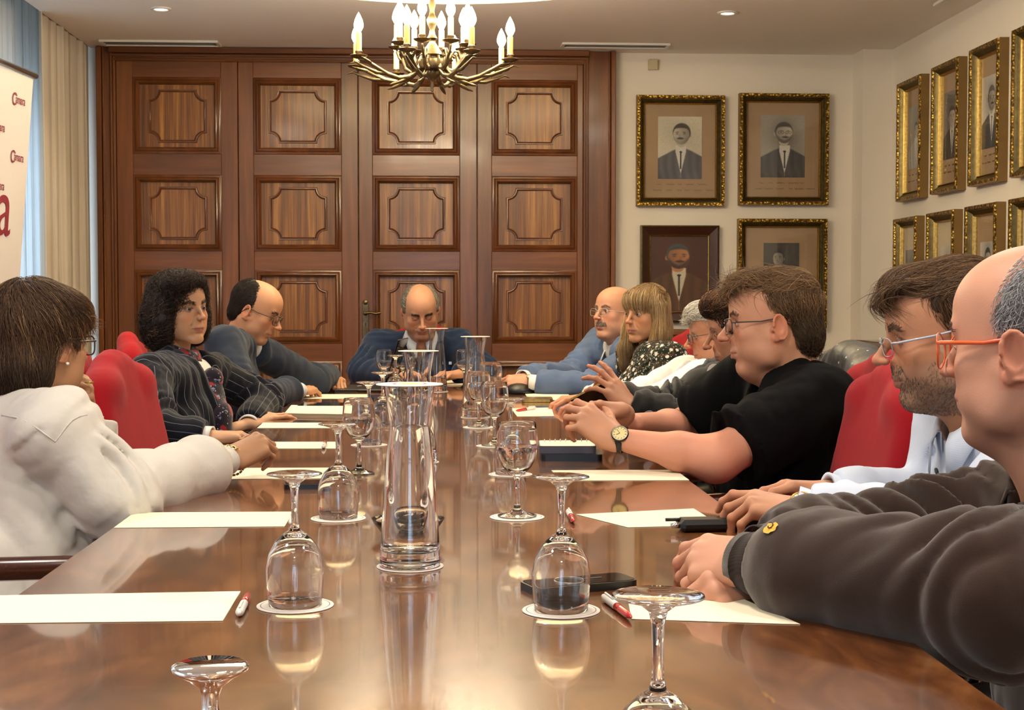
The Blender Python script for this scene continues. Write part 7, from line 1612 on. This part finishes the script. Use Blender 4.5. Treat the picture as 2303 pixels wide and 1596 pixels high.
p.hair(dict(col=(146, 116, 78), col2=(178, 148, 104), light=(220, 200, 160), lightp=.28, n=5200, r=.0011, seed=6, len=lambda r_: .15+0*r_[:, 0], wob=.06, steps=10, off=.0025, groove=.003, grav=.5, h=.004,
    dark=lambda r_, cc: cc*(1-.25*(r_[:, 2:3] < -.06)),
    prims=[('u', 'e', (0, -.022, .062), (.088, .102, .090), .01), ('u', 'e', (0, .052, .086), (.068, .050, .046), .02), ('u', 'c', [(.078, -.012, .05), (.086, .005, -.06), (.086, .03, -.14), (.082, .05, -.20)], [.028, .030, .030, .020], .03), ('u', 'c', [(-.078, -.012, .05), (-.084, .005, -.06), (-.076, .035, -.14), (-.066, .055, -.20)], [.028, .028, .028, .016], .03), ('u', 'e', (0, -.068, -.05), (.088, .048, .12), .03),
           ('s', 'e', (0, .125, -.005), (.060, .070, .066), .008), ('s', 'e', (0, .10, -.08), (.056, .085, .10), .010)],
    lo=(-.14, -.15, -.24), hi=(.14, .14, .18), flow=lambda q, d: (lambda f: f/np.linalg.norm(f, axis=1, keepdims=True))(np.stack([.5*q[:, 0]/.08*(q[:, 2] > .06), np.where(q[:, 2] > .085, np.where(q[:, 1] > -.02, .8, -.6), .05), -.25-1.3*np.clip((.115-q[:, 2])/.05, 0, 1)], 1))))
garment(p, c6, M_FLO, 'blouse', .0075, .010, .2, .98, (.066, .058, .052, .040), .008, 'long', .058, V=(.17, .22), tf=.005, bust=1.0, seed=7)
for w_, f_, s_ in (('wrL', A3(-1, .2, 0), -1), ('wrR', A3(-.9, -.2, 0), 1)): add_hand(p, c6[w_], f_, (0, 0, -1), s_, curl=(.4, .4, .4, .4), h=.0035, female=True, fore=.05)
core(p, c6); trousers(p, c6, MT['shoe']); p.finish_body()
chair(.84, 5.78, -95, 'red upholstered armchair of the blonde woman')
# ---------------------------------------------------------------- P7 white haired man
R7 = headR(86, -12, 0); hp = W(1613, 757, 5.05); nk = hp+A3(.075, .01, -.135); SK7 = (206, 140, 112)
p = Person('white haired person in a white shirt with dark rimmed glasses, half hidden', (.98, 5.05, 0)); c7 = dict(neck=nk, chest=A3(.97, 5.03, .76), pel=A3(1.0, 5.06, .48), fwd=A3(-1, -.15, 0), shL=A3(.90, 4.84, .865), shR=A3(.92, 5.24, .865),
     elL=A3(.74, 4.78, .79), wrL=A3(.56, 4.92, .785), elR=A3(.76, 5.26, .79), wrR=A3(.54, 5.18, .785), nax=A3(-.4, 0, 1))
p.head(hp, R7, .97, neck=nk+A3(.01, 0, -.03), skin=SK7, hk=dict(neckr=.056, nose=1.1, nosew=1.1, dbl=.6, eye=.3), ck=dict(brow=(170, 160, 150), stub=.08, stubble=(180, 160, 150)), gaze=(0, -.3))
p.glasses(srgb(44, 52, 60), .025, .017, .0018, .014, .106, sweep=.010, tr=.0013)
p.hair(dict(col=(176, 170, 152), col2=(220, 214, 196), light=(238, 234, 220), lightp=.3, n=3600, r=.001, seed=7, len=lambda r_: .06+0*r_[:, 0], wob=.3, steps=8, off=.003, groove=.003, curl=.2, curlf=8,
    prims=[('u', 'e', (0, -.026, .060), (.086, .100, .088), .01), ('u', 'e', (0, .050, .100), (.064, .052, .042), .02), ('u', 'e', (0, -.07, -.015), (.068, .048, .055), .02), ('s', 'e', (0, .118, .015), (.12, .072, .065), .008), ('s', 'e', (0, .042, -.060), (.12, .076, .085), .01)],
    flow=lambda q, d: (lambda f: f/np.linalg.norm(f, axis=1, keepdims=True))(np.stack([.4*q[:, 0]/.07, np.where(q[:, 2] > .07, 1.0, -.3), np.where(q[:, 2] > .07, .0-3*np.clip(q[:, 1]-.06, 0, 1)*5, -1.0)], 1))))
garment(p, c7, M_WSH, 'shirt', .0075, .012, .4, 1.0, (.068, .060, .054, .042), .008, 'long', .062, V=(.10, .18), tf=.006, seed=8); collar(p, c7, M_WSH, .066, .034, .04, .30, .04)
for w_, f_, s_ in (('wrL', A3(-1, .2, 0), -1), ('wrR', A3(-.9, -.2, 0), 1)): add_hand(p, c7[w_], f_, (0, 0, -1), s_, curl=(.4, .4, .4, .4), h=.0035, fore=.05)
core(p, c7); trousers(p, c7, MT['shoe']); p.finish_body()
chair(.92, 5.06, -92, 'red upholstered armchair of the white haired person')
# ---------------------------------------------------------------- P8 woman with dark curls holding a phone
M_CRD = fabric('dark_cardigan', srgb(26, 26, 24), .9, .3, 800, .3, .08, 6, kind='dots', dsc=11, dr=.22, dc=srgb(150, 146, 150))
R8 = headR(84, -14, 0); hp = W(1668, 752, 4.30); nk = hp+A3(.075, .01, -.135); SK8 = (196, 134, 106)
p = Person('person with dark curly hair raising a hand and holding a phone, half hidden', (.96, 4.3, 0)); c8 = dict(neck=nk, chest=A3(.95, 4.28, .78), pel=A3(1.0, 4.30, .50), fwd=A3(-1, -.10, 0), shL=A3(.90, 4.09, .885), shR=A3(.90, 4.48, .885),
     elL=A3(.70, 4.02, .795), wrL=W(1418, 918, 4.05), elR=A3(.72, 4.42, .80), wrR=W(1372, 905, 4.35), nax=A3(-.4, 0, 1))
p.head(hp, R8, .97, neck=nk+A3(.01, 0, -.03), skin=SK8, hk=dict(neckr=.052, wf=.97, nose=1.15, nosew=1.05, dbl=.6, eye=.15, lips=1.0), ck=dict(brow=(90, 66, 50), lips=(160, 92, 82)), gaze=(0, -.5), lidh=.0028)
p.hair(dict(col=(40, 28, 22), col2=(66, 46, 34), light=(134, 106, 74), lightp=.20, n=5000, r=.0009, seed=8, len=lambda r_: .06+0*r_[:, 0], wob=.5, steps=12, off=.004, groove=.006, curl=1.4, curlf=26, dark=lambda r_, cc: cc*(1+.9*np.clip((r_[:, 2:3]-.085)/.04, 0, 1)*np.array([[1, .92, .75]])),  # lit highlights on the upper curls are put into the strand colours
    prims=[('u', 'e', (0, -.028, .060), (.094, .108, .094), .01), ('u', 'e', (0, .048, .108), (.070, .056, .044), .02), ('u', 'e', (0, -.065, -.01), (.078, .058, .065), .02), ('s', 'e', (0, .122, .015), (.13, .074, .070), .008), ('s', 'e', (0, .045, -.062), (.13, .078, .085), .01)],
    lo=(-.14, -.17, -.12), flow=flow_radial(0, -.03, .5, .5)))
garment(p, c8, M_CRD, 'cardigan', .007, .020, .6, 1.0, (.072, .066, .060, .050), .009, 'long', .064, V=(.14, .25), tf=.006, seed=9, cuffcut=0)
collar(p, c8, M_WSH, .066, .03, .035, .4, .02)
armF = Fld(*bbox([c8['elL'], c8['wrL'], c8['elR'], c8['wrR']], .06), .0045, .05); 
add_hand(p, c8['wrL'], unit(W(1352, 838, 4.08)-c8['wrL']), (-.55, .62, -.1), -1, curl=(.15, .2, .3, .35), thumb=(.75, .1, .1), spread=.4, h=.0028, fore=.08)
add_hand(p, c8['wrR'], unit(W(1322, 880, 4.22)-c8['wrR']), (.1, -.6, .4), 1, curl=(.55, .6, .6, .6), thumb=(.3, 0, .1), spread=.1, h=.003, fore=.07)
core(p, c8); trousers(p, c8, MT['shoe']); p.finish_body()
chair(.92, 4.30, -90, 'red upholstered armchair with a dark studded jacket over its back')
# phone held in the hand
q = W(1338, 893, 4.16); r = empty('phone', q, 0, 'gold edged phone held up in two hands', 'phone'); m = MB(); m.box(-.036, .036, -.0045, .0045, -.072, .072, .003); o = m.build('casing', MT['gold'], r); m = MB(); m.box(-.033, .033, -.0052, -.0046, -.069, .069); m.build('screen', MT['blackgloss'], r); r.rotation_euler = (math.radians(58), math.radians(38), math.radians(24))
# studded jacket over that chair's back
M_JKT = fabric('studded_black_jacket', srgb(30, 32, 32), .45, .2, 700, .1, .1, 6, kind='dots', dsc=30, dr=.10, dc=srgb(225, 225, 220), wr=.5, wsc=24, spec=.6)
jc = W(1884, 838, 4.02); F = Fld(jc-A3(.25, .34, .34), jc+A3(.25, .34, .16), .008, .05)
for k in range(7): yy = -.21+.07*k; F.cap(jc+A3(.07, yy, -.24), jc+A3(.05, yy, .0+.035*math.exp(-(yy/.12)**2)), .075, .062, .04)
near = np.abs(F.f) < .03; I = np.argwhere(near); Pn = F.lo+F.h*I; F.f[near] += (.012*fold_noise(Pn, 20, 4, (1, 1, .6))).astype(np.float32)
V, Q_ = F.mesh(1); tag(link('jacket', mkmesh('jacket', V-jc, Q_, True, [M_JKT]), None, jc), 'black jacket with small pale studs hung over a chair back', 'jacket')
# handbag on the table edge beside the curly haired person
q = Q(1520, 948); hb = empty('handbag', (q[0]+.02, q[1]-.02, TZ), 0, 'black handbag with cream edging and a strap on the table edge', 'bag'); cr = pmat('cream_leather', srgb(206, 192, 160), .5)
F = Fld((-.13, -.09, 0), (.13, .09, .10), .006, .04); F.put(lambda x, y, z: np.sqrt(np.maximum(np.abs(x)-.09, 0)**2+np.maximum(np.abs(y)-.045, 0)**2+np.maximum(np.abs(z-.035)-.018, 0)**2)-.015+0*x, (-.11, -.07, 0), (.11, .07, .08), .01); V, Q_ = F.mesh(1); V[:, 2] = np.maximum(V[:, 2], .001)
link('body', mkmesh('bag_body', V, Q_, True, [MT['black']]), hb); MB().tube([(-.09, -.055, .06), (0, -.062, .068), (.09, -.055, .06)], .004, 6).build('edging', cr, hb, smooth=True)
MB().tube([(.04+.045*math.cos(t), -.01, .065+.07*math.sin(t)) for t in np.linspace(0, PI, 14)], .005, 8).build('handle', cr, hb, smooth=True)
MB().tube([(-.12, -.05, .012), (-.10, -.06, .03), (-.07, -.06, .045), (-.05, -.065, .02), (-.02, -.065, .012), (.01, -.065, .02)], .0028, 6).build('chain', MT['silver'], hb, smooth=True)
